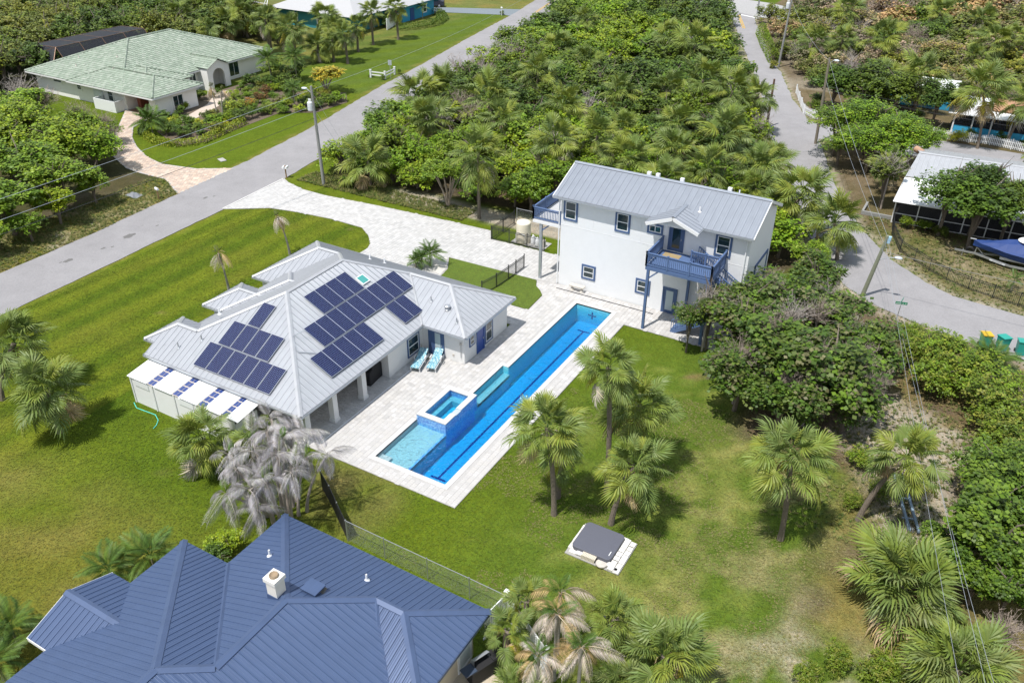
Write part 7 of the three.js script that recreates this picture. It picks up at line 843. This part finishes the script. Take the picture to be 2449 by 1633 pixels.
const rowsS = [['mix', -14.3, -49.3, 2.5, 1.1], ['mix', -13.2, -50.2, 3.6, 1.3], ['mix', -11.2, -51.0, 3.4, 2.0], ['mix', -10.3, -48.2, 3.2, 2.6], ['mix', -8.7, -53.3, 3.4, 2.7], ['mix', -5.9, -53, 2.9, 2.6], ['mix', -7.2, -46.6, 3.2, 3], ['mix', -4.4, -46.5, 3, 3], ['mix', -9.3, -44.3, 2.6, 2.2], ['mix', -2.9, -51.2, 2.4, 2.2], ['mix', -6.5, -43.5, 2.2, 2.2], ['mix', -3.0, -45.4, 1.8, 1.6], ['mix', -8.2, -60, 2.6, 1.8], ['mix', -10.2, -55.6, 2.4, 1.6], ['bright', -9.9, -65.1, 2, 1.8], ['bright', -9.2, -62.6, 1.6, 1.4], ['dense', 5.2, -40.4, 2.3, 2.0], ['dense', 5.3, -42.8, 2.4, 2], ['dense', 5.3, -37.5, 2.6, 2.4], ['dense', 3.9, -36.1, 2, 1.8], ['dense', 6.3, -34.6, 2.2, 1.7], ['dense', 5, -34.8, 1.8, 1.5], ['dense', 7.6, -40, 2.4, 2.2], ['dense', 8, -36, 2.2, 2], ['scrubby', 1.1, -56.2, 1.4, 1.9], ['scrubby', 3.1, -54, 1.5, 2.1], ['scrubby', 4.6, -50.6, 1.5, 2], ['scrubby', 6.3, -53, 1.5, 1.8], ['scrubby', 5.0, -46.0, 1.1, 1.3], ['scrubby', 5.3, -47.5, 1.4, 1.8], ['scrubby', -0.5, -55.2, 1.2, 1.3], ['scrubby', 1.1, -52.7, 1.3, 1.6], ['scrubby', -0.9, -58.4, 0.9, 1], ['scrubby', 0.3, -28, 0.5, 0.75], ['scrubby', -0.6, -26.7, 0.4, 0.65], ['scrubby', 2.2, -28.3, 0.6, 1], ['scrubby', -1.5, -42.8, 0.6, 0.8], ['scrubby', 0, -40.3, 0.7, 0.75], ['scrubby', -1.2, -38.9, 0.4, 0.6], ['scrubby', 3.6, -31.5, 0.8, 0.8], ['scrubby', 7, -49.5, 1.5, 1.9], ['scrubby', 8, -45, 1.6, 2], ['oak', -14.5, -96.4, 3.6, 3.2], ['oak', -11.6, -98.6, 3.9, 3.7], ['oak', -7.6, -96.4, 3.6, 3.5], ['oak', -10.4, -92.4, 3.2, 3.2], ['oak', -13.4, -93.3, 2.8, 2.2], ['oak', -5.6, -98.6, 2.8, 2], ['darkoak', -18.6, -114.7, 3.6, 3.1], ['darkoak', -15.3, -116.5, 3.8, 3.5], ['darkoak', -11.2, -115.4, 3.6, 3], ['darkoak', -6.4, -113.4, 3.6, 2.5], ['darkoak', -14.4, -112, 3.2, 2.9], ['darkoak', -1.7, -79.4, 4.4, 2.5], ['darkoak', 0.7, -80.8, 4.8, 2.9], ['darkoak', 0.9, -77.8, 4.2, 2.8], ['darkoak', 3.2, -79.5, 4.4, 2.4], ['darkoak', 5.4, -79, 4.2, 2.4], ['greyoak', -7.4, -83.6, 3.4, 1.9], ['leftmass', -89.7, -51.5, 3.6, 3.5], ['leftmass', -81.7, -49.8, 3.6, 3.5], ['leftmass', -77.6, -43.1, 3.8, 3.6], ['leftmass', -73, -43.3, 3.4, 3.1], ['leftmass', -78.5, -51, 2.8, 2.5], ['leftmass', -72, -45.8, 2.4, 1.7], ['leftmass', -72, -37.5, 3.2, 3.3], ['leftmass', -70.6, -41, 2.2, 2], ['leftmass', -85.2, -46.2, 3.6, 2.8], ['leftmass', -86.8, -56, 2.6, 2.1], ['leftmass', -69.4, -37.4, 1.8, 1.6], ['leftmass', -69.8, -33.6, 2, 2], ['leftmass', -85.6, -58.2, 1.8, 1.5], ['leftmass', -83, -42, 3.6, 3.2], ['leftmass', -78, -36, 3.6, 3.3], ['leftmass', -92, -46, 3.6, 3.4], ['leftmass', -96, -53, 3.2, 3], ['leftmass', -74, -31, 3.2, 3], ['leftmass', -82, -54.2, 2.2, 2], ['leftmass', -88, -40, 3.6, 3.4], ['leftmass', -100, -58.5, 2.6, 2.4], ['darkbush', -35.6, -65.4, 2.8, 2.3]];
srand(55);
for (const [k, x, z, h0, r0] of rowsS) { const s = single[k], h = k === 'mix' ? h0 + 0.3 : h0, r = k === 'mix' ? r0 * 1.1 : r0; shrub(s[0], s[1], k === 'scrubby' || k === 'dense' || k === 'bright' ? 'bush' : 'tree', s[2], x, z, h, r, s[3], { flat: k === 'oak' ? 0.62 : undefined, tint: k === 'mix' ? leafTint[pick([0, 2, 2])] : k === 'dense' ? leafTint[pick([0, 2])] : k === 'scrubby' ? leafTint[pick([0, 4])] : k === 'oak' ? leafTint[pick([0, 4])] : undefined }); }
for (const [x, z, h, r, l, g] of [[6.4, -32.6, 1.2, 1.1, 'silver-grey bare shrub below the power lines beside the low fan palm'], [6.2, -52, 1.6, 1.1, 'silver bare shrub beside the big feather palm'], [-7.1, -58.1, 2.2, 1.8], [-11.3, -57.0, 2.8, 1.4], [-2.2, -46.4, 3.2, 1.5], [-8.6, -48.3, 4, 1.6], [-5.6, -46.5, 4.1, 1.4], [-11.3, -49.7, 4, 1.3], [-3.4, -48.2, 3.6, 1.4], [-9.6, -45, 3.6, 1.4], [-6.6, -51.6, 4.2, 1.4], [-6.6, -44.4, 3.2, 1.3], [-4.4, -52, 3.4, 1.3], [-7.9, -50.2, 4.4, 1.5], [-9.9, -52.6, 4.3, 1.4], [-5.2, -44.9, 3.6, 1.2], [-13.4, -50.0, 4.2, 1.2], [-104.1, -60.2, 2.6, 2.7], [-98.9, -59.6, 2.4, 2], [-88, -56.6, 3.4, 1.6], [-85.5, -57.6, 2.6, 1.4], [-82.4, -56.2, 2.2, 1.1], [-7.2, -83.2, 4.2, 1.7, 'bare grey twigs on the half bare oak by the porch']]) bare(l ?? (x > -15 ? 'pinkish bare twigs sticking out of the tangle beside the garage house' : 'bare grey shrub in front of the green tile house wall'), x, z, h, r, l ? undefined : x > -15 ? 'bare twigs in the tangle' : 'bare shrubs by the tile-roofed house');
{ // multi-stemmed tree with pale trunks at the sandy strip
  const t = thing('pale_stemmed_tree', 'multi-stemmed tree with pale bare trunks at the sandy strip', 'tree', [-43, 0, -62.6]); srand(31); for (let i = 0; i < 8; i++) { const a = i * 0.8, e = V(Math.cos(a) * rr(0.9, 1.7), rr(2.6, 3.6), Math.sin(a) * rr(0.4, 1.0) - 0.3); new GB().tube([V(rr(-0.15, 0.15), 0, rr(-0.1, 0.1)), e.clone().multiplyScalar(0.4).add(V(rr(-0.1, 0.1), 0.2, 0)), e], [0.1, 0.075, 0.04], 6).to(t, 'stem', std(0.42, 0.34, 0.26, 0.9, { map: tBark })); } const c = add(t, 'crown', CR.brightN[0], M.leaf); c.position.y = 3.7; c.scale.set(2.3, 1.5, 2.0);
  const y = thing('yellow_tree', 'umbrella shaped tree with golden yellow crown in the round garden bed', 'tree', [-79, 0, -87]); for (let i = 0; i < 6; i++) { const a = i * 1.05, e = V(Math.cos(a) * rr(0.8, 1.6), 2.2, Math.sin(a) * rr(0.8, 1.5)); new GB().tube([V(0, 0, 0), e.clone().multiplyScalar(0.4).add(V(0, 0.2, 0)), e], [0.12, 0.08, 0.04], 6).to(y, 'stem', std(0.42, 0.37, 0.3, 0.9)); } const yc = add(y, 'crown', CR.yellow[0], M.leaf); yc.position.set(0.3, 2.6, 0); yc.scale.set(3.1, 1.2, 3.0); const yd = add(y, 'crown', CR.yellow[1], M.leaf); yd.position.set(0.9, 2.7, 0.4); yd.scale.set(2.4, 1.3, 2.4); }
{ // hedges: trimmed, leaves through a long rounded body
  const hedge = (label, pts, w, h, tones, sd) => { srand(sd); const b = new GB(); let L = 0; for (let i = 0; i + 1 < pts.length; i++) L += Math.hypot(pts[i + 1][0] - pts[i][0], pts[i + 1][1] - pts[i][1]); const N = Math.round(L * 260); for (let k = 0; k < N; k++) { let s = R() * L, i = 0; for (; i + 2 < pts.length; i++) { const l = Math.hypot(pts[i + 1][0] - pts[i][0], pts[i + 1][1] - pts[i][1]); if (s < l) break; s -= l; } const l = Math.hypot(pts[i + 1][0] - pts[i][0], pts[i + 1][1] - pts[i][1]), f = clamp(s / l), x = lerp(pts[i][0], pts[i + 1][0], f), z = lerp(pts[i][1], pts[i + 1][1], f), dx = (pts[i + 1][0] - pts[i][0]) / l, dz = (pts[i + 1][1] - pts[i][1]) / l, a = rr(-0.25, 3.39), rad = Math.pow(R(), 0.2), u = Math.cos(a) * w / 2 * rad, y = Math.max(0.03, Math.sin(a)) * h * rad, n = V(-dz * Math.cos(a), Math.sin(a), dx * Math.cos(a)), q = V(x - dz * u, y, z + dx * u), d = V(rr(-1, 1), rr(-1, 1), rr(-1, 1)).addScaledVector(n, 0.8).normalize(), wv = d.clone().cross(V(rr(-1, 1), 1, rr(-1, 1))).normalize(), sz = 0.15 * rr(0.7, 1.3), t = pick(tones), v = rr(0.8, 1.2); b.col = t.map((c) => c * v); b.tri(q, q.clone().addScaledVector(d, sz * 0.5).addScaledVector(wv, sz * 0.42), q.clone().addScaledVector(d, sz)).tri(q, q.clone().addScaledVector(d, sz), q.clone().addScaledVector(d, sz * 0.5).addScaledVector(wv, -sz * 0.42)); } return tag(b.to(scene, 'hedge', M.leaf), label, 'hedge'); };
  hedge('low golden-green hedge edging the garden of the green tile house', [[-84.0, -61.6], [-81.5, -60.8], [-78.8, -61.0], [-77.2, -63.0]], 1.0, 0.75, T.lime, 81); hedge('longer golden hedge running beside the mown roadside lawn', [[-77.0, -63.2], [-77.6, -67], [-78.2, -71.2]], 1.1, 0.8, T.lime, 82); hedge('clipped dark green hedge curving in front of the teal house', [[-94.2, -123.4], [-92, -127], [-91.2, -131], [-92.6, -135.4], [-95.4, -138.6], [-98.2, -139.4]], 2.0, 1.1, T.mid, 83); hedge('dark hedge strip beside the pink driveway bend', [[-87.4, -64.4], [-86.2, -62.8], [-85, -62]], 0.9, 0.5, T.dark, 84); hedge('vine covered hedge along the far end of the east road', [[-31.4, -134.6], [-35.4, -144.4], [-39.2, -154.4]], 1.8, 2.0, T.bright, 85); }
srand(91);
{ // garden beds of the tile-roofed house
  const G = [['mid', -86.6, -66.2, 0.8, 1.2], ['bright', -85.2, -64.8, 0.8, 1], ['mid', -82.6, -63.4, 0.9, 1.2], ['dark', -80.8, -63.8, 0.8, 1.1], ['mid', -79.6, -66, 0.8, 1.1], ['bright', -80.4, -68.4, 0.8, 1.2], ['mid', -83, -66.4, 0.8, 1.1], ['dark', -79.4, -71.6, 0.8, 1.2], ['lime', -82.4, -73.6, 1, 1.5], ['orange', -81.4, -75.6, 1, 1.0], ['red', -82.4, -78.6, 0.9, 1.0], ['red', -84.4, -81.2, 0.9, 1.1], ['dark', -90.6, -75.6, 0.7, 1], ['mid', -89.6, -77.2, 0.7, 1], ['bright', -88.4, -71, 0.6, 0.9], ['mid', -87.4, -69.4, 0.6, 0.9], ['mid', -86.4, -84, 1, 1.4], ['dark', -83.6, -85.2, 1.2, 1.6], ['mid', -80.6, -82.6, 1.2, 1.6], ['dark', -89.6, -84, 0.9, 1.3], ['mid', -78.6, -75.6, 0.5, 0.9], ['bright', -77.2, -76.8, 0.5, 0.9], ['lime', -75.8, -78.2, 0.45, 0.9], ['mid', -74.8, -79.4, 0.45, 0.8], ['mid', -74.6, -82.6, 0.6, 1.2], ['bright', -74.8, -84.4, 0.6, 1.2], ['mid', -76.2, -83.2, 0.6, 1.1], ['lime', -78.6, -79, 0.6, 0.9], ['scrub', -80.4, -79.6, 0.6, 0.9], ['dark', -87.2, -89.6, 1.3, 1.8], ['mid', -91.4, -89.6, 1.4, 1.9], ['mid', -98, -93, 1, 1.4], ['dark', -101.4, -95, 1.2, 1.5], ['bright', -78.9, -96.4, 0.4, 0.5], ['mid', -76.3, -95.8, 0.4, 0.5], ['mid', -76.2, -99.6, 0.4, 0.5], ['dark', -97.6, -124.6, 1.2, 1.6], ['mid', -96.8, -127, 1.2, 1.4], ['mid', -85.8, -144.9, 0.4, 0.6], ['bright', -27.6, -19.4, 0.8, 1.0], ['mid', -27.0, -18.6, 0.9, 0.9], ['olive', -46.6, -47.4, 0.5, 0.8], ['mid', -8.6, -115.4, 0.8, 1], ['bright', -8, -110.4, 0.6, 0.9], ['olive', -6.6, -110, 0.6, 0.9], ['lime', -3.2, -108.4, 0.8, 1], ['mid', -1.8, -111, 0.7, 0.8], ['mid', 3.4, -110.2, 0.7, 0.8], ['dark', 1.2, -111, 0.7, 0.8], ['mid', -2.8, -80, 0.6, 0.9], ['olive', -1.4, -79.4, 0.5, 0.8], ['mid', -4.2, -79.8, 0.6, 0.9], ['mid', -20.6, -112.4, 0.8, 1.1], ['dark', -20.6, -115.6, 1, 1.2], ['olive', -31, -131.6, 0.5, 0.8], ['mid', 9, -78, 1, 1.4], ['dark', 11, -82, 2, 2]];
  const nm = { mid: 'green', bright: 'bright green', dark: 'dark green', lime: 'lime green', orange: 'orange leaved', red: 'dark red leaved', scrub: 'grey-green', olive: 'olive' };
  for (const [k, x, z, h, r] of G) { const zone = x < -72 ? 'garden of the tile-roofed house and its lawn' : x < -20 ? 'lawn edge near a house wall' : 'yards beyond the east road'; shrub('garden_shrub', `${nm[k]} low shrub in the ${zone}`, 'shrub', k, x, z, h * 0.9, r, `${nm[k]} shrubs, ${zone}`); }
}
srand(313); scatter([[-87.2, -69], [-84.4, -64.2], [-79, -62.2], [-78, -65], [-78.6, -72], [-78.2, -76.8], [-75, -80], [-74.4, -84], [-77, -86.4], [-83, -83.6], [-90.6, -86], [-90.6, -82], [-85.4, -75.6], [-83.4, -68.6], [-85, -67]], () => 1.75, (x, z) => { const k = pick(['mid', 'bright', 'dark', 'lime', 'olive', 'mid', 'bright']); shrub('bedding_shrub', { mid: 'green bedding shrub filling the garden of the tile-roofed house', bright: 'fresh green bedding shrub filling the garden of the tile-roofed house', dark: 'dark bedding shrub filling the garden of the tile-roofed house', lime: 'lime bedding shrub filling the garden of the tile-roofed house', olive: 'olive bedding shrub filling the garden of the tile-roofed house' }[k], 'shrub', k, x, z, rr(0.35, 0.8), rr(0.6, 1.0), 'bedding shrubs: ' + k); });
// grass tufts and weeds along the edges, leaf litter: nobody could count them
{ const blade = new GB(); srand(6); for (let i = 0; i < 7; i++) { const a = i * 0.9, s = V(Math.cos(a), 0, Math.sin(a)), w = V(-s.z, 0, s.x).multiplyScalar(0.012), e = s.clone().multiplyScalar(rr(0.04, 0.10)).add(V(0, rr(0.05, 0.11), 0)); blade.tri(w.clone(), w.clone().negate(), e); } const g = blade.geo();
  const mk = (name, n, gen, mat, tones) => { const im = new THREE.InstancedMesh(g, mat, n), m = new THREE.Matrix4(), q = new THREE.Quaternion(), c = new THREE.Color(); let k = 0, guard = 0; while (k < n && guard++ < n * 6) { const p = gen(); if (!p) continue; const s = p[2] * rr(0.7, 1.3); q.setFromAxisAngle(V(0, 1, 0), rr(0, 6.283)); m.compose(V(p[0], p[3] ?? 0, p[1]), q, V(s, s, s)); im.setMatrixAt(k, m); const t = tones ? pick(tones) : groundColor(p[0], p[1]), v = tones ? rr(0.65, 1.1) : rr(0.8, 1.35); im.setColorAt(k, c.setRGB(t[0] * v, t[1] * v, t[2] * v)); k++; } im.count = k; im.name = numbered(name); im.userData.kind = 'stuff'; im.castShadow = im.receiveShadow = true; scene.add(im); return im; };
  const free = (x, z) => !inPoly(x, z, DECK) && !inPoly(x, z, DRIVE) && !inPoly(x, z, ROAD1) && !inPoly(x, z, ROAD2) && !inPoly(x, z, NDRIVE) && !(x > -42.2 && x < -26 && z > -46 && z < -27.8) && !(x > -26.7 && x < -12 && z < -53 && z > -60.2) && !(x < -12.9 && x > -28 && z > -21) && !(x > -43 && x < -33 && z > -27.8 && z < -25.9) && !(x > -13 && x < -9.9 && z > -30.6 && z < -28);
  srand(66); const lawnMat = leafMat(1, 1, 1, { transmission: 0.2, roughness: 0.8 });
  mk('lawn_grass', 120000, () => { const x = rr(-59.4, 0.5), z = rr(-58, -9); if (!free(x, z)) return null; if (x > -26 && z < -41 && x < -11) return null; const e = smooth(-21, -12, x); if (R() < e * 0.35) return null; return [x, z, rr(0.5, 0.9)]; }, lawnMat, null);
  mk('dry_grass', 16000, () => { const x = rr(-20, 2), z = rr(-44, -22); if (!free(x, z) || fbm(x, z, 3.2, 3) < 0.12 - 0.25 * smooth(-10, -1, x)) return null; return [x, z, rr(0.5, 0.9)]; }, lawnMat, [[0.36, 0.32, 0.15], [0.30, 0.28, 0.10], [0.26, 0.26, 0.08]]);
  mk('verge_weeds', 22000, () => { const q = R(); let x, z; if (q < 0.18) { x = rr(-60, -40); z = rr(-63, -60.2); } else if (q < 0.55) { z = rr(-56, -25); x = rr(-73, -66.3); } else if (q < 0.8) { x = rr(-8, 10); z = rr(-82, -58); } else { x = rr(-6, 8); z = rr(-58, -36); } if (!free(x, z)) return null; return [x, z, rr(0.8, 2.6)]; }, lawnMat, [[0.14, 0.19, 0.04], [0.22, 0.22, 0.07], [0.30, 0.26, 0.10], [0.09, 0.14, 0.025]]);
}
renderer.render(scene, camera);
